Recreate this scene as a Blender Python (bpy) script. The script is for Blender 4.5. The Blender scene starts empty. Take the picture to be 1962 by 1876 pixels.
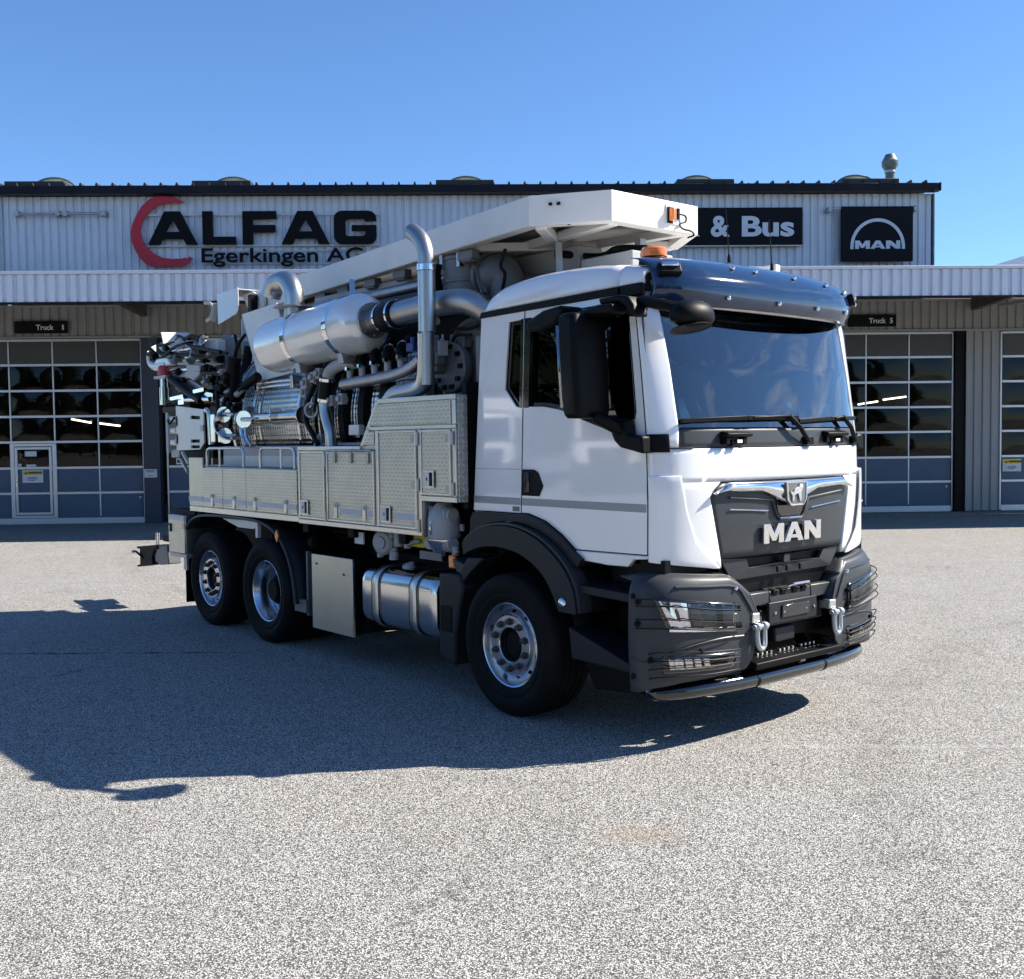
import bpy, bmesh, math, random
import numpy as np
from mathutils import Vector, Matrix

R = math.radians
sc = bpy.context.scene
col = sc.collection
random.seed(7)

# ---------------------------------------------------------------- camera
PITCH, ROLL, CAM_H, FOC = 0.0459, -0.0118, 1.9561, 2041.65
cam_d = bpy.data.cameras.new("camera")
cam = bpy.data.objects.new("camera", cam_d)
col.objects.link(cam)
cam_d.sensor_fit = 'HORIZONTAL'
cam_d.sensor_width = 36.0
cam_d.lens = 36.0 * FOC / 1962.0
cam_d.clip_end = 2000
cf = Vector((0, math.cos(PITCH), -math.sin(PITCH)))
cu = Vector((0, math.sin(PITCH), math.cos(PITCH)))
cr = Vector((1, 0, 0))
r3 = cr * math.cos(ROLL) + cu * math.sin(ROLL)
u3 = cu * math.cos(ROLL) - cr * math.sin(ROLL)
cam.matrix_world = Matrix(((r3.x, u3.x, -cf.x, 0), (r3.y, u3.y, -cf.y, 0), (r3.z, u3.z, -cf.z, CAM_H), (0, 0, 0, 1)))
sc.camera = cam

# ---------------------------------------------------------------- sky, sun, exposure
SUN = Vector((1.17, 0.19, 1.0)).normalized()
sun_el = math.asin(SUN.z)
sun_az = math.atan2(SUN.x, SUN.y)
world = bpy.data.worlds.new("World")
sc.world = world
world.use_nodes = True
nt = world.node_tree
for n in list(nt.nodes):
    nt.nodes.remove(n)
sky = nt.nodes.new("ShaderNodeTexSky")
sky.sky_type = 'NISHITA'
sky.sun_disc = False
sky.sun_elevation = sun_el
sky.sun_rotation = sun_az
sky.altitude = 450
sky.air_density = 1.0
sky.dust_density = 0.0
sky.ozone_density = 9.5
bg = nt.nodes.new("ShaderNodeBackground")
bg.inputs['Strength'].default_value = 0.098
wo = nt.nodes.new("ShaderNodeOutputWorld")
tc = nt.nodes.new("ShaderNodeTexCoord")
mp = nt.nodes.new("ShaderNodeMapping"); mp.inputs['Scale'].default_value = (2.2, 3.2, 9.0); mp.inputs['Rotation'].default_value = (.5, .25, .3)
nt.links.new(tc.outputs['Generated'], mp.inputs['Vector'])
cn = nt.nodes.new("ShaderNodeTexNoise"); cn.inputs['Scale'].default_value = 1.5; cn.inputs['Detail'].default_value = 9; cn.inputs['Roughness'].default_value = .62; cn.inputs['Distortion'].default_value = .9
nt.links.new(mp.outputs[0], cn.inputs['Vector'])
cr1 = nt.nodes.new("ShaderNodeMapRange"); cr1.inputs[1].default_value = .52; cr1.inputs[2].default_value = .95
nt.links.new(cn.outputs[0], cr1.inputs[0])
dp = nt.nodes.new("ShaderNodeVectorMath"); dp.operation = 'DOT_PRODUCT'; dp.inputs[1].default_value = (.92, -.05, .38)
nt.links.new(tc.outputs['Generated'], dp.inputs[0])
cr2 = nt.nodes.new("ShaderNodeMapRange"); cr2.inputs[1].default_value = .60; cr2.inputs[2].default_value = .98
nt.links.new(dp.outputs['Value'], cr2.inputs[0])
cm = nt.nodes.new("ShaderNodeMath"); cm.operation = 'MULTIPLY'; nt.links.new(cr1.outputs[0], cm.inputs[0]); nt.links.new(cr2.outputs[0], cm.inputs[1])
cmx = nt.nodes.new("ShaderNodeMix"); cmx.data_type = 'RGBA'; cmx.inputs[7].default_value = (10., 10.5, 11., 1)
nt.links.new(cm.outputs[0], cmx.inputs[0]); nt.links.new(sky.outputs[0], cmx.inputs[6])
nt.links.new(cmx.outputs[2], bg.inputs[0])
nt.links.new(bg.outputs[0], wo.inputs[0])
sun_d = bpy.data.lights.new("sun", 'SUN')
sun_d.energy = 5.0
sun_d.angle = R(0.5)
sun_d.color = (1.0, 0.925, 0.82)
sun_o = bpy.data.objects.new("sun", sun_d)
col.objects.link(sun_o)
sun_o.location = SUN * 60
sun_o.rotation_euler = (-SUN).to_track_quat('-Z', 'Y').to_euler()
sc.view_settings.view_transform = 'Standard'
sc.view_settings.look = 'None'
sc.view_settings.exposure = 1.0
sc.view_settings.gamma = 1.0
sc.view_settings.use_curve_mapping = False
sc.cycles.max_bounces = 8
sc.cycles.transparent_max_bounces = 16
sc.cycles.caustics_reflective = False
sc.cycles.caustics_refractive = False
sc.cycles.use_denoising = True
sc.cycles.sample_clamp_indirect = 6.0

# ---------------------------------------------------------------- helpers
class NT:
    """small node-tree writer"""
    def __init__(s, name):
        s.m = bpy.data.materials.new(name)
        s.m.use_nodes = True
        s.t = s.m.node_tree
        for n in list(s.t.nodes):
            s.t.nodes.remove(n)
        s.out = s.t.nodes.new("ShaderNodeOutputMaterial")
    def n(s, typ, **kw):
        nd = s.t.nodes.new(typ)
        for k, v in kw.items():
            setattr(nd, k, v)
        return nd
    def l(s, a, b):
        s.t.links.new(a, b)
    def math(s, op, a, b=None, c=None, clamp=False):
        nd = s.n("ShaderNodeMath", operation=op)
        nd.use_clamp = clamp
        for i, v in enumerate((a, b, c)):
            if v is None: continue
            if isinstance(v, (int, float)): nd.inputs[i].default_value = v
            else: s.l(v, nd.inputs[i])
        return nd.outputs[0]
    def ramp(s, fac, stops):
        nd = s.n("ShaderNodeValToRGB")
        e = nd.color_ramp.elements
        while len(e) > 1: e.remove(e[-1])
        for i, (p, c) in enumerate(stops):
            el = e[0] if i == 0 else e.new(p)
            el.position = p
            el.color = (c[0], c[1], c[2], 1) if not isinstance(c, (int, float)) else (c, c, c, 1)
        s.l(fac, nd.inputs[0])
        return nd.outputs[0]
    def mix(s, fac, a, b, blend='MIX'):
        nd = s.n("ShaderNodeMix", data_type='RGBA', blend_type=blend)
        for i, v in ((0, fac), (6, a), (7, b)):
            if isinstance(v, (int, float)): nd.inputs[i].default_value = v
            elif isinstance(v, (tuple, list)): nd.inputs[i].default_value = (*v[:3], 1)
            else: s.l(v, nd.inputs[i])
        return nd.outputs[2]
    def coord(s, which='Object'):
        return s.n("ShaderNodeTexCoord").outputs[which]
    def noise(s, vec, scale, detail=3, rough=.55):
        nd = s.n("ShaderNodeTexNoise")
        nd.inputs['Scale'].default_value = scale
        nd.inputs['Detail'].default_value = detail
        nd.inputs['Roughness'].default_value = rough
        if vec is not None: s.l(vec, nd.inputs['Vector'])
        return nd.outputs[0]
    def mapping(s, vec, scale=(1, 1, 1), rot=(0, 0, 0)):
        nd = s.n("ShaderNodeMapping")
        nd.inputs['Scale'].default_value = scale
        nd.inputs['Rotation'].default_value = rot
        s.l(vec, nd.inputs['Vector'])
        return nd.outputs[0]
    def bump(s, h, strength, dist=.01):
        nd = s.n("ShaderNodeBump")
        nd.inputs['Strength'].default_value = strength
        nd.inputs['Distance'].default_value = dist
        s.l(h, nd.inputs['Height'])
        return nd.outputs[0]
    def bsdf(s, colr, rough=.5, metal=0., normal=None, coat=0., coat_r=.04, spec=.5, emit=None, estr=0.):
        b = s.n("ShaderNodeBsdfPrincipled")
        for k, v in (('Base Color', colr), ('Roughness', rough), ('Metallic', metal), ('Coat Weight', coat), ('Coat Roughness', coat_r), ('Specular IOR Level', spec)):
            if isinstance(v, (int, float)): b.inputs[k].default_value = v
            elif isinstance(v, (tuple, list)): b.inputs[k].default_value = (*v[:3], 1)
            else: s.l(v, b.inputs[k])
        if normal is not None: s.l(normal, b.inputs['Normal'])
        if emit:
            b.inputs['Emission Color'].default_value = (*emit, 1)
            b.inputs['Emission Strength'].default_value = estr
        s.l(b.outputs[0], s.out.inputs[0])
        return b

def pm(name, c, rough=.5, metal=0., var=.06, vs=3., coat=0., bump=None, spec=.5, dirt=0., rvar=0.):
    """plain procedural material: a base colour with slow variation, dirt and fine relief"""
    t = NT(name)
    co = t.coord()
    nz = t.noise(co, vs, 4)
    lo = tuple(v * (1 - var) for v in c); hi = tuple(min(1, v * (1 + var)) for v in c)
    cc = t.ramp(nz, [(.3, lo), (.7, hi)])
    if dirt:
        d = t.noise(co, 1.7, 6, .7)
        f = t.math('MULTIPLY', t.ramp(d, [(.5, 0.), (.8, 1.)]), dirt)
        cc = t.mix(f, cc, (.12, .10, .08))
    nm = None
    if bump:
        nm = t.bump(t.noise(co, bump[0], 3), bump[1], bump[2] if len(bump) > 2 else .005)
    rg = rough
    if rvar:
        rg = t.math('ADD', rough - rvar / 2, t.math('MULTIPLY', t.noise(co, 9, 5, .65), rvar))
    t.bsdf(cc, rg, metal, nm, coat, spec=spec)
    return t.m

class MB:
    """collects shapes; build() links them as one mesh object"""
    def __init__(s):
        s.v = []; s.f = []
    def add(s, vs, fs):
        b = len(s.v)
        s.v += [tuple(p) for p in vs]
        s.f += [tuple(b + i for i in f) for f in fs]
        return s
    def box(s, x0, x1, y0, y1, z0, z1):
        vs = [(x, y, z) for x in (x0, x1) for y in (y0, y1) for z in (z0, z1)]
        return s.add(vs, [(0, 1, 3, 2), (4, 6, 7, 5), (0, 4, 5, 1), (2, 3, 7, 6), (0, 2, 6, 4), (1, 5, 7, 3)])
    def bar(s, a, b, w, h, up=(0, 0, 1)):
        a = Vector(a); b = Vector(b); d = (b - a).normalized()
        sd = d.cross(Vector(up))
        if sd.length < 1e-4: sd = d.cross(Vector((1, 0, 0)))
        sd.normalize(); u = sd.cross(d)
        vs = [p + sd * i * w / 2 + u * j * h / 2 for p in (a, b) for i in (-1, 1) for j in (-1, 1)]
        return s.add(vs, [(0, 1, 3, 2), (4, 6, 7, 5), (0, 4, 5, 1), (2, 3, 7, 6), (0, 2, 6, 4), (1, 5, 7, 3)])
    def prism(s, poly, axis, a, b):
        def P(p, q):
            return {'y': (p[0], q, p[1]), 'x': (q, p[0], p[1]), 'z': (p[0], p[1], q)}[axis]
        n = len(poly)
        vs = [P(p, a) for p in poly] + [P(p, b) for p in poly]
        fs = [tuple(range(n)), tuple(range(2 * n - 1, n - 1, -1))]
        fs += [(i, (i + 1) % n, n + (i + 1) % n, n + i) for i in range(n)]
        return s.add(vs, fs)
    def tube(s, pts, r, n=12, smooth=0, closed=False, caps=True):
        pts = [Vector(p) for p in pts]
        if smooth: pts = crom(pts, smooth, closed)
        m = len(pts)
        rad = r if isinstance(r, (list, tuple)) else None
        prev = None
        vs = []
        for i, p in enumerate(pts):
            if closed: d = pts[(i + 1) % m] - pts[i - 1]
            else: d = pts[min(i + 1, m - 1)] - pts[max(i - 1, 0)]
            d.normalize()
            if prev is None:
                up = Vector((0, 0, 1)) if abs(d.z) < .9 else Vector((1, 0, 0))
                sd = d.cross(up).normalized()
            else:
                sd = (prev - d * prev.dot(d))
                if sd.length < 1e-5: sd = d.orthogonal()
                sd.normalize()
            prev = sd
            u = sd.cross(d)
            rr = r if rad is None else rad[0] + (rad[1] - rad[0]) * i / (m - 1)
            vs += [p + (sd * math.cos(k * 2 * math.pi / n) + u * math.sin(k * 2 * math.pi / n)) * rr for k in range(n)]
        fs = []
        for i in range(m if closed else m - 1):
            j = (i + 1) % m
            fs += [(i * n + k, i * n + (k + 1) % n, j * n + (k + 1) % n, j * n + k) for k in range(n)]
        if caps and not closed:
            fs += [tuple(range(n - 1, -1, -1)), tuple((m - 1) * n + k for k in range(n))]
        return s.add(vs, fs)
    def lathe(s, prof, o, axis, n=32, a0=0., a1=2 * math.pi, skip=None):
        """prof: (radius, height along axis)"""
        ax = Vector(axis).normalized()
        e1 = ax.orthogonal().normalized(); e2 = ax.cross(e1)
        o = Vector(o)
        full = abs(a1 - a0 - 2 * math.pi) < 1e-6
        cols = n if full else n + 1
        vs = []
        for (r, h) in prof:
            for k in range(cols):
                a = a0 + (a1 - a0) * k / n
                vs.append(o + ax * h + (e1 * math.cos(a) + e2 * math.sin(a)) * max(r, 1e-4))
        fs = []
        for i in range(len(prof) - 1):
            for k in range(n):
                if skip and skip(i, k): continue
                k2 = (k + 1) % cols
                fs.append((i * cols + k, i * cols + k2, (i + 1) * cols + k2, (i + 1) * cols + k))
        return s.add(vs, fs)
    def cyl(s, a, b, r, n=20):
        return s.tube([a, b], r, n)
    def grid(s, fn, nu, nv):
        vs = [fn(i / nu, j / nv) for j in range(nv + 1) for i in range(nu + 1)]
        w = nu + 1
        return s.add(vs, [(j * w + i, j * w + i + 1, (j + 1) * w + i + 1, (j + 1) * w + i) for j in range(nv) for i in range(nu)])
    def ball(s, o, r, n=16, sc3=(1, 1, 1)):
        o = Vector(o); vs = []; m = n // 2
        for j in range(m + 1):
            th = math.pi * j / m
            for k in range(n):
                a = 2 * math.pi * k / n
                vs.append((o.x + sc3[0] * r * math.sin(th) * math.cos(a), o.y + sc3[1] * r * math.sin(th) * math.sin(a), o.z + sc3[2] * r * math.cos(th)))
        fs = [(j * n + k, j * n + (k + 1) % n, (j + 1) * n + (k + 1) % n, (j + 1) * n + k) for j in range(m) for k in range(n)]
        return s.add(vs, fs)
    def mesh(s, name, mat, ang=35, weld=False):
        me = bpy.data.meshes.new(name)
        me.from_pydata(s.v, [], s.f)
        bm = bmesh.new(); bm.from_mesh(me)
        if weld: bmesh.ops.remove_doubles(bm, verts=bm.verts, dist=.0006)
        bmesh.ops.recalc_face_normals(bm, faces=bm.faces)
        bm.to_mesh(me); bm.free()
        if ang:
            me.polygons.foreach_set('use_smooth', [True] * len(me.polygons))
            me.set_sharp_from_angle(angle=R(ang))
        me.materials.append(mat)
        return me
    def build(s, name, mat, parent=None, bevel=0., solid=0., ang=35, weld=False, seg=2):
        return link(name, s.mesh(name, mat, ang, weld), parent, bevel, solid, seg)

def link(name, me, parent=None, bevel=0., solid=0., seg=2):
    o = bpy.data.objects.new(name, me)
    col.objects.link(o)
    if parent is not None: o.parent = parent
    if solid:
        m = o.modifiers.new("thickness", 'SOLIDIFY'); m.thickness = abs(solid); m.offset = -1 if solid > 0 else 1
    if bevel:
        m = o.modifiers.new("edge", 'BEVEL'); m.width = bevel; m.segments = seg; m.limit_method = 'ANGLE'; m.angle_limit = R(40)
    return o

def crom(pts, k, closed=False):
    out = []; m = len(pts)
    rng = range(m if closed else m - 1)
    for i in rng:
        p0 = pts[i - 1] if (closed or i > 0) else pts[0] * 2 - pts[1]
        p1 = pts[i]; p2 = pts[(i + 1) % m]
        p3 = pts[(i + 2) % m] if (closed or i + 2 < m) else p2 * 2 - p1
        for j in range(k):
            t = j / k
            out.append(.5 * ((2 * p1) + (p2 - p0) * t + (2 * p0 - 5 * p1 + 4 * p2 - p3) * t * t + (3 * p1 - p0 - 3 * p2 + p3) * t ** 3))
    if not closed: out.append(pts[-1])
    return out

def curve_mesh(name, loops, depth, mat=None, text=None, offset=0., res=6):
    """filled 2D loops (or text) in x,y with thickness along z, holes kept -> mesh"""
    if text is None:
        cu_ = bpy.data.curves.new(name, 'CURVE'); cu_.dimensions = '2D'; cu_.fill_mode = 'BOTH'
        for lp in loops:
            sp = cu_.splines.new('POLY'); sp.points.add(len(lp) - 1); sp.use_cyclic_u = True
            for p, q in zip(sp.points, lp): p.co = (q[0], q[1], 0, 1)
    else:
        cu_ = bpy.data.curves.new(name, 'FONT'); cu_.body = text; cu_.offset = offset; cu_.resolution_u = res
    cu_.extrude = depth / 2
    tmp = bpy.data.objects.new("tmp", cu_)
    col.objects.link(tmp)
    bpy.context.view_layer.update()
    dg = bpy.context.evaluated_depsgraph_get()
    me = bpy.data.meshes.new_from_object(tmp.evaluated_get(dg))
    bpy.data.objects.remove(tmp); bpy.data.curves.remove(cu_)
    me.name = name
    me.materials.clear()
    if mat: me.materials.append(mat)
    return me

def remap(me, fn, smooth=False):
    n = len(me.vertices)
    a = np.empty(n * 3); me.vertices.foreach_get('co', a); a = a.reshape(-1, 3)
    b = np.array([fn(*p) for p in a])
    me.vertices.foreach_set('co', b.ravel())
    bm = bmesh.new(); bm.from_mesh(me); bmesh.ops.remove_doubles(bm, verts=bm.verts, dist=1e-5); bmesh.ops.recalc_face_normals(bm, faces=bm.faces); bm.to_mesh(me); bm.free()
    me.polygons.foreach_set('use_smooth', [False] * len(me.polygons))
    me.update()
    return me

def fit_text(name, text, box, y, depth, mat, offset=.0, bold=0.):
    """text standing in the x,z plane facing -y, scaled to fill box (x0,x1,z0,z1)"""
    me = curve_mesh(name, None, 1.0, mat, text=text, offset=offset)
    a = np.empty(len(me.vertices) * 3); me.vertices.foreach_get('co', a); a = a.reshape(-1, 3)
    lo = a.min(0); hi = a.max(0)
    x0, x1, z0, z1 = box
    return remap(me, lambda px, py, pz: (x0 + (px - lo[0]) / (hi[0] - lo[0]) * (x1 - x0), y - depth * (pz + .5), z0 + (py - lo[1]) / (hi[1] - lo[1]) * (z1 - z0)))

def empty(name, loc=(0, 0, 0), rz=0.):
    o = bpy.data.objects.new(name, None)
    o.empty_display_size = .3
    o.location = loc; o.rotation_euler = (0, 0, rz)
    col.objects.link(o)
    return o

def tag(o, label=None, cat=None, group=None, kind=None):
    for k, v in (('label', label), ('category', cat), ('group', group), ('kind', kind)):
        if v: o[k] = v
    return o

def copy_tree(o, parent=None):
    c = o.copy(); col.objects.link(c)
    if parent is not None: c.parent = parent
    for ch in list(o.children): copy_tree(ch, c)
    return c

def sub_copy(o, parent, loc=None, rot=None):
    c = o.copy(); col.objects.link(c); c.parent = parent
    if loc is not None: c.location = loc
    if rot is not None: c.rotation_euler = rot
    return c

# ---------------------------------------------------------------- materials
def asphalt_mat():
    t = NT("asphalt")
    co = t.coord()
    # exposed aggregate: each stone its own tone, dark binder between
    vor = t.n("ShaderNodeTexVoronoi"); vor.inputs['Scale'].default_value = 138; t.l(co, vor.inputs['Vector'])
    vor.inputs['Randomness'].default_value = 1.0
    sep = t.n("ShaderNodeSeparateColor"); t.l(vor.outputs['Color'], sep.inputs[0])
    stone = t.ramp(sep.outputs[0], [(0., (.17, .168, .16)), (.3, (.40, .39, .365)), (.62, (.61, .59, .545)), (.86, (.79, .765, .70)), (1., (.87, .855, .80))])
    dist = vor.outputs['Distance']
    gap = t.ramp(dist, [(.38, 0.), (.66, 1.)])
    c1 = t.mix(gap, stone, (.085, .083, .078))
    fine = t.noise(co, 210, 2)
    c1 = t.mix(t.math('MULTIPLY', t.ramp(fine, [(.45, 0.), (.7, 1.)]), .35), c1, (.16, .155, .145))
    # faint tyre scrub arcs
    def arc(cx, cy, r, w, amt, c):
        ax_ = t.math('SUBTRACT', X0, cx); ay_ = t.math('SUBTRACT', Y0, cy)
        d_ = t.math('SQRT', t.math('ADD', t.math('MULTIPLY', ax_, ax_), t.math('MULTIPLY', ay_, ay_)))
        m_ = t.math('SUBTRACT', 1., t.math('DIVIDE', t.math('ABSOLUTE', t.math('SUBTRACT', d_, r)), w), clamp=True)
        m_ = t.math('MULTIPLY', m_, t.ramp(t.noise(co, 1.1, 5, .7), [(.42, 0.), (.62, 1.)]))
        return t.mix(t.math('MULTIPLY', m_, amt), c, t.mix(1., c, (.55, .54, .53), 'MULTIPLY'))
    s0_ = t.n("ShaderNodeSeparateXYZ"); t.l(co, s0_.inputs[0]); X0, Y0 = s0_.outputs[0], s0_.outputs[1]
    for q in ((14., 2., 12.6, .30, .55), (14., 2., 10.5, .28, .5), (-6., -3., 8.2, .28, .45), (-6., -3., 6.1, .26, .45), (9., 24., 14.5, .35, .4), (9., 24., 16.6, .35, .4)): c1 = arc(*q, c1)
    # broad wear: paler and browner areas, dark patches
    big = t.noise(co, .35, 5, .6)
    c1 = t.mix(t.ramp(big, [(.35, 0.), (.7, .35)]), c1, t.mix(1., c1, (.74, .71, .66), 'MULTIPLY'))
    mid = t.noise(co, 2.6, 4, .6)
    c1 = t.mix(t.ramp(mid, [(.5, 0.), (.75, .28)]), c1, t.mix(1., c1, (.62, .61, .6), 'MULTIPLY'))
    sx = t.n("ShaderNodeSeparateXYZ"); t.l(co, sx.inputs[0])
    X, Y = sx.outputs[0], sx.outputs[1]
    wob = t.math('SUBTRACT', t.noise(co, 3.5, 4), .5)
    wob2 = t.math('SUBTRACT', t.noise(co, 24, 4), .5)
    # brown oil stain
    dx = t.math('DIVIDE', t.math('SUBTRACT', X, .62), .25); dy = t.math('DIVIDE', t.math('SUBTRACT', Y, 5.19), .17)
    d = t.math('SQRT', t.math('ADD', t.math('MULTIPLY', dx, dx), t.math('MULTIPLY', dy, dy)))
    d = t.math('ADD', d, t.math('ADD', t.math('MULTIPLY', wob2, 1.6), t.math('MULTIPLY', wob, 1.2)))
    c1 = t.mix(t.ramp(d, [(.25, .42), (1.15, 0.)]), c1, (.26, .20, .13))
    # paving joints: dark seam at the left, pale worn joint at the right
    def seam(y0, slope, w, x0, x1, fade, colr, amt, c):
        yy = t.math('SUBTRACT', Y, t.math('ADD', y0, t.math('MULTIPLY', X, slope)))
        yy = t.math('ABSOLUTE', t.math('ADD', yy, t.math('ADD', t.math('MULTIPLY', wob, .05), t.math('MULTIPLY', wob2, .03))))
        m = t.math('SUBTRACT', 1., t.math('DIVIDE', yy, w), clamp=True)
        m = t.math('MULTIPLY', m, t.math('DIVIDE', t.math('SUBTRACT', X, x0), fade, clamp=True))
        m = t.math('MULTIPLY', m, t.math('DIVIDE', t.math('SUBTRACT', x1, X), fade, clamp=True))
        m = t.math('MULTIPLY', m, t.ramp(t.noise(co, 6, 3), [(.40, .08), (.62, 1.)]))
        return t.mix(t.math('MULTIPLY', m, amt, clamp=True), c, colr)
    c1 = seam(9.88, -.021, .05, -30., -2.2, 1.2, (.03, .03, .03), 1.6, c1)
    c1 = seam(6.735, -.041, .075, .7, 40., 1.5, (.50, .50, .48), .5, c1)
    c1 = seam(6.70, -.041, .022, 1.9, 40., 1.5, (.08, .08, .08), .6, c1)
    c1 = seam(15.4, .034, .10, -40., -4., 1.5, (.20, .19, .17), .7, c1)
    c1 = seam(16.0, .034, .10, 3., 40., 1.5, (.20, .19, .17), .7, c1)
    # fine cracks
    cr_ = t.n("ShaderNodeTexVoronoi", feature='DISTANCE_TO_EDGE'); cr_.inputs['Scale'].default_value = .42
    dist_v = t.n("ShaderNodeVectorMath", operation='ADD'); t.l(co, dist_v.inputs[0])
    nv = t.n("ShaderNodeTexNoise"); nv.inputs['Scale'].default_value = 2.2; nv.inputs['Detail'].default_value = 5; t.l(co, nv.inputs['Vector'])
    t.l(nv.outputs['Color'], dist_v.inputs[1]); t.l(dist_v.outputs[0], cr_.inputs['Vector'])
    ck = t.math('MULTIPLY', t.ramp(cr_.outputs['Distance'], [(.0, 1.), (.0075, 0.)]), t.ramp(t.noise(co, .8, 2), [(.5, 0.), (.62, .65)]))
    c1 = t.mix(ck, c1, (.05, .05, .048))
    h = t.math('SUBTRACT', 1., dist)
    nm = t.bump(h, .6, .005)
    t.bsdf(c1, .85, 0., nm, spec=.25)
    return t.m

def tread_mat(name, base, rough, cell=.034, metal=1., amt=.55):
    """rolled barley-corn tread plate"""
    t = NT(name)
    co = t.coord()
    sx = t.n("ShaderNodeSeparateXYZ"); t.l(co, sx.inputs[0])
    u = t.math('DIVIDE', t.math('ADD', sx.outputs[0], t.math('MULTIPLY', sx.outputs[1], 1.0)), cell); v = t.math('DIVIDE', sx.outputs[2], cell)
    par = t.math('MODULO', t.math('ADD', t.math('ADD', t.math('FLOOR', u), t.math('FLOOR', v)), 1000), 2)
    fu = t.math('SUBTRACT', t.math('FRACT', u), .5); fv = t.math('SUBTRACT', t.math('FRACT', v), .5)
    a = t.math('ADD', fu, fv); b = t.math('SUBTRACT', fu, fv)
    al = t.math('ADD', t.math('MULTIPLY', a, par), t.math('MULTIPLY', b, t.math('SUBTRACT', 1., par)))
    ac = t.math('ADD', t.math('MULTIPLY', b, par), t.math('MULTIPLY', a, t.math('SUBTRACT', 1., par)))
    al = t.math('DIVIDE', al, .8); ac = t.math('DIVIDE', ac, .30)
    h = t.math('SUBTRACT', 1., t.math('ADD', t.math('MULTIPLY', al, al), t.math('MULTIPLY', ac, ac)), clamp=True)
    h = t.math('SQRT', h)
    wav = t.noise(t.mapping(co, (.7, .7, 7)), 2.4, 2)
    hh = t.math('ADD', h, t.math('MULTIPLY', wav, 1.4))
    nm = t.bump(hh, amt, .004)
    tone = t.ramp(t.noise(co, 2.5, 5, .65), [(.3, tuple(c * .84 for c in base)), (.7, base)])
    tone = t.mix(t.math('MULTIPLY', h, t.math('ADD', .25, t.math('MULTIPLY', t.noise(co, 5, 4, .7), .7))), t.mix(1., tone, (.80, .80, .78), 'MULTIPLY'), tuple(min(1, c * 1.35) for c in base))
    t.bsdf(tone, t.math('ADD', rough - .06, t.math('MULTIPLY', t.noise(co, 14, 4), .14)), metal, nm)
    return t.m

def quilt_mat(name, base, rough, cell=.05):
    """dimpled stainless sheet"""
    t = NT(name)
    co = t.coord()
    sx = t.n("ShaderNodeSeparateXYZ"); t.l(co, sx.inputs[0])
    u = t.math('DIVIDE', sx.outputs[0], cell); v = t.math('DIVIDE', sx.outputs[2], cell)
    a = t.math('MULTIPLY', t.math('ADD', u, v), math.pi); b = t.math('MULTIPLY', t.math('SUBTRACT', u, v), math.pi)
    h = t.math('MULTIPLY', t.math('SINE', a), t.math('SINE', b))
    nz = t.noise(co, 3, 3)
    nm = t.bump(t.math('ADD', h, t.math('MULTIPLY', nz, 2.)), .55, .006)
    t.bsdf(t.ramp(t.noise(co, 6, 4), [(.3, tuple(c * .85 for c in base)), (.7, base)]), rough, 1., nm)
    return t.m

def glass_mat(name, tint, gain=1.3, ior=1.5, rough=0., wave=0., wscale=3., world=False):
    t = NT(name)
    fr = t.n("ShaderNodeFresnel"); fr.inputs[0].default_value = ior
    gl = t.n("ShaderNodeBsdfGlossy"); gl.inputs['Roughness'].default_value = rough
    tr = t.n("ShaderNodeBsdfTransparent"); tr.inputs[0].default_value = (*tint, 1)
    co = t.n("ShaderNodeNewGeometry").outputs['Position'] if world else t.coord()
    nz = t.noise(co, wscale, 2)
    # a film of dust gives the pane a little tone of its own
    if wave:
        nm = t.bump(nz, wave, .05)
        t.l(nm, gl.inputs['Normal'])
    mx = t.n("ShaderNodeMixShader")
    t.l(t.math('MULTIPLY', fr.outputs[0], gain, clamp=True), mx.inputs[0])
    t.l(tr.outputs[0], mx.inputs[1]); t.l(gl.outputs[0], mx.inputs[2])
    t.l(mx.outputs[0], t.out.inputs[0])
    return t.m

def emit_mat(name, c, s):
    t = NT(name)
    co = t.coord(); nz = t.noise(co, 4, 2)
    e = t.n("ShaderNodeEmission"); e.inputs[1].default_value = s
    t.l(t.ramp(nz, [(.3, tuple(v * .95 for v in c)), (.7, c)]), e.inputs[0])
    t.l(e.outputs[0], t.out.inputs[0])
    return t.m

def brushed(name, base, rough, vec=(1, 1, 30), var=.1):
    t = NT(name)
    co = t.coord()
    nz = t.noise(t.mapping(co, vec), 8, 4, .6)
    sm = t.noise(co, 2.2, 5, .65)
    nm = t.bump(nz, .05, .004)
    t.bsdf(t.ramp(sm, [(.3, tuple(c * (1 - var) for c in base)), (.75, base)]), t.math('ADD', rough - .05, t.math('MULTIPLY', nz, .1)), 1., nm)
    return t.m

M = {}
M['asphalt'] = asphalt_mat()
M['white'] = pm("white paint", (.86, .86, .85), .30, 0, .015, 2, coat=1., rvar=.06)
for n_ in M['white'].node_tree.nodes:
    if n_.type == 'BSDF_PRINCIPLED': n_.inputs['Coat IOR'].default_value = 1.85
M['white2'] = pm("off white paint", (.72, .71, .67), .42, 0, .04, 4, coat=.3, bump=(60, .04), dirt=.10)
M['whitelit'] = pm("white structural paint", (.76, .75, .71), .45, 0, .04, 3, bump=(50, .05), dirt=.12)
M['polish'] = pm('polished tank finish', (.82, .82, .79), .2, .35, .03, 4, coat=.5)
M['satin'] = brushed('satin steel', (.56, .56, .55), .32, (1, 1, 6), .12)
M['silencer'] = pm("silver grey paint", (.62, .62, .59), .26, .0, .03, 5, coat=.9, bump=(90, .02))
M['greyp'] = pm("grey pump paint", (.15, .155, .16), .42, .0, .08, 8, bump=(70, .08), dirt=.25)
M['ltgrey'] = pm("light grey paint", (.38, .385, .385), .4, .0, .05, 8, dirt=.15)
M['alu'] = brushed("aluminium profile", (.74, .74, .70), .32, (12, 12, 1))
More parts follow.
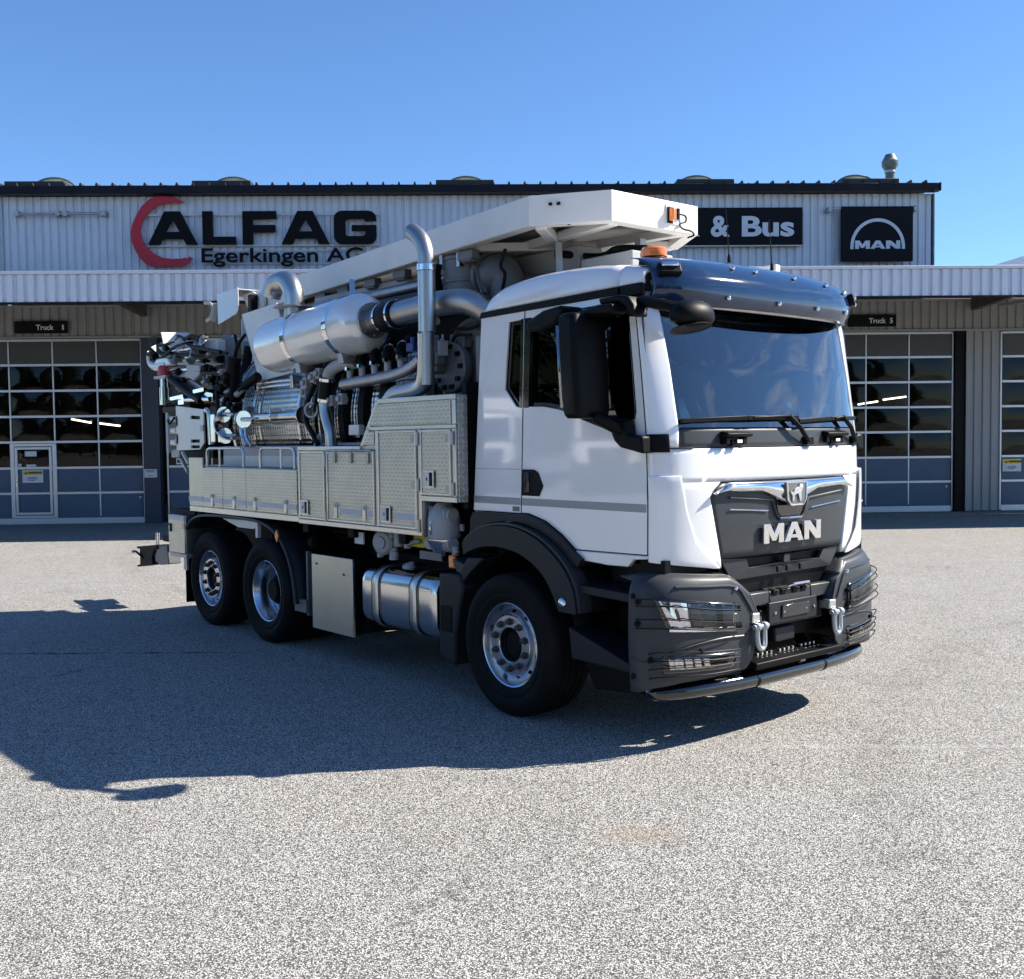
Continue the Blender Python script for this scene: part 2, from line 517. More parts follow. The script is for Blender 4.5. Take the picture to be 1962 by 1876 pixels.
M['aluplate'] = brushed("aluminium sheet", (.60, .60, .53), .38, (3, 3, 26))
M['tread'] = tread_mat("aluminium tread plate", (.665, .655, .585), .31, .030)
M['tread2'] = tread_mat("aluminium tread plate front", (.55, .55, .52), .38, .045)
M['steel'] = brushed("stainless steel", (.72, .72, .71), .15, (1, 1, 18))
M['steelm'] = brushed("matt steel pipe", (.46, .46, .46), .38, (1, 1, 8), .2)
M['quilt'] = quilt_mat("dimpled stainless", (.66, .64, .60), .26)
M['chrome'] = brushed("chrome", (.86, .86, .87), .05, (1, 1, 1), .02)
M['nut'] = pm("dull wheel nut", (.06, .065, .06), .5, .3, .1, 20)
M['rim'] = brushed("polished alloy rim", (.66, .68, .72), .24, (1, 1, 1), .12)
M['plast'] = pm("dark grey plastic", (.017, .019, .022), .45, 0, .08, 6, bump=(400, .06, .002), rvar=.1, spec=.28)
M['plast2'] = pm("graphite plastic", (.045, .049, .053), .40, 0, .06, 5, bump=(400, .05, .002), rvar=.1, spec=.28)
M['black'] = pm("black plastic", (.0025, .0025, .003), .48, 0, .1, 8, rvar=.1, spec=.16)
M['blackm'] = pm("black chassis paint", (.004, .004, .0045), .6, 0, .2, 6, dirt=.04, spec=.16)
M['gloss'] = pm("gloss black", (.006, .006, .007), .10, 0, .05, 3, coat=1.)
M['visor'] = pm("dark blue acrylic", (.010, .028, .072), .07, 0, .05, 2, coat=.5)
M['rubber'] = pm("tyre rubber", (.0065, .0065, .007), .75, 0, .2, 9, bump=(60, .2), dirt=.10, spec=.16)
M['hose'] = pm("rubber hose", (.005, .005, .0055), .45, 0, .15, 12, spec=.16)
M['orange'] = pm("orange lens", (.85, .20, .01), .15, 0, .06, 30, coat=1.)
M['red'] = pm("red lens", (.55, .05, .03), .25, 0, .06, 30, coat=.5)
M['yellow'] = pm("yellow paint", (.70, .52, .01), .4, 0, .08, 9, dirt=.2)
M['blue'] = pm("blue fitting", (.02, .06, .22), .4, 0, .1, 9)
M['strip'] = pm("silver reflective tape", (.42, .47, .56), .35, .35, .05, 20)
M['greystrip'] = pm("grey reflective tape", (.33, .345, .34), .45, .1, .04, 20)
M['paper'] = pm("paper", (.74, .74, .72), .7, 0, .03, 10)
M['interior'] = pm("cab trim", (.03, .031, .034), .7, 0, .15, 8, spec=.16)
M['seat'] = pm("seat fabric", (.045, .045, .05), .9, 0, .2, 20)
M['dash'] = pm("dashboard", (.16, .17, .17), .6, 0, .1, 9)
M['screen'] = glass_mat("windscreen glass", (.72, .92, .90), 2.3, 1.7)
M['sideglass'] = glass_mat("tinted side glass", (.10, .11, .12), .9, 1.5)
M['lens'] = glass_mat("clear lens", (.9, .9, .92), 1.3)
M['mirrorglass'] = brushed("mirror", (.35, .36, .38), .04, (1, 1, 1), .02)
def clad_mat(name, base, metal, streak):
    """coated sheet with rain streaks and slow fading"""
    t = NT(name)
    co = t.coord()
    c = t.ramp(t.noise(co, .9, 4), [(.3, tuple(v * .94 for v in base)), (.7, base)])
    st = t.noise(t.mapping(co, (7, 7, .35)), 1.6, 6, .7)
    c = t.mix(t.math('MULTIPLY', t.ramp(st, [(.48, 0.), (.75, 1.)]), streak), c, tuple(v * .55 for v in base))
    pt = t.noise(co, 3.1, 5, .7)
    c = t.mix(t.math('MULTIPLY', t.ramp(pt, [(.58, 0.), (.8, 1.)]), streak * .6), c, (.20, .19, .17))
    nm = t.bump(t.noise(co, 1.8, 3), .12, .02)
    t.bsdf(c, .42, metal, nm)
    return t.m
M['cladU'] = clad_mat("pale silver cladding", (.70, .735, .79), .15, .40)
M['cladF'] = clad_mat("pale blue grey fascia", (.66, .70, .78), .12, .28)
M['cladW'] = clad_mat("grey wall cladding", (.31, .312, .31), .1, .45)
M['gutter'] = pm("dark gutter sheet", (.010, .012, .017), .45, .0, .15, 2, dirt=.1, spec=.16)
M['roofd'] = pm("dark roof sheet", (.02, .021, .023), .6, 0, .15, 2)
M['soffit'] = pm("dark soffit boards", (.035, .034, .032), .7, 0, .15, 1.5)
M['doorframe'] = brushed("door section aluminium", (.62, .64, .66), .42, (1, 1, 12))
M['doorpanel'] = pm("blue grey door panel", (.060, .105, .165), .42, 0, .10, 1.2, bump=(220, .10, .002), dirt=.10)
M['doortop'] = pm("dark frosted door panel", (.055, .052, .045), .35, 0, .12, 1.4)
M['pane'] = glass_mat("acrylic pane", (.30, .295, .27), .65, 1.5, .03, .16, .9, True)
M['pillar'] = pm("dark blue painted steel", (.030, .040, .062), .45, 0, .12, 1.3, dirt=.25)
def dome_mat():
    t = NT("weathered skylight")
    co = t.coord()
    c = t.ramp(t.noise(co, 2.5, 5, .6), [(.3, (.48, .52, .44)), (.7, (.70, .72, .62))])
    b = t.bsdf(c, .35)
    tl = t.n("ShaderNodeBsdfTranslucent"); t.l(c, tl.inputs[0])
    mx = t.n("ShaderNodeMixShader"); mx.inputs[0].default_value = .45
    t.l(b.outputs[0], mx.inputs[1]); t.l(tl.outputs[0], mx.inputs[2]); t.l(mx.outputs[0], t.out.inputs[0])
    return t.m
M['dome'] = dome_mat()
M['galv'] = pm("galvanised steel", (.42, .45, .47), .42, .6, .12, 5, dirt=.15)
M['signblack'] = pm("black sign face", (.0035, .004, .006), .5, 0, .1, 2, spec=.16)
M['signwhite'] = pm("pale sign lettering", (.66, .69, .74), .45, 0, .03, 6)
M['letterblack'] = pm("black letter face", (.0025, .0025, .003), .5, 0, .1, 4, spec=.16)
M['letterred'] = pm("red letter face", (.52, .012, .03), .38, 0, .08, 4)
M['rawwhite'] = pm("white bracket bar", (.62, .64, .67), .45, 0, .05, 3)
M['yellowline'] = pm("worn yellow road paint", (.42, .33, .07), .75, 0, .25, 9, dirt=.5)
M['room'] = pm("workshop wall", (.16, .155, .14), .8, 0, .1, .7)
M['tube'] = emit_mat("fluorescent tube", (1., .93, .80), 9.)
M['wood'] = pm("weathered beam", (.10, .085, .065), .8, 0, .2, 4)
M['copper'] = pm("green patina steel", (.14, .19, .17), .5, .3, .2, 6, dirt=.35)

# ---------------------------------------------------------------- ground
g = MB(); g.add([(-260, -120, 0), (260, -120, 0), (260, 320, 0), (-260, 320, 0)], [(0, 1, 2, 3)])
tag(g.build("asphalt_yard", M['asphalt'], ang=0), "light grey exposed aggregate asphalt of the yard", kind='structure')

# ================================================================ workshop building
BLD = empty("workshop_building", (0, 26.951, 0), 0.0343)
tag(BLD, "long grey metal clad truck workshop with canopy and glazed sectional doors", "building")
OFF = 4.0            # canopy fascia stands this far in front of the wall

def clad(name, s0, s1, z0, z1, y, pitch, mat, depth=.035, flat=.62, nrib=5, jit=.004):
    """trapezoid profile sheets, each an object of its own"""
    w = pitch * nrib
    k = 0
    s = s0
    while s < s1 - .02:
        e = min(s + w, s1)
        prof = []
        x = s
        while x < e - 1e-4:
            x2 = min(x + pitch, e); q = pitch
            pts = [(x, 0), (x + q * flat, 0), (x + q * (flat + .08), depth), (x + q * .92, depth), (x + q, 0)]
            for p in pts:
                if p[0] <= x2 + 1e-5 and (not prof or p[0] > prof[-1][0] + 1e-5): prof.append(p)
            x = x2
        yo = y + random.uniform(-jit, jit)
        mb = MB(); n = len(prof)
        mb.add([(p[0], yo + p[1], z0) for p in prof] + [(p[0], yo + p[1], z1) for p in prof], [(i, i + 1, n + i + 1, n + i) for i in range(n - 1)])
        mb.build(name, mat, BLD, ang=0)
        s = e + .003
        k += 1

UL, UR = -12.55, 10.74
clad("upper_cladding_sheet", UL + .12, UR - .02, 5.45, 8.07, -.06, .196, M['cladU'])
clad("canopy_fascia_sheet", -16., 20., 4.99, 5.56, -OFF, .219, M['cladF'], .045, .58)
# wall between and above the doors
DOORS = [-13.62, -8.66, -3.70, 1.26, 6.83, 12.60]
DW = [4.41, 4.41, 4.41, 4.41, 4.55, 4.55]
clad("wall_cladding_sheet", -16., 18.5, 4.66, 5.42, -.03, .222, M['cladW'])
clad("wall_cladding_sheet", 11.64, 12.58, .02, 4.655, -.03, .222, M['cladW'])
clad("wall_cladding_sheet", 5.70, 6.80, .02, 4.655, -.03, .222, M['cladW'])
clad("wall_cladding_sheet", 17.2, 18.5, .02, 4.655, -.03, .222, M['cladW'])
b = MB(); b.box(-16., UL - .0, -.05, .25, 5.42, 5.9); b.box(UR, 20, -.05, .25, 5.42, 5.6)
b.build("parapet", M['cladU'], BLD)
# dark steel pillars between the doors
for k in range(3):
    s0 = DOORS[k] + DW[k] + .02
    b = MB(); b.box(s0, DOORS[k + 1] - .12, -.06, .3, 0, 4.655)
    b.build("door_pillar", M['pillar'], BLD, bevel=.01)
b = MB(); b.box(-16, -13.66, -.02, .3, 0, 4.655); b.build("door_pillar", M['pillar'], BLD, bevel=.01)
# lintel rail over the doors
b = MB(); b.box(-16, 18.5, -.085, .0, 4.615, 4.665); b.build("door_head_rail", M['cladW'], BLD, bevel=.006)
b = MB(); b.box(-16, 18.5, -.09, .0, 5.385, 5.43); b.build("wall_top_trim", M['cladW'], BLD, bevel=.006)
b = MB(); b.box(11.40, 11.63, .02, .34, 0, 4.61); b.build("door_reveal", M['black'], BLD)
# canopy: soffit, top, trims, beams
b = MB(); b.box(-16, 20, -OFF + .06, -.10, 5.44, 5.50); b.build("canopy_soffit", M['soffit'], BLD)
b = MB(); b.box(-16, 20, -OFF + .05, -.08, 5.56, 5.60); b.build("canopy_deck", M['roofd'], BLD)
b = MB(); b.box(-16, 20, -OFF - .05, -OFF + .06, 5.565, 5.63); b.build("fascia_top_trim", M['cladF'], BLD, bevel=.008)
b = MB(); b.box(-16, 20, -OFF - .004, -OFF + .07, 4.965, 4.988); b.build("fascia_bottom_trim", M['gutter'], BLD)
for s in (-13.9, -9.06, -4.1, .9, 5.9, 11.79, 16.4):
    b = MB(); b.prism([(-.1, 5.13), (-.1, 5.44), (-OFF + .08, 5.44), (-OFF + .08, 5.26)], 'x', s - .07, s + .07)
    b.build("canopy_beam", M['wood'], BLD, bevel=.008)
for s in (-11.75, 10.0):
    b = MB(); b.box(s - .09, s + .09, -OFF + .3, -OFF + .55, 5.27, 5.44); b.build("canopy_lamp_box", M['cladW'], BLD, bevel=.01)
# long strip lamp housings hung under the canopy
b = MB(); b.bar((12.25, -.5, 5.2), (13.6, -3.2, 5.24), .14, .07); b.build("strip_lamp_housing", M['cladW'], BLD, bevel=.01)
# side walls, back, roof
b = MB(); b.box(UL, UL + .12, -.11, .05, 5.44, 8.07); b.build("corner_trim", M['galv'], BLD, bevel=.008)
b = MB(); b.box(UR - .02, UR + .03, -.11, .05, 5.61, 8.07); b.build("corner_trim", M['copper'], BLD, bevel=.008)
b = MB(); b.box(UL + .05, UL + .12, .05, 24, 5.5, 8.07); b.build("side_wall", M['cladU'], BLD)
b = MB(); b.box(UR - .04, UR + .02, .05, 24, 5.5, 8.07); b.build("side_wall", M['cladU'], BLD)
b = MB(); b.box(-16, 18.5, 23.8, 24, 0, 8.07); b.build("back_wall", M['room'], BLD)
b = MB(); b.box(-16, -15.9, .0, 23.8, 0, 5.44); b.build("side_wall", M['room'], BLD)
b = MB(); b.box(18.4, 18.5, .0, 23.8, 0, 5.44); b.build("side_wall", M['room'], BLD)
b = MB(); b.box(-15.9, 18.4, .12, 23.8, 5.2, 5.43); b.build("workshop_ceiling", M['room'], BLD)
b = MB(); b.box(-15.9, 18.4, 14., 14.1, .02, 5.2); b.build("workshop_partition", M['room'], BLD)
b = MB(); b.box(UL - .15, UR + .0, -.35, 24, 8.2, 8.26); b.build("roof_sheet", M['roofd'], BLD)
# gutter in lengths, with joints
s = UL - .2
while s < UR:
    e = min(s + 1.10, UR + .04)
    b = MB(); b.box(s, e - .012, -.42, -.12, 8.075, 8.262); b.build("gutter_length", M['gutter'], BLD, bevel=.012)
    b = MB(); b.box(e - .03, e + .014, -.426, -.2, 8.07, 8.267); b.build("gutter_joint", M['gutter'], BLD)
    s = e
# ends of the roof ribs
rb = MB(); rb.prism([(-.035, 8.262), (.035, 8.262), (.012, 8.335), (-.012, 8.335)], 'y', -.40, .4)
rib_me = rb.mesh("roof_rib", M['roofd'], 0)
s = -12.35
while s < UR:
    o = link("roof_rib", rib_me, BLD); o.location = (s, 0, 0); s += .386
# barrel rooflights standing behind the gutter, each on a dark upstand
for s in (-11.53, -7.01, -1.05, 4.94, 9.10):
    kb = MB(); kb.box(s - .75, s + .68, -.30, 5.0, 8.263, 8.40)
    k_ = kb.build("rooflight_upstand", M['roofd'], BLD, bevel=.01)
    d = MB()
    prof = [(math.cos(a) * .56, math.sin(a) * .36) for a in [math.pi * i / 20 for i in range(21)]]
    d.prism([(s + p[0], 8.40 + p[1]) for p in prof], 'y', .9, 4.8)
    o = d.build("rooflight", M['dome'], BLD, bevel=.0, ang=30)
    fr = MB(); fr.tube([(s + p[0] * 1.02, .88, 8.40 + p[1] * 1.02) for p in prof], .022, 6); fr.build("rooflight_frame", M['copper'], o)
# vent pipe with cowl on the roof
b = MB(); b.lathe([(.115, 8.3), (.115, 8.86), (.12, 8.87)], (9.97, .8, 0), (0, 0, 1), 20)
vp = b.build("vent_pipe", M['copper'], BLD)
b = MB(); b.lathe([(.12, 8.84), (.205, 8.98), (.21, 9.10), (.19, 9.12), (.15, 9.2), (.12, 9.27), (.02, 9.28)], (9.97, .8, 0), (0, 0, 1), 20)
b.build("vent_cowl", M['copper'], vp)
b = MB(); b.lathe([(.135, 8.80), (.14, 8.83), (.135, 8.86)], (9.97, .8, 0), (0, 0, 1), 20); b.box(10.07, 10.12, .76, .84, 8.58, 8.66)
b.build("vent_clamp", M['galv'], vp)

# ---------------------------------------------------------------- sectional doors
ROWS = [4.578, 3.970, 3.331, 2.691, 2.055, 1.405, .772, .157]
pane_cache = {}
def pane_mesh(w, h, kind):
    key = (round(w, 3), round(h, 3), kind)
    if key in pane_cache: return pane_cache[key]
    mb = MB()
    if kind == 'pane':
        # acrylic bulges between its gaskets
        bul = .009
        mb.grid(lambda u, v: (u * w, -bul * (1 - abs(2 * u - 1) ** 2.5) * (1 - abs(2 * v - 1) ** 2.5), v * h), 14, 10)
        me = mb.mesh("pane", M['pane'], 60)
    else:
        mb.box(0, w, -.012, .012, 0, h)
        me = mb.mesh("panel", M['doorpanel' if kind == 'panel' else 'doortop'], 0)
    pane_cache[key] = me
    return me

def sectional_door(s0, w, wicket=False):
    y = .14
    root = MB()
    # side rails and bottom rail: the frame of the door is the part itself
    root.box(s0, s0 + .045, y - .03, y + .03, 0.02, 4.60); root.box(s0 + w - .045, s0 + w, y - .03, y + .03, .02, 4.60)
    root.box(s0 + .046, s0 + w - .046, y - .034, y + .03, -.0, .150)
    root.box(s0 + .046, s0 + w - .046, y - .03, y + .03, 4.555, 4.615)
    D = root.build("sectional_door", M['doorframe'], BLD, bevel=.004)
    pw = (w - .09) / 4
    for r in range(7):
        zt, zb = ROWS[r], ROWS[r + 1]
        if r > 0:
            b = MB(); b.box(s0 + .046, s0 + w - .046, y - .038, y + .03, zt - .030, zt + .030)
            b.build("rail", M['doorframe'], D, bevel=.004)
        for c in range(4):
            x0 = s0 + .045 + c * pw
            if wicket and c == 1 and r >= 4: continue
            kind = 'top' if r == 0 else ('pane' if r < 5 else 'panel')
            lo = zb + (.032 if r < 6 else -.006); hi = zt - (.032 if r else .024)
            o = link("pane" if kind == 'pane' else "panel", pane_mesh(pw - .036, hi - lo, kind), D)
            o.location = (x0 + .018, y + random.uniform(-.003, .003), lo)
            if kind == 'pane':
                o.rotation_euler = (random.uniform(-.012, .012), 0, random.uniform(-.012, .012))
        for c in range(1, 4):
            if wicket and r >= 4 and c in (1, 2): continue
            x0 = s0 + .045 + c * pw
            b = MB(); b.box(x0 - .017, x0 + .017, y - .028, y + .03, zb + .031, zt - .031)
            b.build("mullion", M['doorframe'], D, bevel=.003)
    return D, y, pw
D1, yD, pw1 = sectional_door(DOORS[0], DW[0], True)
for i in range(1, 6):
    if i == 5: sectional_door(DOORS[i], DW[i])
    else: sectional_door(DOORS[i], DW[i])
# wicket door in the first sectional door
wx0 = DOORS[0] + .045 + pw1; wx1 = wx0 + pw1
wk = MB()
for (a, c, e, f) in ((wx0 - .03, wx0 + .07, .155, 2.02), (wx1 - .07, wx1 + .03, .155, 2.02), (wx0 + .07, wx1 - .07, 1.95, 2.02), (wx0 + .07, wx1 - .07, .155, .22)):
    wk.box(a, c, yD - .045, yD + .03, e, f)
WK = wk.build("wicket_frame", M['doorframe'], D1, bevel=.004)
wl = MB()
for (a, c, e, f) in ((wx0 + .085, wx0 + .15, .235, 1.935), (wx1 - .15, wx1 - .085, .235, 1.935), (wx0 + .15, wx1 - .15, 1.87, 1.935), (wx0 + .15, wx1 - .15, .235, .30), (wx0 + .15, wx1 - .15, .745, .80), (wx0 + .15, wx1 - .15, 1.385, 1.44)):
    wl.box(a, c, yD - .055, yD + .025, e, f)
wl.build("wicket_leaf", M['doorframe'], D1, bevel=.004)
iw = pw1 - .30
for (lo, hi, kind) in ((.302, .743, 'panel'), (.802, 1.383, 'panel'), (1.442, 1.868, 'pane')):
    o = link("pane" if kind == 'pane' else "panel", pane_mesh(iw, hi - lo, kind), D1); o.location = (wx0 + .15, yD - .005, lo)
b = MB(); b.cyl((wx0 + .115, yD - .10, 1.07), (wx0 + .24, yD - .10, 1.07), .011, 8); b.cyl((wx0 + .115, yD - .05, 1.07), (wx0 + .115, yD - .10, 1.07), .011, 8); b.box(wx0 + .10, wx0 + .13, yD - .062, yD - .05, .95, 1.12)
b.build("door_handle", M['steel'], D1)
for (a, c, e, f) in ((wx0 + .33, wx0 + .62, 1.70, 1.83), (wx0 + .36, wx0 + .60, 1.445, 1.50), (wx0 + .155, wx0 + .235, 1.445, 1.52)):
    b = MB(); b.box(a, c, yD - .030, yD - .026, e, f); b.build("paper_note", M['paper'], D1)
# small lock tags
for s in (DOORS[0] + DW[0] - .13, DOORS[4] + DW[4] - .17):
    b = MB(); b.box(s - .025, s + .025, .10, .116, .62, .67); b.build("lock_tag", M['paper'], BLD)

# notices
def sheet_sign(name, label, x0, x1, z0, z1, y, mat, cat="notice", group=None):
    mb = MB(); mb.box(x0, x1, y - .012, y, z0, z1)
    o = mb.build(name, mat, None, bevel=.003)
    o.location = BLD.location; o.rotation_euler = BLD.rotation_euler
    tag(o, label, cat, group, 'thing')
    return o
warnA = sheet_sign("warning_notice", "cream warning notice with yellow band on the wicket door", -12.24, -11.726, 1.04, 1.36, yD - .03, M['paper'])
def notice_rows(o, x0, x1, z0, z1, y):
    w = x1 - x0; h = z1 - z0
    b = MB(); b.box(x0 + .02, x1 - .02, y - .016, y - .013, z1 - h * .36, z1 - .02); b.build("yellow_band", M['yellow'], o)
    b = MB(); b.box(x0 + w * .16, x1 - w * .14, y - .018, y - .013, z0 + .01, z0 + h * .55); b.build("white_slip", M['paper'], o)
    b = MB()
    for i, (a, c) in enumerate(((.28, .70), (.22, .74), (.3, .62))):
        b.box(x0 + w * a, x0 + w * c, y - .020, y - .0185, z0 + h * (.40 - .11 * i), z0 + h * (.45 - .11 * i))
    b.build("printed_lines", M['pillar'], o)
    b = MB()
    xx = x0 + .06
    b.prism([(xx, z1 - h * .30), (xx + .07, z1 - h * .30), (xx + .035, z1 - .04)], 'y', y - .018, y - .0165)
    xx += .10
    for i in range(9):
        ww = random.uniform(.018, .035); b.box(xx, xx + ww, y - .018, y - .0165, z1 - h * .27, z1 - h * .13); xx += ww + .010
    b.build("printed_lines", M['black'], o)
notice_rows(warnA, -12.24, -11.726, 1.04, 1.36, yD - .03)
warnB = sheet_sign("warning_notice", "yellow banded warning notice on the narrow door at the right edge", 12.66, 13.15, 1.01, 1.33, yD - .055, M['paper'])
notice_rows(warnB, 12.66, 13.15, 1.01, 1.33, yD - .055)
nA = sheet_sign("pillar_notice", "small white notice fixed to the dark blue door pillar", -9.171, -8.859, 1.142, 1.348, -.062, M['paper'])
b = MB()
for i in range(5): b.box(-9.12 + i * .045, -9.095 + i * .045, -.078, -.0745, 1.295, 1.328)
b.box(-9.13, -8.90, -.078, -.0745, 1.275, 1.285); b.box(-9.10, -8.95, -.078, -.0745, 1.19, 1.20)
b.build("printed_lines", M['pillar'], nA)

# interior: strip lights, a parked grey van shape is left to the dark
LT1 = [((-12.436, 2.717), -4.), ((-11.879, 2.606), -4.), ((-11.882, 2.602), -4.6), ((-11.267, 2.519), -4.6), ((10.675, 2.923), -5.), ((11.282, 3.011), -5.), ((11.597, 3.071), -5.4), ((12.310, 3.159), -5.4)]
LTP = [(q[0], -d, q[1]) for q, d in LT1]
for (p, q) in [(LTP[i], LTP[i + 1]) for i in (0, 2, 4, 6)] + [((-3, 8, 4.6), (3, 8, 4.6))]:
    b = MB(); b.cyl(p, q, .022, 8); b.build("fluorescent_tube", M['tube'], BLD)
    b = MB(); b.bar((p[0], p[1], p[2] + .05), (q[0], q[1], q[2] + .05), .10, .05); b.build("lamp_housing", M['cladW'], BLD)
    b = MB(); b.cyl((p[0], p[1], p[2] + .07), (p[0], p[1], 5.21), .012, 6); b.cyl((q[0], q[1], q[2] + .07), (q[0], q[1], 5.21), .012, 6); b.build("lamp_rod", M['black'], BLD)
# workbenches and shelving in the dim hall
for (s, y, w, h, m_) in ((-12.6, 10.5, 2.2, 1.9, 'doortop'), (-9.8, 11.0, 1.4, 2.3, 'greyp'), (8.6, 11.5, 2.6, 1.6, 'doortop'), (10.6, 9.2, .9, 2.4, 'ltgrey'), (13.6, 8.5, 2., 2.6, 'ltgrey')):
    b = MB(); b.box(s, s + w, y, y + .6, .0, .06); b.box(s, s + .05, y, y + .6, .06, h); b.box(s + w - .05, s + w, y, y + .6, .06, h)
    for k in range(1, 4): b.box(s + .051, s + w - .051, y, y + .6, h * k / 3 - .05, h * k / 3)
    b.build("shelf_rack", M[m_], BLD)

# ---------------------------------------------------------------- signs
def sign_root(name, label, cat="sign", group=None):
    o = empty(name, BLD.location, 0.0343)
    return tag(o, label, cat, group, 'thing')
# big company letters
S1 = sign_root("company_letters", "large black letters with a red brush arc on the upper left facade", "sign")
LY0 = -.22
def letter(loops, x0, x1, z0, z1, mat='letterblack', name="letter", depth=.09):
    me = curve_mesh(name, loops, 1.0, M[mat])
    remap(me, lambda px, py, pz: (x0 + px * (x1 - x0), LY0 - depth * pz, z0 + py * (z1 - z0)))
    return link(name, me, S1)
Aout = [(0, 0), (.34, 1), (.66, 1), (1, 0), (.775, 0), (.715, .17), (.285, .17), (.225, 0)]
Ain = [(.355, .38), (.50, .77), (.645, .38)]
Llo = [(0, 0), (1, 0), (1, .23), (.31, .23), (.31, 1), (0, 1)]
Flo = [(0, 0), (.30, 0), (.30, .36), (.97, .36), (.97, .58), (.30, .58), (.30, .76), (1, .76), (1, 1), (0, 1)]
def arcpts(cx, cz, rx, rz, a0, a1, n=6): return [(cx + rx * math.cos(R(a0 + (a1 - a0) * i / n)), cz + rz * math.sin(R(a0 + (a1 - a0) * i / n))) for i in range(n + 1)]
Glo = arcpts(.2, .24, .2, .24, 180, 270) + arcpts(.8, .24, .2, .24, 270, 360) + [(1, .57), (.42, .57), (.42, .40), (.74, .40), (.74, .30)] + arcpts(.66, .32, .08, .08, 0, -90, 3) + arcpts(.35, .32, .08, .08, 270, 180, 3) + arcpts(.35, .68, .08, .08, 180, 90, 3) + arcpts(.66, .68, .08, .08, 90, 0, 3) + [(1, .69)] + arcpts(.8, .76, .2, .24, 0, 90) + arcpts(.2, .76, .2, .24, 90, 180)
letter([Aout, Ain], -8.866, -7.675, 6.86, 7.667); letter([Llo], -7.54, -6.734, 6.86, 7.667); letter([Flo], -6.562, -5.738, 6.86, 7.665)
letter([Aout, Ain], -5.616, -4.442, 6.86, 7.665); letter([Glo], -4.329, -3.283, 6.85, 7.665)
ring = [(-7.98, 7.90), (-8.10, 7.96), (-8.3, 8.03), (-8.63, 8.035), (-8.82, 7.96), (-9.0, 7.80), (-9.14, 7.58), (-9.24, 7.36), (-9.285, 7.157), (-9.27, 6.95), (-9.2, 6.75), (-9.08, 6.54), (-8.93, 6.38), (-8.82, 6.335), (-8.4, 6.325), (-8.0, 6.345), (-7.9, 6.42), (-7.80, 6.53), (-7.87, 6.57), (-7.92, 6.52), (-7.99, 6.545), (-8.05, 6.52), (-8.3, 6.515), (-8.54, 6.545), (-8.75, 6.66), (-8.92, 6.82), (-9.02, 7.0), (-9.06, 7.2), (-9.02, 7.38), (-8.92, 7.56), (-8.78, 7.71), (-8.62, 7.82), (-8.4, 7.875), (-8.2, 7.885), (-8.13, 7.86), (-8.08, 7.88)]
letter([ring], 0, 1, 0, 1, 'letterred', "brush_arc", .07)
me = fit_text("town_letters", "Egerkingen AG", (-7.585, -3.62, 6.315, 6.775), -.19, .05, M['letterblack'], offset=.012)
link("town_letters", me, S1)
for z in (7.60, 6.845):
    b = MB(); b.box(-8.95, -3.2, -.165, -.135, z - .02, z + .02)
    for k in range(7): b.box(-8.9 + k * .93, -8.84 + k * .93, -.134, -.06, z - .02, z + .02)
    b.build("mounting_rail", M['rawwhite'], S1)
for z in (6.40, 6.72):
    b = MB(); b.box(-7.6, -3.6, -.135, -.115, z - .012, z + .012); b.build("mounting_rail", M['rawwhite'], S1)
# truck & bus panel
S2 = sign_root("dealer_panel", "wide black panel with pale lettering beside the badge sign", "sign")
b = MB(); b.box(2.2, 7.346, -.26, -.16, 6.775, 7.700); b.build("sign_face", M['signblack'], S2, bevel=.01)
b = MB(); b.box(2.2, 7.36, -.24, -.15, 6.745, 6.774); b.build("sign_edge", M['rawwhite'], S2)
link("lettering", fit_text("lettering", "Truck", (2.45, 4.76, 6.985, 7.49), -.262, .012, M['signwhite'], offset=.03), S2)
link("lettering", fit_text("lettering", "&", (5.03, 5.51, 6.975, 7.495), -.262, .012, M['signwhite'], offset=.03), S2)
link("lettering", fit_text("lettering", "Bus", (5.812, 7.13, 6.975, 7.485), -.262, .012, M['signwhite'], offset=.03), S2)
# square badge sign
S3 = sign_root("badge_sign", "square black banner with pale arch emblem near the right roof corner", "sign")
b = MB(); b.box(8.301, 10.124, -.34, -.26, 6.335, 7.70); b.build("sign_face", M['signblack'], S3, bevel=.012)
b = MB(); b.cyl((8.02, -.30, 7.66), (8.30, -.30, 7.66), .03, 10); b.box(7.98, 8.06, -.34, -.06, 7.58, 7.70); b.cyl((10.125, -.30, 7.66), (10.22, -.30, 7.66), .03, 10); b.box(10.15, 10.23, -.34, -.06, 7.58, 7.72)
b.build("sign_bracket", M['galv'], S3, bevel=.005)
cx, cz = 9.219, 6.64
arch = arcpts(cx, cz + .06, .691, .70, 0, 180, 30) + [(cx - .691, cz), (cx - .612, cz)] + arcpts(cx, cz + .06, .612, .62, 180, 0, 30) + [(cx + .612, cz), (cx + .691, cz)]
me = curve_mesh("arch_emblem", [arch], 1.0, M['signwhite']); remap(me, lambda px, py, pz: (px, -.345 - .012 * pz, py)); link("arch_emblem", me, S3)
def man_text(name, box, mat):
    """the three wide letters, drawn as outlines"""
    x0, x1, z0, z1 = box
    w = x1 - x0
    Ml = [(0, 0), (.26, 0), (.26, .5), (.40, .12), (.60, .12), (.74, .5), (.74, 0), (1, 0), (1, 1), (.70, 1), (.50, .5), (.30, 1), (0, 1)]
    Nl = [(0, 0), (.28, 0), (.28, .52), (.68, 0), (1, 0), (1, 1), (.72, 1), (.72, .48), (.32, 1), (0, 1)]
    A2 = [(0, 0), (.36, 1), (.64, 1), (1, 0), (.72, 0), (.66, .17), (.34, .17), (.28, 0)]
    A3 = [(.40, .36), (.50, .66), (.60, .36)]
    out = []
    for lps, a, c in (([Ml], 0, .325), ([A2, A3], .335, .672), ([Nl], .685, 1.)):
        out.append((curve_mesh(name, lps, 1.0, M[mat]), x0 + w * a, x0 + w * c, z0, z1))
    return out
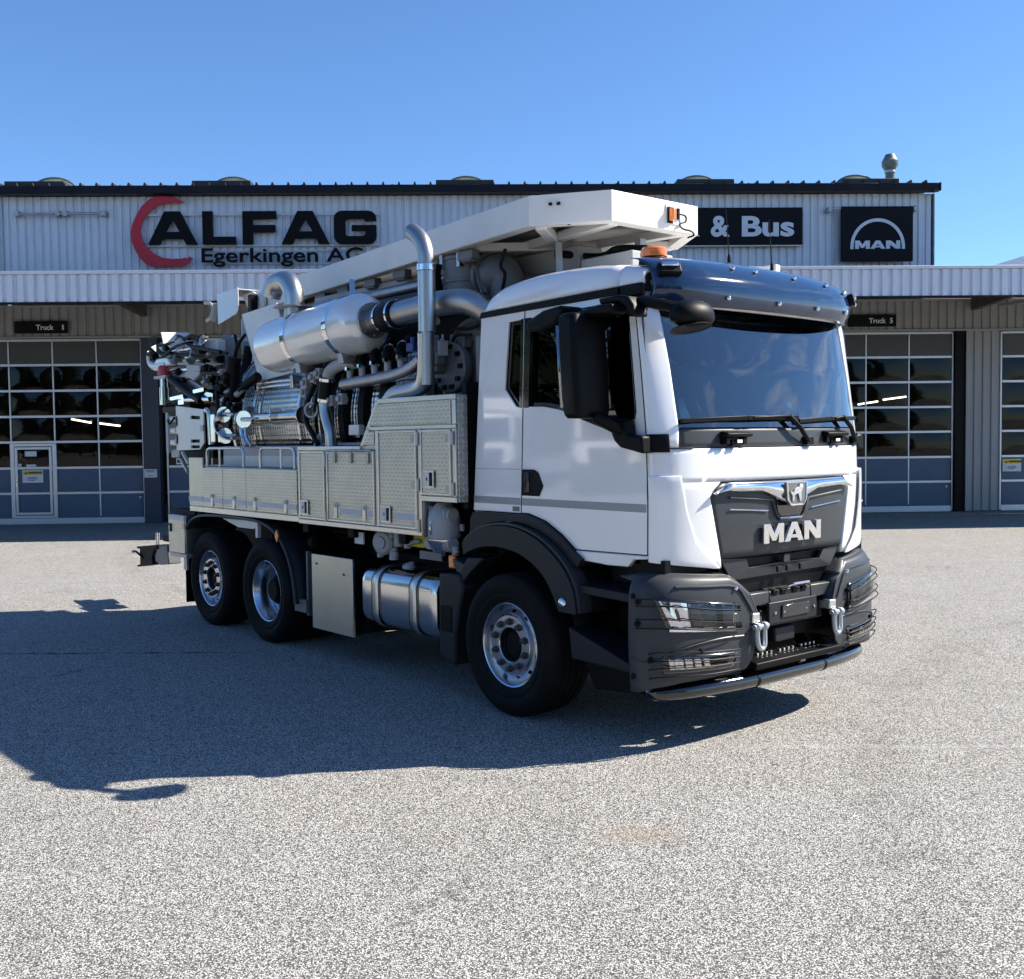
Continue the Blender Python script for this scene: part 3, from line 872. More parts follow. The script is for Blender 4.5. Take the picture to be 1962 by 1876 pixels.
for me, a, c, e, f in man_text("emblem_letter", (8.647, 9.791, 6.645, 6.848), 'signwhite'):
    remap(me, lambda px, py, pz: (a + px * (c - a), -.345 - .012 * pz, e + py * (f - e))); link("emblem_letter", me, S3)
# bay signs
for (x0, x1, txt, num, lab) in ((-12.226, -10.931, "Truck", "1", "small black bay sign reading truck one above the left door"), (8.56, 9.791, "Truck", "5", "small black bay sign reading truck five beside the visor")):
    S = sign_root("bay_sign", lab, "sign", "bay signs over the doors")
    b = MB(); b.box(x0, x1, -.12, -.075, 4.732, 5.035); b.build("sign_face", M['signblack'], S, bevel=.006)
    link("lettering", fit_text("lettering", txt, (x0 + .53, x0 + .96, 4.815, 4.945), -.121, .008, M['signwhite'], offset=.02), S)
    link("lettering", fit_text("lettering", num, (x1 - (.13 if num == '1' else .17), x1 - .09, 4.815, 4.945), -.121, .008, M['signwhite'], offset=.02), S)
# empty sign rail on the left of the facade
S5 = sign_root("empty_sign_rail", "empty galvanised banner rail on the upper left cladding", "rail")
b = MB(); b.cyl((-12.05, -.22, 7.62), (-9.9, -.22, 7.635), .03, 10); b.build("tube", M['galv'], S5)
for s in (-12.03, -11.05, -10.87, -9.94):
    b = MB(); b.box(s - .05, s + .05, -.26, -.06, 7.57, 7.70); b.build("bracket", M['galv'], S5, bevel=.006)

# worn yellow marks on the asphalt under the canopy
yl = MB()
def mark(p, q, w):
    d = Vector((q[0] - p[0], q[1] - p[1], 0)).normalized(); n = Vector((-d.y, d.x, 0)) * w / 2
    P = Vector((p[0], p[1], .004)); Q = Vector((q[0], q[1], .004))
    yl.add([P - n, Q - n, Q + n, P + n], [(0, 1, 2, 3)])
mark((-10.4, 22.62), (-7.2, 22.86), .07); mark((10.0, 23.62), (14., 23.78), .06); mark((6.9, 23.4), (7.8, 23.47), .06)
for (cx, cy) in ((8.9, 23.63), (-11.2, 22.5)):
    mark((cx - .75, cy - .45), (cx + .75, cy + .45), .09)
    d = MB()
    d.add([(cx - 1.25, cy + .38, .008), (cx + 1.4, cy - .42, .008), (cx + 1.4, cy - .33, .008), (cx - 1.25, cy + .47, .008)], [(0, 1, 2, 3)])
    tag(d.build("yellow_marking", M['yellowline'], ang=0), "worn yellow cross painted on the asphalt before the doors", kind='structure')
tag(yl.build("yellow_marking", M['yellowline'], ang=0), "worn yellow lines painted on the asphalt before the doors", kind='structure')

# neighbouring hall far behind on the right
NH = empty("neighbouring_hall", (32.2, 58, 0), 0.0)
tag(NH, "distant hall with a pale pitched roof behind the right end of the workshop", "building")
b = MB(); b.box(-7.5, 22, 2, 40, 0, 10.2); b.build("wall", M['cladU'], NH)
b = MB(); b.prism([(-9.2, 10.2), (-8.7, 9.9), (7., 13.6), (22, 9.9), (22.3, 10.2), (7., 14.9)], 'y', 0, 42); b.build("roof", M['cladU'], NH)
b = MB(); b.prism([(-7.4, 10.1), (7., 13.5), (21.5, 10.1)], 'y', 1.9, 2.0); b.build("gable", M['soffit'], NH)

# ================================================================ the truck
TR = empty("suction_excavator_truck", (0.9048, 8.2859, 0), -0.8792)
tag(TR, "white three axle suction excavator truck with dark blue sun visor parked on the asphalt", "truck")
# local frame: x forward, y to the truck's left, z up, origin under the front axle

# ---------------------------------------------------------------- chassis
L1, L2 = 3.776, 5.126
b = MB()
for y in (-.42, .42):
    b.box(-6.0, 1.1, y - .04, y + .04, .74, 1.02)
for x in (-5.6, -4.5, -3.2, -1.6, -.6, .5): b.box(x - .06, x + .06, -.379, .379, .80, .96)
CH = b.build("chassis_frame", M['blackm'], TR, bevel=.008)
b = MB(); b.box(-5.9, -.62, -.42, .42, 1.021, 1.20)
for x in (-5.4, -4.6, -3.8, -3.0, -2.2, -1.4): b.box(x - .05, x + .05, -1.18, 1.18, 1.13, 1.215)
b.build("subframe", M['blackm'], TR, bevel=.006)
for x in (0, -L1, -L2):
    b = MB(); b.cyl((x, -.9, .5), (x, .9, .5), .085, 14)
    if x: b.ball((x, 0, .5), .27, 16, (1, .9, 1))
    for y in (-.42, .42): b.box(x - .55, x + .55, y - .05, y + .05, .62, .68); b.cyl((x + .2, y, .66), (x + .2, y, .95), .12, 12)
    b.build("axle", M['blackm'], CH)
b = MB(); b.cyl((-3.5, 0, .6), (.2, 0, .72), .06, 12); b.box(-1.0, .9, -.34, .34, .5, .95); b.box(-2.6, -1.3, .5, 1.15, .35, .95); b.box(-2.6, -.95, -.75, -.47, .45, .98)
b.build("driveline", M['blackm'], CH, bevel=.02)

# ---------------------------------------------------------------- wheels
NS = 80
def hole(i, k, row):
    return i == row and (k % 8) in (1, 2)
tyre_prof = [(.292, -.02), (.30, .012), (.325, .022), (.345, .038), (.365, .040), (.372, .036), (.40, .047), (.43, .050), (.455, .045), (.462, .039), (.478, .036), (.496, .020), (.506, .0), (.510, -.018),
             (.510, -.055), (.500, -.057), (.500, -.069), (.511, -.071), (.512, -.11), (.501, -.112), (.501, -.126), (.512, -.128), (.512, -.172), (.501, -.174), (.501, -.188), (.512, -.19), (.511, -.229), (.500, -.231), (.500, -.243), (.510, -.245), (.510, -.28), (.496, -.32), (.44, -.345), (.35, -.33), (.292, -.28)]
tyre_me = MB().lathe(tyre_prof, (0, 0, 0), (0, -1, 0), 64).mesh("tyre", M['rubber'], 40)
flat_rim = [(.292, -.02), (.302, .004), (.303, .012), (.298, .015), (.290, .010), (.284, -.004), (.279, -.03), (.272, -.055), (.263, -.072), (.247, -.062), (.226, -.042), (.217, -.030), (.2135, -.012), (.2125, .0), (.209, .004), (.128, .004), (.122, -.002), (.120, -.03), (.118, -.06)]
rim_flat = MB().lathe(flat_rim, (0, 0, 0), (0, -1, 0), NS, skip=lambda i, k: i == 9 and (k % 8) in (2, 3)).mesh("rim", M['rim'], 30)
deep_rim = [(.292, -.02), (.302, .004), (.303, .012), (.298, .015), (.290, .010), (.284, -.006), (.276, -.03), (.268, -.05), (.262, -.09), (.260, -.14), (.252, -.150), (.250, -.17), (.236, -.185), (.222, -.20), (.205, -.20), (.185, -.165), (.178, -.160), (.13, -.160), (.12, -.155)]
rim_deep = MB().lathe(deep_rim, (0, 0, 0), (0, -1, 0), NS, skip=lambda i, k: i == 12 and (k % 8) in (2, 3)).mesh("rim", M['rim'], 30)
hub_flat = MB().lathe([(.24, -.10), (.12, -.07), (.11, -.055), (.085, -.05), (.08, -.035), (.055, -.030), (.0, -.030)], (0, 0, 0), (0, -1, 0), 32).mesh("wheel", M['blackm'], 30)
hub_deep = MB().lathe([(.24, -.24), (.14, -.17), (.14, -.10), (.125, -.085), (.11, -.08), (.105, -.055), (.09, -.045), (.0, -.045)], (0, 0, 0), (0, -1, 0), 32).mesh("wheel", M['blackm'], 30)
nb = MB(); nb.lathe([(.027, 0), (.027, .005), (.020, .007), (.020, .028), (.012, .032), (.011, .038), (0, .038)], (0, 0, 0), (0, -1, 0), 12)
nut_me = nb.mesh("wheel_nut", M['nut'], 30)
hg = MB(); hg.lathe([(.006, 0), (.006, .001), (0, .001)], (0, 0, 0), (0, -1, 0), 6)
def wheel(x, y, deep, flip=False, toe=0.):
    W = link("wheel", hub_deep if deep else hub_flat, TR)
    W.location = (x, y, .505); W.rotation_euler = (0, 0, (math.pi if flip else 0) + toe)
    t_ = link("tyre", tyre_me, W)
    link("rim", rim_deep if deep else rim_flat, W)
    for k in range(10):
        a = 2 * math.pi * (k + .5) / 10
        rr, hh = (.155, .160) if deep else (.168, -.004)
        n_ = link("wheel_nut", nut_me, W); n_.location = (rr * math.cos(a), hh, rr * math.sin(a))
    if deep:
        inner = link("tyre", tyre_me, W); inner.location = (0, .345, 0)
    return W
wheel(0, -1.205, False, toe=.0); wheel(-L1, -1.185, True); wheel(-L2, -1.165, False)
wheel(0, 1.205, False, True); wheel(-L1, 1.185, True, True); wheel(-L2, 1.165, False, True)

# ---------------------------------------------------------------- cab surface
PL = [(0, 0), (.2, .003), (.4, .013), (.6, .031), (.75, .052), (.87, .079), (.95, .106), (1.02, .141), (1.07, .177), (1.10, .208), (1.12, .245)]
_pts = crom([Vector((p[0], p[1], 0)) for p in PL], 8)
_ys = np.array([p.x for p in _pts]); _os = np.array([p.y for p in _pts])
_ts = np.concatenate([[0], np.cumsum(np.hypot(np.diff(_ys), np.diff(_os)))])
LT = _ts[-1]
def t_of_y(y): return math.copysign(float(np.interp(abs(y), _ys, _ts)), y)
_z = [1.0, 1.2, 1.6, 1.9, 2.02, 2.4, 2.73, 2.95, 3.1]
_xc = [1.485, 1.50, 1.505, 1.495, 1.475, 1.388, 1.295, 1.215, 1.14]
_k = [1.0, 1.0, 1.0, 1.0, .94, .74, .52, .46, .45]
def cab_pt(t, z, out=0.):
    a = min(abs(t), LT)
    y = float(np.interp(a, _ts, _ys)); of = float(np.interp(a, _ts, _os))
    k = float(np.interp(z, _z, _k)); x = float(np.interp(z, _z, _xc)) - k * of
    if out:
        a1 = min(a + .01, LT); a0 = a1 - .02
        dy = float(np.interp(a1, _ts, _ys) - np.interp(max(a0, 0), _ts, _ys)); do = k * float(np.interp(a1, _ts, _os) - np.interp(max(a0, 0), _ts, _os))
        ln = math.hypot(dy, do) or 1
        x += out * dy / ln; y += out * do / ln
    return (x, math.copysign(y, t) if t else y, z)
def seam_x(z): return float(np.interp(z, _z, _xc)) - float(np.interp(z, _z, _k)) * .245
def side_y(z): return 1.12
def patch(mb, zlo, zhi, tlo, thi, nu, nv, out=0.):
    """zlo/zhi functions of u; tlo/thi functions of z"""
    def fn(u, v):
        z = zlo(u) + (zhi(u) - zlo(u)) * v
        t = tlo(z) + (thi(z) - tlo(z)) * u
        return cab_pt(t, z, out(t, z) if callable(out) else out)
    mb.grid(fn, nu, nv)
C_ = lambda v: (lambda *_: v)

# front panel, white, round the dark grille
b = MB()
patch(b, C_(1.68), C_(1.893), C_(-LT), C_(LT), 64, 6)
op = lambda z: float(np.interp(z, [1.10, 1.19, 1.60, 1.68], [.655, .672, .765, .675]))
zb = lambda w: 1.135 + (1.20 - 1.135) * max(0, (w - .1)) ** .8
patch(b, lambda u: zb(1 - u), C_(1.68), C_(-LT), lambda z: t_of_y(-op(z)), 22, 12)
patch(b, lambda u: zb(u), C_(1.68), lambda z: t_of_y(op(z)), C_(LT), 22, 12)
FP = b.build("front_panel", M['white'], TR, solid=.03, weld=True, bevel=0.)
# air deflectors on the front corners
dfb = lambda z: float(np.interp(z, [1.13, 1.2, 1.3, 1.5, 1.72], [.67, .76, .86, .93, .965]))
for sg in (-1, 1):
    b = MB()
    o_ = .008 if sg < 0 else .03
    patch(b, lambda u: zb(1 - u) - .006, C_(1.725), C_(-LT + .004), lambda z: t_of_y(-dfb(z)), 18, 14, out=lambda t, z: o_)
    if sg > 0: b.v = [(p[0], -p[1], p[2]) for p in b.v]
    b.build("air_deflector", M['white'], TR, solid=.012, bevel=.004, weld=True)
b = MB(); patch(b, C_(1.27), C_(1.69), lambda z: t_of_y(1.055), lambda z: t_of_y(1.105), 4, 6, out=.034); b.build("deflector_vent", M['black'], TR, solid=.004)
b = MB(); patch(b, C_(1.47), C_(1.485), lambda z: t_of_y(1.05), lambda z: t_of_y(1.108), 4, 2, out=.037); b.build("vent_rib", M['white'], TR, solid=.006)
# cowl under the windscreen
b = MB(); patch(b, C_(1.899), C_(2.03), lambda z: t_of_y(-.962), lambda z: t_of_y(.962), 40, 4, out=-.014)
b.build("cowl", M['plast2'], TR, solid=.02)
# A pillars
pil = lambda z: float(np.interp(z, [1.89, 2.02, 2.4, 2.73, 2.9], [.975, .962, .966, .975, .98]))
for sg in (-1, 1):
    b = MB(); patch(b, C_(1.899), C_(2.88), C_(-LT), lambda z: t_of_y(-pil(z)), 14, 20)
    if sg > 0: b.v = [(p[0], -p[1], p[2]) for p in b.v]
    b.build("windscreen_pillar", M['white'], TR, solid=.03, weld=True)
b = MB(); patch(b, C_(2.80), C_(2.96), lambda z: t_of_y(-.97), lambda z: t_of_y(.97), 32, 4, out=-.004); b.build("windscreen_header", M['white'], TR, solid=.02)
# windscreen with dark edge band
b = MB(); patch(b, C_(2.025), C_(2.82), lambda z: t_of_y(-pil(z) + .004), lambda z: t_of_y(pil(z) - .004), 40, 20, out=-.006)
WS = b.build("windscreen", M['screen'], TR)
b = MB(); patch(b, C_(2.03), C_(2.075), lambda z: t_of_y(-pil(z) + .006), lambda z: t_of_y(pil(z) - .006), 40, 2, out=-.014)
patch(b, C_(2.03), C_(2.80), lambda z: t_of_y(-pil(z) + .004), lambda z: t_of_y(-pil(z) + .03), 2, 16, out=-.014)
patch(b, C_(2.03), C_(2.80), lambda z: t_of_y(pil(z) - .045), lambda z: t_of_y(pil(z) - .004), 2, 16, out=-.014)
patch(b, C_(2.765), C_(2.80), lambda z: t_of_y(-pil(z) + .03), lambda z: t_of_y(pil(z) - .045), 30, 2, out=-.014)
b.build("edge_band", M['black'], WS)
# visor's reflection in the windscreen, put in as a dark green tinted strip
b = MB(); patch(b, C_(2.615), C_(2.72), lambda z: t_of_y(-.75), lambda z: t_of_y(.86), 30, 2, out=-.02)
b.build("visor_reflection", glass_mat("green visor reflection", (.05, .12, .07), .6), WS)

# ---------------------------------------------------------------- cab sides
def rear_x(z): return -.52 + .13 * (z - 1.44) / 1.46
def mirror_y(me):
    for v in me.vertices: v.co.y = -v.co.y
    me.flip_normals()
def side_panel(name, loops, y, depth, mat, parent, bevel=.004):
    out = []
    for sg in (-1, 1):
        me = curve_mesh(name, loops, 1.0, mat)
        remap(me, lambda px, py, pz: (px, sg * (y - depth * (pz + .5) + depth), py))
        o = link(name, me, parent, bevel=bevel)
        out.append(o)
    return out
qwin = [(-.078, 2.80), (.098, 2.805), (.098, 2.815), (-.078, 2.81)]
# openings
q_open = [(-.08, 2.798), (.078, 2.803), (.044, 2.190), (-.008, 2.196), (-.134, 2.327)]
d_open = [(.105, 2.802), (1.06, 2.832), (1.10, 2.80), (1.165, 2.13), (1.150, 2.065), (1.10, 2.020), (.981, 2.012), (.80, 2.055), (.60, 2.118), (.45, 2.160), (.283, 2.186), (.070, 2.192)]
rear_poly = [(rear_x(1.44), 1.44), (.028, 1.44), (.094, 2.872), (rear_x(2.89) - .002, 2.888)]
side_panel("rear_quarter_panel", [rear_poly, q_open], 1.105, .016, M['white'], TR)
door_poly = [(.040, 1.445), (.12, 1.444), (.30, 1.40), (.47, 1.315), (.60, 1.225)] + [(seam_x(1.235) - .009, 1.235)] + [(seam_x(z) - .009, z) for z in (1.6, 1.9, 2.02, 2.2, 2.4, 2.6, 2.73, 2.8)] + [(seam_x(2.82) - .03, 2.85), (seam_x(2.82) - .08, 2.868), (.106, 2.872)]
DOOR = side_panel("cab_door", [door_poly, d_open], 1.105, .016, M['white'], TR)
# dark backing behind the shut lines, window frames
b_poly = [(rear_x(1.44) + .01, 1.30), (.0, 1.30), (.62, 1.22), (1.30, 1.22), (seam_x(2.0) + .03, 2.0), (seam_x(2.73) + .03, 2.73), (seam_x(2.85), 2.89), (rear_x(2.88) + .01, 2.89)]
qo2 = [(-.055, 2.775), (.052, 2.78), (.024, 2.218), (.0, 2.22), (-.11, 2.338)]
do2 = [(.155, 2.775), (1.04, 2.803), (1.07, 2.78), (1.130, 2.13), (1.12, 2.085), (1.08, 2.048), (.985, 2.04), (.80, 2.084), (.60, 2.146), (.45, 2.188), (.283, 2.214), (.118, 2.222)]
side_panel("window_frame", [b_poly, qo2, do2], 1.085, .014, M['gloss'], TR, bevel=.002)
for nm_, lp in (("quarter_window", q_open), ("door_window", d_open)):
    par = TR
    side_panel(nm_, [lp], 1.080, .004, M['sideglass'], par, bevel=0)
b = MB()
for sg in (-1, 1): b.box(.098, .135, sg * 1.0985 - .006, sg * 1.0985 + .006, 2.2, 2.80)
b.build("window_post", M['gloss'], TR)
for sg in (-1, 1):
    for nm_, lp in (("pillar_cover", [(.030, 2.186), (.0595, 2.186), (.0880, 2.806), (.060, 2.806)]), ("pillar_cover", [(.0685, 2.184), (.13, 2.184), (.165, 2.808), (.0975, 2.808)])):
        me = curve_mesh(nm_, [lp], 1.0, M['gloss']); remap(me, lambda px, py, pz: (px, sg * (1.1215 + .003 * (pz + .5)), py)); link(nm_, me, TR)
# dark seals in the shut lines
for sg in (-1, 1):
    b = MB(); b.tube([(seam_x(z) - .0045, sg * 1.1185, z) for z in (1.235, 1.5, 1.8, 2.02, 2.2, 2.4, 2.6, 2.73, 2.82)], .0045, 6); b.build("door_seal", M['black'], TR)
    b = MB(); b.tube([(.034, sg * 1.1195, 1.445), (.0635, sg * 1.1195, 2.18)], .0034, 6); b.tube([(.0925, sg * 1.1195, 2.80), (.1, sg * 1.1195, 2.87)], .0034, 6); b.build("door_seal", M['black'], TR)
    b = MB(); b.tube([(sx_, sg * y_, z_) for sx_, y_, z_ in [cab_pt(LT - .26 * k / 6, 1.896, .002) for k in range(7)]] if False else [(lambda q: (q[0], sg * abs(q[1]), q[2]))(cab_pt(LT - .30 * k / 8, 1.896, .0)) for k in range(9)], .0045, 6); b.build("panel_seal", M['black'], TR)
# door handle, maker plate, tape stripes
for k, sg in enumerate((-1, 1)):
    Dr = DOOR[k]
    me = curve_mesh("door_handle", [[(.052, 1.752), (.185, 1.752), (.225, 1.735), (.278, 1.64), (.235, 1.567), (.052, 1.567)]], 1.0, M['black'])
    remap(me, lambda px, py, pz: (px, sg * (1.121 + .008 * (pz + .5)), py)); link("door_handle", me, Dr, bevel=.003)
    b = MB(); b.box(.085, .135, sg * 1.1305 - .012, sg * 1.1305 + .012, 1.585, 1.735); b.build("handle_grip", M['gloss'], Dr, bevel=.012)
    b = MB(); b.box(.045, seam_x(1.52) - .016, sg * 1.1215 - .0012, sg * 1.1215 + .0012, 1.497, 1.549); b.build("tape_stripe", M['greystrip'], Dr)
    b = MB(); b.box(rear_x(1.5) + .004, .028, sg * 1.1215 - .0012, sg * 1.1215 + .0012, 1.497, 1.549); b.build("tape_stripe", M['greystrip'], TR)
    b = MB(); b.box(-.058, .018, sg * 1.1225 - .002, sg * 1.1225 + .002, 1.452, 1.487); b.build("plate", M['greyp'], TR, bevel=.004)
    b = MB(); b.box(rear_x(1.72) + .004, .030, sg * 1.1212 - .001, sg * 1.1212 + .001, 1.7495, 1.7535); b.build("swage_line", M['greystrip'], TR)
    # lower door sill, white skirt below
    me = curve_mesh("door_skirt", [[(.60, 1.216), (1.266, 1.226), (1.245, 1.205), (1.13, 1.195), (1.08, 1.145), (.90, 1.142), (.66, 1.155), (.615, 1.18)]], 1.0, M['white'])
    remap(me, lambda px, py, pz: (px, sg * (1.085 + .04 * (pz + .5)), py)); link("door_skirt", me, TR, bevel=.008)
# roof shell
def roof_pt(x, w):
    """w in -1..1 across"""
    zt = float(np.interp(x, [-.40, 1.02, 1.30], [2.888, 2.912, 2.93]))
    zc = float(np.interp(x, [-.405, -.37, -.30, -.20, -.05, .15, .40, .75, 1.0, 1.15, 1.30], [2.93, 2.985, 3.04, 3.075, 3.10, 3.118, 3.122, 3.105, 3.075, 3.045, 3.0]))
    hw = float(np.interp(x, [-.405, -.33, -.2, 1.0, 1.15, 1.30], [1.085, 1.108, 1.118, 1.118, 1.10, 1.05]))
    a = abs(w)
    prof = [(1., zt), (1., zt + (zc - zt) * .40), (.985, zt + (zc - zt) * .68), (.955, zt + (zc - zt) * .88), (.90, zc - .006), (.82, zc + .004), (.5, zc + .022), (0, zc + .032)]
    us = [0, .10, .17, .24, .32, .42, .7, 1.]
    u = 1 - a
    return (x, math.copysign(hw * float(np.interp(u, us, [p[0] for p in prof])), w), float(np.interp(u, us, [p[1] for p in prof])))
def wmap(u):
    e = [-1, -.95, -.90, -.865, -.83, -.795, -.76, -.72, -.68, -.63, -.58, -.4, -.2, 0]
    e = e + [-q for q in e[-2::-1]]
    return float(np.interp(u * (len(e) - 1), range(len(e)), e))
xs = [-.405, -.385, -.36, -.33, -.29, -.24, -.18, -.1, 0, .15, .3, .5, .75, .9, 1.015]
b = MB(); b.grid(lambda u, v: roof_pt(float(np.interp(v * (len(xs) - 1), range(len(xs)), xs)), wmap(u)), 26, len(xs) - 1)
b.add([roof_pt(-.405, wmap(i / 26)) for i in range(27)] + [(-.405, -1.085, 2.80), (-.405, 1.085, 2.80)], [tuple(range(27)) + (28, 27)])
b.build("cab_roof", M['white'], TR, solid=.02, ang=50)
xs2 = [1.021, 1.05, 1.09, 1.13, 1.17, 1.20]
b = MB(); b.grid(lambda u, v: roof_pt(float(np.interp(v * 5, range(6), xs2)), wmap(u)), 26, 5); b.build("roof_front_panel", M['white'], TR, solid=.02, ang=50)
for sg in (-1, 1):
    me = curve_mesh("drip_rail", [[(-.408, 2.852), (1.018, 2.868), (1.018, 2.920), (-.388, 2.895)]], 1.0, M['black'])
    remap(me, lambda px, py, pz: (px, sg * (1.09 + .042 * (pz + .5)), py)); link("drip_rail", me, TR, bevel=.003)
    b = MB(); b.box(1.022, 1.215, sg * 1.105 - .02, sg * 1.105 + .02, 2.845, 2.925); b.build("roof_corner_trim", M['black'], TR, bevel=.01)
# cab back, floor, seats, dash
b = MB(); b.add([(rear_x(1.3), -1.085, 1.3), (rear_x(1.3), 1.085, 1.3), (rear_x(2.92), 1.085, 2.92), (rear_x(2.92), -1.085, 2.92)], [(0, 1, 2, 3)]); b.build("cab_back_wall", M['white2'], TR, solid=-.02)
b = MB(); b.box(-.45, 1.22, -1.075, 1.075, 1.36, 1.46); b.box(-.45, .02, -1.07, 1.07, 1.461, 1.72); b.box(-.43, -.40, -1.05, 1.05, 1.5, 2.85); b.build("cab_floor", M['interior'], TR)
b = MB(); b.prism([(1.02, 1.47), (1.36, 1.47), (1.385, 1.93), (1.30, 2.035), (1.10, 2.03), (.98, 1.93), (.98, 1.75)], 'y', -.93, .93); b.build("dashboard", M['dash'], TR, bevel=.03)
for y in (-.56, .56):
    b = MB(); b.box(.15, .68, y - .25, y + .25, 1.72, 1.86); b.build("seat", M['seat'], TR, bevel=.05)
    b = MB(); b.prism([(.10, 1.84), (.26, 1.84), (.12, 2.52), (.0, 2.52)], 'y', y - .24, y + .24); b.prism([(.02, 2.54), (.13, 2.54), (.09, 2.74), (.0, 2.74)], 'y', y - .14, y + .14)
    b.build("seat_back", M['seat'], TR, bevel=.04)
b = MB(); b.tube([(.86 + .06 * math.sin(a), .56 + .22 * math.cos(a), 2.02 + .20 * math.sin(a)) for a in [2 * math.pi * i / 28 for i in range(28)]], .016, 8, closed=True); b.bar((.86, .35, 2.02), (.86, .77, 2.02), .05, .03); b.cyl((.86, .56, 2.02), (1.05, .56, 1.85), .035, 10); b.build("steering_wheel", M['interior'], TR)
# things on the dash: papers, holder, tag reader
b = MB(); b.add([(1.12, -.70, 2.043), (1.33, -.62, 2.043), (1.36, .30, 2.043), (1.22, .05, 2.045)], [(0, 1, 2, 3)]); b.build("dash_paper", M['paper'], TR, solid=.003)
b = MB(); b.add([(1.16, .32, 2.043), (1.34, .36, 2.043), (1.32, .85, 2.043), (1.14, .80, 2.043)], [(0, 1, 2, 3)]); b.build("dash_paper", M['paper'], TR, solid=.003)
b = MB(); b.add([(1.05, -.85, 2.04), (1.28, -.72, 2.04), (1.10, -.62, 2.23)], [(0, 1, 2)]); b.build("folded_paper", M['paper'], TR, solid=.003)
b = MB(); b.box(1.325, 1.345, .155, .255, 2.06, 2.22); b.box(1.30, 1.324, .19, .225, 2.05, 2.12); b.build("phone_holder", M['plast2'], TR, bevel=.01)
b = MB(); b.box(1.346, 1.349, .18, .23, 2.16, 2.20); b.build("holder_label", M['paper'], TR)
b = MB(); b.box(1.305, 1.33, .60, .72, 2.06, 2.20); b.build("toll_box", M['ltgrey'], TR, bevel=.01)
# windscreen wipers
for (y0, y1, py) in ((-.95, .12, .22), (.12, .93, .90)):
    w = MB()
    P = lambda y, z, o: cab_pt(t_of_y(y), z, o)
    w.tube([P(py - .02, 1.93, .02), P(py - .12, 2.02, .04), P(py - .22, 2.10, .04)], .017, 8)
    w.tube([P(py - .22, 2.10, .045), P((y0 + y1) / 2 + .05, 2.085, .032)], .010, 8)
    w.bar(P(y0, 2.065, .022), P((y0 + y1) / 2, 2.085, .028), .016, .03); w.bar(P((y0 + y1) / 2, 2.085, .028), P(y1, 2.09, .022), .016, .03)
    w.box(P(py, 1.93, .0)[0] - .03, P(py, 1.93, .0)[0] + .03, py - .045, py + .03, 1.905, 1.96)
    w.build("wiper", M['black'], TR, bevel=.004)
# grab steps on the cowl
for y in (-.53, .56):
    s_ = MB(); P = cab_pt(t_of_y(y), 1.95)
    s_.prism([(P[0] - .02, 1.955), (P[0] + .045, 1.965), (P[0] + .05, 1.985), (P[0] + .0, 2.0), (P[0] - .03, 1.995)], 'y', y - .125, y + .125)
    s_.box(P[0] - .03, P[0] + .03, y - .12, y - .085, 1.915, 1.96); s_.box(P[0] - .03, P[0] + .03, y + .05, y + .09, 1.915, 1.96); s_.box(P[0] - .03, P[0] + .025, y - .06, y - .01, 1.905, 1.945)
    s_.build("cowl_step", M['black'], TR, bevel=.006)
    s_ = MB(); s_.box(P[0] + .03, P[0] + .044, y - .03, y + .02, 1.925, 1.945); s_.build("washer_jet", M['chrome'], TR)

# ---------------------------------------------------------------- grille
def front_poly(name, loops, out0, depth, mat, par=None, bevel=.004, sm=False):
    me = curve_mesh(name, loops, 1.0, mat)
    remap(me, lambda px, py, pz: (lambda q: (q[0], q[1], q[2]))(cab_pt(t_of_y(px), py, out0 + depth * (pz + .5))))
    return link(name, me, par or TR, bevel=bevel)
b = MB(); patch(b, C_(1.19), C_(1.672), lambda z: t_of_y(-op(z) + .008), lambda z: t_of_y(op(z) - .008), 40, 10, out=-.006)
GR = b.build("grille_panel", M['plast2'], TR, solid=.03, bevel=0)
# recessed V line and bright edge lines on the panel
def gl(pts, r, mat, name, out=.004):
    t = MB(); t.tube([cab_pt(t_of_y(p[0]), p[1], out) for p in pts], r, 6); return t.build(name, mat, GR)
# chrome bar across the top
ch = MB()
def chrome_fn(u, v):
    y = -.745 + 1.49 * u; a = abs(y)
    zt = float(np.interp(a, [0, .62, .745], [1.672, 1.676, 1.612])); zbm = float(np.interp(a, [0, .13, .30, .60, .745], [1.515, 1.545, 1.60, 1.612, 1.600]))
    z = zbm + (zt - zbm) * v
    return cab_pt(t_of_y(y), z, .012 + .030 * math.sin(math.pi * min(1, max(0, v))) )
ch.grid(chrome_fn, 60, 8); ch.build("chrome_bar", M['chrome'], GR, solid=.01)
front_poly("grille_recess", [[(-.16, 1.560), (.16, 1.560), (.13, 1.46), (.10, 1.435), (-.10, 1.435), (-.13, 1.46)]], -.002, .004, M['gloss'], GR, 0)
gl([(-.60, 1.578), (-.20, 1.545), (-.15, 1.445), (-.115, 1.415), (.115, 1.415), (.15, 1.445), (.20, 1.545), (.64, 1.578)], .008, M['plast2'], "grille_ridge")
gl([(-.60, 1.502), (-.24, 1.478)], .0045, M['chrome'], "bright_line"); gl([(.24, 1.478), (.62, 1.505)], .0045, M['chrome'], "bright_line")
gl([(-.12, 1.421), (.12, 1.421)], .0045, M['chrome'], "bright_line")
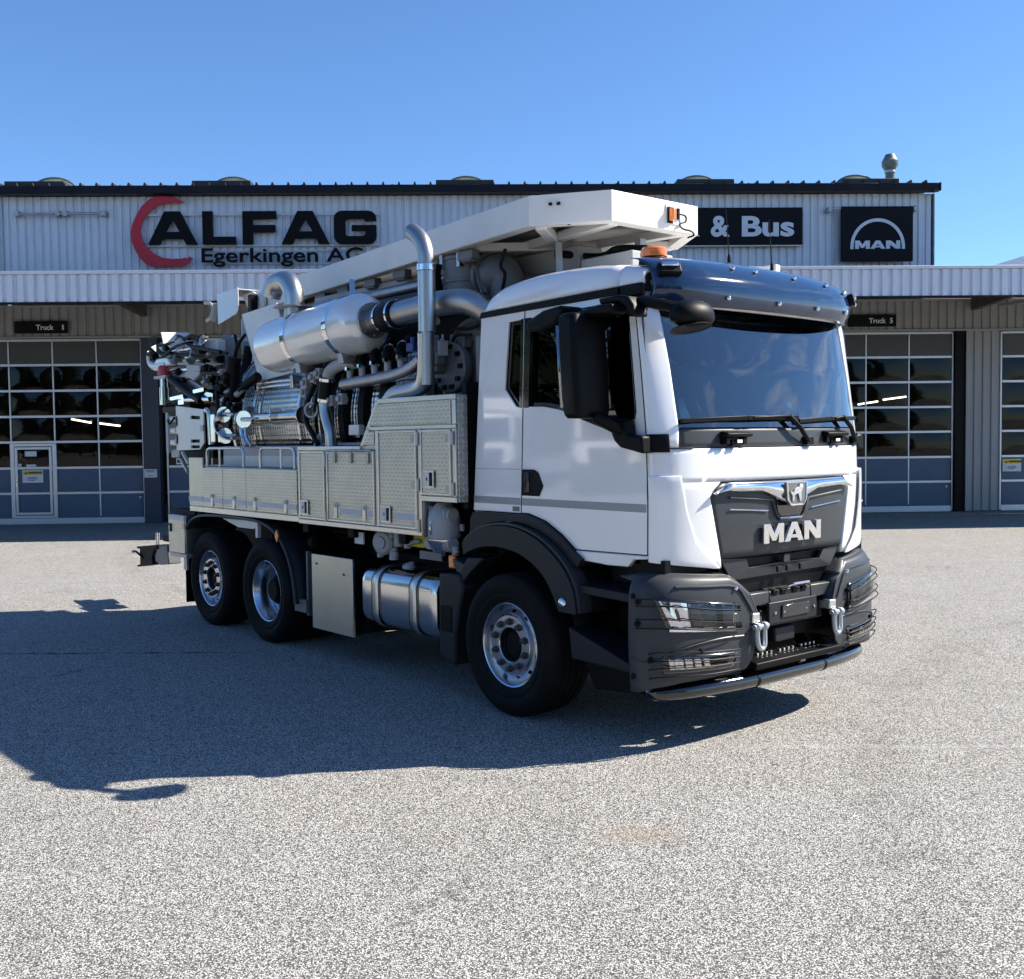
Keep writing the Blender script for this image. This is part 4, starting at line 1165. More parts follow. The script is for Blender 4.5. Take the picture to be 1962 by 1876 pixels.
# emblem: shield with a small plain animal outline
front_poly("badge_shield", [[(-.115, 1.660), (.115, 1.660), (.105, 1.545), (.065, 1.50), (-.065, 1.50), (-.105, 1.545)]], .035, .02, M['greyp'], GR)
gl([(-.108, 1.655), (-.10, 1.545), (-.062, 1.507), (.062, 1.507), (.10, 1.545), (.108, 1.655)], .006, M['chrome'], "badge_rim", .056)
front_poly("badge_animal", [[(-.06, 1.535), (-.045, 1.535), (-.035, 1.575), (.0, 1.585), (.02, 1.535), (.037, 1.535), (.035, 1.59), (.055, 1.62), (.05, 1.645), (.025, 1.648), (.012, 1.63), (-.03, 1.612), (-.055, 1.59), (-.075, 1.605), (-.08, 1.592), (-.06, 1.57)]], .056, .008, M['chrome'], GR, .001)
for me, a, c, e, f in man_text("name_letter", (-.305, .325, 1.262, 1.392), 'chrome'):
    remap(me, lambda px, py, pz: cab_pt(t_of_y(a + px * (c - a)), e + py * (f - e), .006 + .022 * (pz + .5))); link("name_letter", me, GR, bevel=.003)
# lower grille with slots
front_poly("lower_grille", [[(-.655, 1.186), (.672, 1.186), (.55, 1.045), (-.545, 1.038)], [(-.42, 1.172), (-.03, 1.172), (-.03, 1.118), (-.385, 1.108)], [(.035, 1.172), (.44, 1.172), (.395, 1.112), (.035, 1.118)]], -.05, .03, M['plast2'], TR)
front_poly("lower_grille_back", [[(-.62, 1.19), (.64, 1.19), (.52, 1.04), (-.52, 1.03)]], -.10, .01, M['black'], TR, 0)
for y in (-.12, .13, -.02): front_poly("grille_clip", [[(y, 1.098), (y + .045, 1.098), (y + .04, 1.058), (y + .005, 1.058)]], -.018, .02, M['plast'], TR)
b = MB(); b.box(1.15, 1.36, -1.08, 1.08, 1.0, 1.20); b.box(1.18, 1.42, -.64, .64, .60, 1.19); b.build("front_frame", M['black'], TR)

# ---------------------------------------------------------------- sun visor
vp_ = [(1.445, 2.775), (1.470, 2.835), (1.472, 2.90), (1.447, 2.97), (1.395, 3.03), (1.325, 3.08), (1.235, 3.115), (1.14, 3.133)]
def vis_pt(u, v, out=0.):
    s = -1.085 + 2.17 * u
    a = abs(s)
    x = float(np.interp(v * 7, range(8), [p[0] for p in vp_])); z = float(np.interp(v * 7, range(8), [p[1] for p in vp_]))
    y = a if a < 1.0 else 1.0 + (a - 1.0) * .82
    off = float(np.interp(a, [0, .2, .4, .6, .75, .86, .95, 1.02, 1.08, 1.12, 1.145], [0, .004, .014, .036, .062, .098, .145, .205, .285, .36, .43]))
    x -= off * (1 - .62 * v)
    z -= v * (.03 if s < 0 else .075) * (a / 1.145) ** 3
    y *= 1 - .02 * v
    return Vector((x, math.copysign(y, s), z))
def vis_n(u, v):
    e = .01
    du = vis_pt(min(1, u + e), v) - vis_pt(max(0, u - e), v); dv = vis_pt(u, min(1, v + e)) - vis_pt(u, max(0, v - e))
    n = du.cross(dv).normalized()
    return n if n.x > -.2 and (n.x > 0 or n.z > 0) else -n
_vs = [0, .1, .2, .3, .4, .5, .6, .7, .8, .9, 1.]
b = MB(); b.grid(lambda u, v: vis_pt(u, v), 72, 21)
# smooth profile through subdivision of interpolation
VI = b.build("sun_visor", M['visor'], TR, solid=.008, ang=70)
m = VI.modifiers.new("smooth", 'SMOOTH'); m.factor = .5; m.iterations = 6
bolt = MB().ball((0, 0, 0), .017, 12).mesh("bolt", M['chrome'], 60)
for (u, v) in ((.235, .16), (.46, .15), (.665, .15), (.86, .17), (.40, .60), (.59, .58), (.77, .56), (.885, .50), (.30, .62)):
    p = vis_pt(u, v); n = vis_n(u, v)
    o = link("bolt", bolt, VI); o.location = p + n * .010
# marker lamps set in the visor ends
for u, v in ((.05, .52), (.95, .42)):
    p = vis_pt(u, v); n = vis_n(u, v); tg = (vis_pt(u + .02, v) - vis_pt(u - .02, v)).normalized()
    b = MB(); b.bar(p + n * .012 - tg * .075, p + n * .012 + tg * .075, .05, .085, tuple(n.cross(tg))); b.build("marker_lamp_base", M['black'], VI, bevel=.012)
    b = MB(); b.bar(p + n * .030 - tg * .055 + Vector((0, 0, .016)), p + n * .030 + tg * .055 + Vector((0, 0, .016)), .035, .03, tuple(n.cross(tg))); b.build("marker_lamp", M['chrome'], VI, bevel=.008)
    b = MB(); b.ball(p + n * .035 - Vector((0, 0, .028)) + tg * .02, .016, 10); b.build("bolt", M['chrome'], VI)
# beacon and whip aerials on the roof
b = MB(); b.lathe([(.0, 3.07), (.10, 3.07), (.095, 3.12), (.086, 3.13)], (1.02, -.80, 0), (0, 0, 1), 24); BC = b.build("beacon_base", M['black'], TR)
b = MB(); b.lathe([(.084, 3.136), (.088, 3.15), (.083, 3.185), (.07, 3.198), (.0, 3.20)], (1.02, -.80, 0), (0, 0, 1), 24); b.build("beacon_lens", M['orange'], BC)
for p, q in (((1.050, -0.071, 3.168), (1.050, -0.103, 3.528)), ((1.000, 0.478, 3.171), (1.000, 0.447, 3.536))):
    b = MB(); b.tube([p, q], [.005, .002], 6); b.lathe([(.014, 0), (.012, .04), (.006, .06)], p, (0, 0, 1), 10); b.build("aerial", M['black'], TR)

# ---------------------------------------------------------------- mirrors
def mirrors(sg):
    def mk(mb, name, mat, par, **k):
        if sg > 0: mb.v = [(p[0], -p[1], p[2]) for p in mb.v]
        return mb.build(name, mat, par, **k)
    # tall main mirror
    b = MB()
    sec = [(-1.455, .86, .955), (-1.43, .825, .985), (-1.30, .82, 1.005), (-1.19, .835, 1.0), (-1.165, .865, .965)]
    zs = [(2.09, .80), (2.105, .94), (2.15, 1.), (2.45, 1.02), (2.68, 1.), (2.735, .95), (2.752, .80)]
    rings = []
    for z, k in zs:
        sh = -.045 * (z - 2.1) / .65
        o_ = [(x1 + sh, y) for y, x0, x1 in sec] + [(x0 + sh, y) for y, x0, x1 in sec[::-1]]
        cx_ = sum(p[0] for p in o_) / len(o_); cy_ = sum(p[1] for p in o_) / len(o_)
        rings.append([(cx_ + (p[0] - cx_) * k, cy_ + (p[1] - cy_) * k, z) for p in o_])
    m_ = len(rings[0])
    b.add([p for r_ in rings for p in r_], [(i * m_ + k, i * m_ + (k + 1) % m_, (i + 1) * m_ + (k + 1) % m_, (i + 1) * m_ + k) for i in range(len(rings) - 1) for k in range(m_)] + [tuple(range(m_)), tuple((len(rings) - 1) * m_ + k for k in range(m_))])
    MR = mk(b, "main_mirror", M['black'], TR, bevel=.012, seg=3)
    b = MB(); b.add([(.80, -1.43, 2.16), (.80, -1.19, 2.16), (.765, -1.19, 2.68), (.765, -1.43, 2.68)], [(0, 1, 2, 3)]); mk(b, "mirror_glass", M['mirrorglass'], MR, solid=.004)
    # arms
    b = MB()
    if sg < 0: b.prism([(0.974, -1.220, 2.839)[::2], (1.152, -1.220, 2.844)[::2], (1.229, -1.220, 2.827)[::2], (1.274, -1.220, 2.774)[::2], (1.288, -1.220, 2.700)[::2], (1.228, -1.220, 2.704)[::2], (1.210, -1.220, 2.761)[::2], (1.151, -1.220, 2.798)[::2], (0.993, -1.220, 2.796)[::2]], 'y', -1.27, -1.135)
    if sg < 0: b.prism([(0.853, -1.260, 2.767)[::2], (1.033, -1.260, 2.787)[::2], (1.166, -1.260, 2.787)[::2], (1.165, -1.260, 2.723)[::2], (0.869, -1.260, 2.731)[::2]], 'y', -1.34, -1.20)
    if sg < 0: mk(b, "mirror_arm", M['black'], MR, bevel=.018, seg=3)
    b = MB(); b.prism([(1.02, 2.0), (1.06, 2.065), (1.16, 2.075), (1.17, 1.985), (1.29, 1.975), (1.295, 1.865), (1.10, 1.905), (1.05, 1.945)], 'y', -1.21, -1.126); b.tube([(1.10, -1.17, 2.0), (1.06, -1.28, 2.06), (1.0, -1.33, 2.10)], .04, 10, 4); mk(b, "mirror_arm", M['black'], MR, bevel=.015)
    b = MB(); patch(b, C_(1.872), lambda u: 2.005 - .02 * (1 - u) - .045 * u ** 3 if False else 1.985, lambda z: -LT + .0, lambda z: t_of_y(-1.025) , 8, 4, out=.012)
    mk(b, "mirror_arm_foot", M['black'], MR, solid=.01, bevel=.003)
    # kerb mirror over the door
    if sg < 0:
        kq = [(0.347, -1.260, 2.684)[::2], (0.363, -1.260, 2.750)[::2], (0.524, -1.260, 2.807)[::2], (0.711, -1.260, 2.825)[::2], (0.721, -1.260, 2.775)[::2], (0.629, -1.260, 2.695)[::2], (0.486, -1.260, 2.667)[::2]]
        b = MB(); b.prism(kq, 'y', -1.34, -1.135)
        mk(b, "kerb_mirror", M['black'], TR, bevel=.03, seg=3)
    # window wedge trim along the sill
    b = MB(); b.prism([(.62, 2.11), (.98, 2.0), (1.02, 2.03), (.66, 2.135)], 'y', -1.150, -1.122); mk(b, "sill_trim", M['black'], TR, bevel=.006)
mirrors(-1); mirrors(1)
# front mirror on its arm before the windscreen
b = MB(); b.tube([(1.20, -1.12, 2.80), (1.26, -1.165, 2.80), (1.40, -1.13, 2.765), (1.49, -1.08, 2.74)], .034, 10, 5); b.box(1.15, 1.25, -1.155, -1.10, 2.745, 2.84)
FA = b.build("front_mirror_arm", M['black'], TR, bevel=.008)
b = MB(); b.ball((0, 0, 0), 1, 24)
b.v = [(1.555 + .105 * p[0] * (1 - .25 * p[2]) , -1.045 + .165 * p[1] * (1 - .15 * p[2]), 2.705 + .085 * math.copysign(abs(p[2]) ** .8, p[2]) + .03 * p[1] * 0) for p in b.v]
b.build("front_mirror", M['black'], TR, ang=60)
b = MB(); b.lathe([(.0, 0), (.12, .004), (.13, .012)], (1.54, -1.045, 2.625), (.2, 0, -1), 20); b.build("front_mirror_rim", M['plast'], TR)

# ---------------------------------------------------------------- wheel arches, steps
arc_in = [(-.505, 1.115), (-.38, 1.165), (-.25, 1.193), (-.11, 1.20), (.06, 1.185), (.2, 1.145), (.328, 1.083), (.43, .995), (.507, .881), (.545, .81)]
arc_out = [(.715, .809), (.705, .87), (.675, .98), (.60, 1.09), (.48, 1.19), (.33, 1.275), (.15, 1.332), (-.05, 1.352), (-.25, 1.33), (-.4, 1.28), (-.518, 1.205)]
sm = lambda L: [(p.x, p.y) for p in crom([Vector((q[0], q[1], 0)) for q in L], 4)]
for sg in (-1, 1):
    def sp(name, loop, y0, y1, mat, bev=.012, par=TR):
        me = curve_mesh(name, [loop], 1.0, mat)
        remap(me, lambda px, py, pz: (px, sg * (y0 + (y1 - y0) * (pz + .5)), py)); return link(name, me, par, bevel=bev)
    FE = sp("wheel_arch", sm(arc_in) + sm(arc_out), .93, 1.235, M['plast'])
    sp("wheel_arch_lip", [(p[0], p[1] + .004) for p in sm(arc_out[::-1])] + [(p[0] * 1.02 , p[1] + .022) for p in sm(arc_out)], 1.10, 1.215, M['plast2'], .006, FE)
    sp("arch_panel", [(-.518, 1.245), (-.505, 1.385), (-.47, 1.432), (.117, 1.436), (.30, 1.392), (.47, 1.306), (.60, 1.214), (.69, 1.165), (.66, 1.115)] + [(p[0] * 1.02 + .004, p[1] + .030) for p in sm(arc_out[3:])], 1.0, 1.165, M['plast'], .014)
    sp("arch_tail", [(-.50, 1.09), (-.30, 1.10), (-.46, .985), (-.56, .90), (-.60, .98)], .95, 1.20, M['plast'], .01)
    b = MB(); b.ball((.585, sg * 1.24, .875), .035, 14, (1, .6, 1)); b.build("side_lamp", M['chrome'], FE)
    # liner behind the wheel
    b = MB()
    ring_ = [(.60 * math.cos(a), .53 + .60 * math.sin(a)) for a in [R(-10 + 200 * i / 24) for i in range(25)]]
    b.grid(lambda u, v: (ring_[int(round(u * 24))][0], sg * (.62 + .5 * v), ring_[int(round(u * 24))][1] + .05), 24, 1); b.build("arch_liner", M['black'], TR, solid=.01)
    b = MB(); b.box(-.62, .62, sg * .58 - .02, sg * .58 + .02, .5, 1.3); b.build("arch_back", M['black'], TR)
    # entry steps
    sp("step_housing", [(.60, .712), (.63, .50), (1.20, .49), (1.20, .535)], .90, 1.20, M['plast'], .01)
    sp("step_plate", [(.645, .945), (.65, 1.002), (1.14, .985), (1.18, .985), (1.18, .86), (1.15, .86), (1.14, .93)], .85, 1.185, M['plast'], .008)
    sp("step_inner", [(.60, .60), (1.19, .56), (1.19, 1.20), (.70, 1.20), (.72, .8)], .80, .83, M['black'], 0)
    sp("step_wall", [(.88, .70), (1.14, .69), (1.14, .88), (.90, .89)], .84, .90, M['plast'], .01)
    sp("step_box", [(.72, 1.0), (1.16, .99), (1.22, 1.14), (1.05, 1.14), (.70, 1.15)], .84, .90, M['plast'], .01)
    sp("lower_skirt", [(.63, .49), (1.19, .49), (1.17, .34), (.75, .30)], .85, 1.10, M['black'], .01)
# ---------------------------------------------------------------- bumper
BP = [(1.19, 1.215), (1.26, 1.212), (1.33, 1.185), (1.395, 1.12), (1.445, 1.02), (1.48, .90), (1.505, .76), (1.52, .60), (1.53, .47), (1.535, .38)]
_bp = crom([Vector((p[0], p[1], 0)) for p in BP], 6)
_bt = np.concatenate([[0], np.cumsum([(_bp[i + 1] - _bp[i]).length for i in range(len(_bp) - 1)])])
_bx = np.array([p.x for p in _bp]); _by = np.array([p.y for p in _bp]); BL = _bt[-1]
def bum(t, z, out=0., sg=-1):
    x = float(np.interp(t, _bt, _bx)); y = float(np.interp(t, _bt, _by))
    bulge = .022 * math.sin(math.pi * min(1, max(0, (z - .36) / .76))) - .05 * max(0, (z - 1.0) / .12) ** 2
    t1, t0 = min(BL, t + .01), max(0, t - .01)
    dx = float(np.interp(t1, _bt, _bx) - np.interp(t0, _bt, _bx)); dy = float(np.interp(t1, _bt, _by) - np.interp(t0, _bt, _by)); ln = math.hypot(dx, dy)
    n = (-dy / ln, dx / ln)
    o = out + bulge
    return (x + n[0] * o, sg * (y + n[1] * o), z)
def bt_of_y(y): return float(np.interp(-y, -_by, _bt))
for sg in (-1, 1):
    ztop = lambda t: float(np.interp(t, [0, .18, .30, bt_of_y(.64), bt_of_y(.47), bt_of_y(.40)], [1.078, 1.115, 1.122, 1.088, .952, .80]))
    zbot = lambda t: float(np.interp(t, [0, .06, .16, .34, bt_of_y(.52), bt_of_y(.47), bt_of_y(.40)], [.382, .384, .42, .45, .475, .52, .74]))
    b = MB(); b.grid(lambda u, v: bum(u * BL, zbot(u * BL) + (ztop(u * BL) - zbot(u * BL)) * v, 0, sg), 46, 18)
    # top shelf returning to the cab
    b.grid(lambda u, v: (lambda p: (p[0] - .16 * v, p[1] * (1 - .04 * v), p[2] + .012 * v))(bum(u * BL * .86, ztop(u * BL * .86), 0, sg)), 40, 3)
    # inner return beside the recess
    t_in = bt_of_y(.40)
    b.grid(lambda u, v: (lambda p: (p[0] - .16 * v, p[1], p[2]))(bum(bt_of_y(.66 - .26 * u), ztop(bt_of_y(.66 - .26 * u)), 0, sg)), 12, 2)
    BU = b.build("bumper_corner", M['plast2'], TR, solid=.012, weld=True, ang=40)
    # pressed line under the top
    t_ = MB(); t_.tube([bum(t, z, .004, sg) for t, z in ((.30, 1.045), (.5, 1.035), (bt_of_y(.62), 1.015), (bt_of_y(.53), .93), (bt_of_y(.47), .84))], .009, 8, 4); t_.build("bumper_ridge", M['plast2'], BU)
    t_ = MB(); t_.tube([bum(t, z, .002, sg) for t, z in ((.03, .60), (.16, .585), (.32, .66), (.6, .70), (bt_of_y(.52), .695))], .008, 8, 4); t_.build("bumper_ridge", M['plast2'], BU)
    for t, z in ((.035, .985), (.035, .485)):
        p = Vector(bum(t, z, .004, sg)); b = MB(); b.ball(p, .02, 10, (1, .5, 1)); b.build("bumper_plug", M['black'], BU)
    p = Vector(bum(bt_of_y(.615), 1.005, .006, sg)); b = MB(); b.ball(p, .016, 12); b.build("bumper_bolt", M['chrome'], BU)
    # headlamp: bezel, reflector pieces, lens
    def lamp(name, q, par, out, mat, solid=0., nu=20, nv=6, fn=None):
        mb = MB()
        def g_(u, v):
            (t0a, z0a), (t1a, z1a), (t1b, z1b), (t0b, z0b) = q
            zl = z0b + (z1b - z0b) * u; zh = z0a + (z1a - z0a) * u
            tl = t0b + (t0a - t0b) * v; th = t1b + (t1a - t1b) * v
            return bum(tl + (th - tl) * u, zl + (zh - zl) * v, out if not callable(out) else out(u, v), sg)
        mb.grid(g_, nu, nv)
        return mb.build(name, mat, par, solid=solid)
    tA = .165; tB = bt_of_y(.625)
    HL = lamp("headlight", [(tA, .985), (tB, .918), (tB + .02, .725), (tA + .07, .80)], TR, .006, M['gloss'], .004)
    lamp("reflector", [(tA + .03, .965), (tA + .20, .945), (tA + .23, .775), (tA + .10, .805)], HL, lambda u, v: .008 + .003 * math.sin(u * 9) * math.sin(v * 3), M['chrome'])
    lamp("projector", [(tA + .21, .94), (tB - .03, .905), (tB - .02, .79), (tA + .24, .80)], HL, lambda u, v: .008 - .004 * math.sin(u * 12), M['greyp'])
    lamp("daylight_strip", [(tA + .09, .800), (tB + .0, .765), (tB + .01, .74), (tA + .09, .775)], HL, .012, M['chrome'], .006)
    lamp("headlight_lens", [(tA + .005, .982), (tB - .004, .916), (tB + .016, .728), (tA + .074, .803)], HL, lambda u, v: .018 + .012 * math.sin(math.pi * v), M['lens'])
    for z0, z1, st in ((.978, .905, .02), (.935, .875, .0), (.855, .80, -.02), (.80, .755, .02)):
        t_ = MB(); t_.tube([bum(tA - .10, z0 - .01, .006, sg), bum(tA - .06, z0, .045, sg), bum(tA + .15, z0 - .005, .05, sg), bum((tA + tB) / 2 + .1, (z0 + z1) / 2 - .01, .05, sg), bum(tB + .0, z1, .045, sg), bum(tB + .03, z1 - .01, .010, sg)], .004, 6, 4); t_.build("lamp_guard", M['blackm'], HL)
    for tt, zz in ((tA - .09, .955), (tA - .09, .82), (tB + .02, .875), (tB + .03, .77)):
        p = bum(tt, zz, .008, sg); b = MB(); b.ball(p, .020, 8); b.build("guard_mount", M['black'], HL)
    fA = .20; fB = bt_of_y(.60)
    FL = lamp("fog_lamp", [(fA + .02, .625), (fB, .600), (fB - .04, .505), (fA + .02, .515)], TR, .004, M['gloss'], .004)
    lamp("fog_reflector", [(fA + .05, .605), (fB - .22, .585), (fB - .20, .53), (fA + .06, .54)], FL, lambda u, v: .008 + .003 * math.sin(u * 30), M['chrome'])
    lamp("fog_lens", [(fA + .05, .607), (fB - .06, .583), (fB - .08, .528), (fA + .06, .538)], FL, .016, M['lens'])
    for z0, z1 in ((.655, .625), (.60, .575), (.555, .54), (.50, .495)):
        t_ = MB(); t_.tube([bum(fA - .06, z0 - .02, .006, sg), bum(fA, z0, .04, sg), bum((fA + fB) / 2, (z0 + z1) / 2, .045, sg), bum(fB - .03, z1, .035, sg), bum(fB + .0, z1 - .01, .006, sg)], .004, 6, 4); t_.build("lamp_guard", M['black'], FL)
    b = MB(); b.ball(bum(fA - .05, .60, .01, sg), .02, 8); b.ball(bum(fA + .25, .645, .03, sg), .018, 8); b.build("guard_mount", M['black'], FL)
    # tow shackles
    for_y = sg * .425
    b = MB(); b.box(1.47, 1.565, for_y - .055, for_y + .02, .765, .83); SB = b.build("shackle_bracket", M['alu'], TR, bevel=.008)
    b = MB(); zc_ = .745
    b.tube([(1.585, for_y - .035, zc_), (1.585, for_y - .038, zc_ - .06), (1.59, for_y - .03, zc_ - .12), (1.59, for_y, zc_ - .145), (1.59, for_y + .03, zc_ - .12), (1.585, for_y + .038, zc_ - .06), (1.585, for_y + .035, zc_)], .017, 10, 5); b.ball((1.585, for_y - .036, zc_), .03, 10); b.ball((1.585, for_y + .036, zc_), .03, 10); b.cyl((1.585, for_y - .07, zc_), (1.585, for_y + .07, zc_), .016, 10)
    b.build("tow_shackle", M['galv'], SB)
# centre of the bumper
b = MB(); b.box(1.44, 1.50, -.47, -.225, .855, .945); b.box(1.44, 1.50, .235, .47, .855, .945); b.box(1.40, 1.47, -.42, .42, .70, .82)
b.prism([(1.42, .82), (1.50, .85), (1.50, .94), (1.44, .955), (1.42, .95)], 'y', -.224, .234); CB = b.build("bumper_crossbeam", M['plast2'], TR, bevel=.01)
for y in (-.20, -.11, .02, .12):
    b = MB(); b.prism([(1.45, .953), (1.52, .945), (1.50, .905), (1.46, .91)], 'y', y, y + .055); b.build("bumper_rib", M['black'], CB, bevel=.004)
b = MB(); b.box(1.503, 1.53, -.265, .265, .728, .872); PB = b.build("plate_carrier", M['plast'], TR, bevel=.006)
b = MB(); b.box(1.531, 1.542, -.135, .165, .762, .845); b.build("plate_frame", M['gloss'], PB, bevel=.01)
for y in (-.205, -.115, .13, .225): b = MB(); b.ball((1.537, y, .80), .009, 8); b.build("screw", M['chrome'], PB)
t_ = MB(); t_.tube([(1.49, -.01, .955), (1.53, .0, .975), (1.53, .17, .975), (1.49, .18, .955)], .010, 8); t_.build("grab_bar", M['chrome'], CB)
b = MB(); b.box(1.36, 1.47, -.12, .10, .585, .685); b.build("tow_jaw_cover", M['plast'], TR, bevel=.012)
b = MB(); b.box(1.20, 1.24, -.9, .9, .40, .95); b.build("radiator_dark", M['black'], TR)
b = MB(); b.prism([(1.40, .46), (1.56, .455), (1.565, .50), (1.42, .53)], 'y', -.44, .52); ST = b.build("bumper_step", M['black'], TR, bevel=.008)
tooth = MB().box(-.012, .012, -.007, .007, 0, .016).mesh("grip_tooth", M['alu'], 0)
for r_ in range(3):
    for i in range(14):
        if i in (4, 9): continue
        o = link("grip_tooth", tooth, ST); o.location = (1.455 + .036 * r_, -.30 + .048 * i, .521 - .021 * r_)
b = MB(); b.box(1.50, 1.507, .115, .17, .405, .455); b.build("tag_plate", M['paper'], ST)
lb = [(1.16, -.97, .36), (1.25, -1.075, .372), (1.36, -1.0, .385), (1.43, -.82, .392), (1.475, -.5, .392), (1.49, 0, .392), (1.475, .5, .392), (1.43, .82, .392), (1.36, 1.0, .39), (1.25, 1.075, .385), (1.16, .97, .375)]
b = MB(); b.tube([(p[0], p[1], p[2] - .012) for p in lb], .053, 16, 6); LBR = b.build("lower_bar", M['gloss'], TR)
for y in (-.37, .37):
    b = MB(); b.cyl((1.482, y - .012, .380), (1.482, y + .012, .380), .056, 16); b.build("bar_joint", M['black'], LBR)
    b = MB(); b.bar((1.25, y, .60), (1.46, y, .40), .05, .06); b.build("bar_bracket", M['black'], LBR)
for y in (-.715, .715): b = MB(); b.box(1.0, 1.30, y - .035, y + .035, .30, .5); b.build("bar_mount", M['blackm'], TR)

# ================================================================ body: lockers along the right side
YS = -1.25
def panel(name, poly, y0, y1, mat, par, bevel=.004):
    me = curve_mesh(name, [poly] if not isinstance(poly[0][0], tuple) else list(poly), 1.0, mat)
    remap(me, lambda px, py, pz: (px, y0 + (y1 - y0) * (pz + .5), py)); return link(name, me, par, bevel=bevel)
LK = panel("locker_body", [(-5.455, 1.237), (-1.006, 1.227), (-1.003, 1.497), (-.552, 1.50), (-.552, 2.305), (-1.628, 2.308), (-1.893, 1.925), (-2.985, 1.918), (-2.99, 1.712), (-5.455, 1.716)], -1.236, -1.02, M['aluplate'], TR, .003)
b = MB(); b.box(-5.44, -.75, -1.019, -.72, 1.24, 1.70); b.box(-2.98, -.9, -1.0185, -.78, 1.701, 1.90); b.build("locker_inside", M['blackm'], LK)
# extruded frame bars, butted end to end
def bars(lst):
    for (x0, x1, z0, z1) in lst:
        b = MB(); b.box(x0, x1, -1.256, -1.232, z0, z1); b.build("frame_bar", M['alu'], LK, bevel=.004)
bars([(-5.455, -2.985, 1.228, 1.285), (-2.984, -1.052, 1.220, 1.262), (-1.05, -1.006, 1.220, 2.052), (-1.05, -.552, 2.053, 2.083), (-.598, -.552, 1.54, 2.052), (-1.005, -.552, 1.496, 1.539),
      (-2.984, -2.952, 1.263, 1.888), (-2.478, -2.450, 1.263, 1.888), (-1.662, -1.618, 1.263, 2.052), (-2.984, -1.90, 1.889, 1.925), (-1.80, -1.051, 2.053, 2.083), (-.598, -.552, 2.084, 2.268), (-1.640, -.552, 2.269, 2.308)])
b = MB(); b.prism([(-1.895, 1.925), (-1.63, 2.308), (-1.60, 2.268), (-1.80, 1.985), (-1.84, 1.925)], 'y', -1.256, -1.232); b.build("frame_bar", M['alu'], LK, bevel=.003)
# doors in tread plate
def tdoor(name, poly, par=LK):
    return panel(name, poly, -1.262, -1.237, M['tread'], par, .005)
Q = lambda x0, x1, z0, z1: [(x0, z0), (x1, z0), (x1, z1), (x0, z1)]
drs = [tdoor("locker_door", Q(*q)) for q in ((-5.085, -4.588, 1.292, 1.706), (-4.580, -4.052, 1.292, 1.706), (-4.044, -3.00, 1.292, 1.706), (-2.945, -2.485, 1.270, 1.882), (-2.443, -1.669, 1.270, 1.882), (-1.611, -1.056, 1.270, 2.046), (-1.0, -.604, 1.546, 2.046))]
tdoor("top_panel", [(-1.745, 2.09), (-.604, 2.09), (-.604, 2.262), (-1.625, 2.262)])
tdoor("corner_panel", [(-1.845, 1.931), (-1.668, 1.931), (-1.668, 2.046), (-1.768, 2.046)])
# inner frame line on each door
for i, (x0, x1, z0, z1) in enumerate(((-2.945, -2.485, 1.270, 1.882), (-1.611, -1.056, 1.270, 2.046), (-1.0, -.604, 1.546, 2.046), (-2.443, -1.669, 1.270, 1.882))):
    b = MB()
    for q in ((x0, x0 + .018, z0, z1), (x1 - .018, x1, z0, z1), (x0 + .0185, x1 - .0185, z0, z0 + .018), (x0 + .0185, x1 - .0185, z1 - .018, z1)): b.box(q[0], q[1], -1.270, -1.262, q[2], q[3])
    b.build("door_trim", M['alu'], (drs[3], drs[5], drs[6], drs[4])[i], bevel=.003)
# reflective tape
for d_, x0, x1 in ((drs[0], -5.085, -4.588), (drs[1], -4.580, -4.052), (drs[2], -4.044, -3.0), (drs[4], -2.23, -1.87), (drs[4], -1.78, -1.69), (drs[5], -1.40, -1.075)):
    b = MB(); b.box(x0 + .002, x1 - .002, -1.2655, -1.2622, 1.338, 1.388); b.build("tape", M['strip'], d_)
b = MB(); b.box(-5.45, -5.09, -1.2655, -1.2572, 1.342, 1.392); b.build("tape", M['strip'], LK)
b = MB(); b.box(-5.452, -5.092, -1.257, -1.2365, 1.29, 1.812); b.build("end_plate", M['aluplate'], LK, bevel=.004)
# latches: tall over-centre ones and square paddle ones
for d_, x, z in ((drs[0], -4.846, 1.372), (drs[1], -4.321, 1.366), (drs[2], -3.852, 1.37), (drs[2], -3.213, 1.366), (drs[4], -2.294, 1.372), (drs[4], -1.83, 1.368)):
    b = MB(); b.box(x - .024, x + .024, -1.272, -1.262, z - .070, z + .06); lt = b.build("latch", M['alu'], d_, bevel=.003)
    b = MB(); b.box(x - .019, x + .019, -1.280, -1.2722, z + .022, z + .056); b.build("latch_hook", M['steelm'], d_)
for d_, x, z in ((drs[3], -2.847, 1.372), (drs[5], -1.494, 1.372), (drs[6], -.885, 1.668)):
    b = MB(); b.box(x - .072, x + .072, -1.272, -1.2705, z - .066, z + .066)
    for q in ((x - .072, x - .058, z - .066, z + .066), (x + .058, x + .072, z - .066, z + .066), (x - .0575, x + .0575, z - .066, z - .053), (x - .0575, x + .0575, z + .053, z + .066)): b.box(q[0], q[1], -1.277, -1.2721, q[2], q[3])
    lt = b.build("latch", M['alu'], d_)
    b = MB(); b.box(x + .012, x + .057, -1.2745, -1.2722, z - .052, z + .052); b.box(x - .022, x - .008, -1.2790, -1.2772, z - .012, z + .012); b.build("latch_recess", M['black'], d_)
    b = MB(); b.box(x - .057, x + .011, -1.277, -1.2722, z - .052, z + .052); b.build("latch_paddle", M['paper'], d_, bevel=.003)
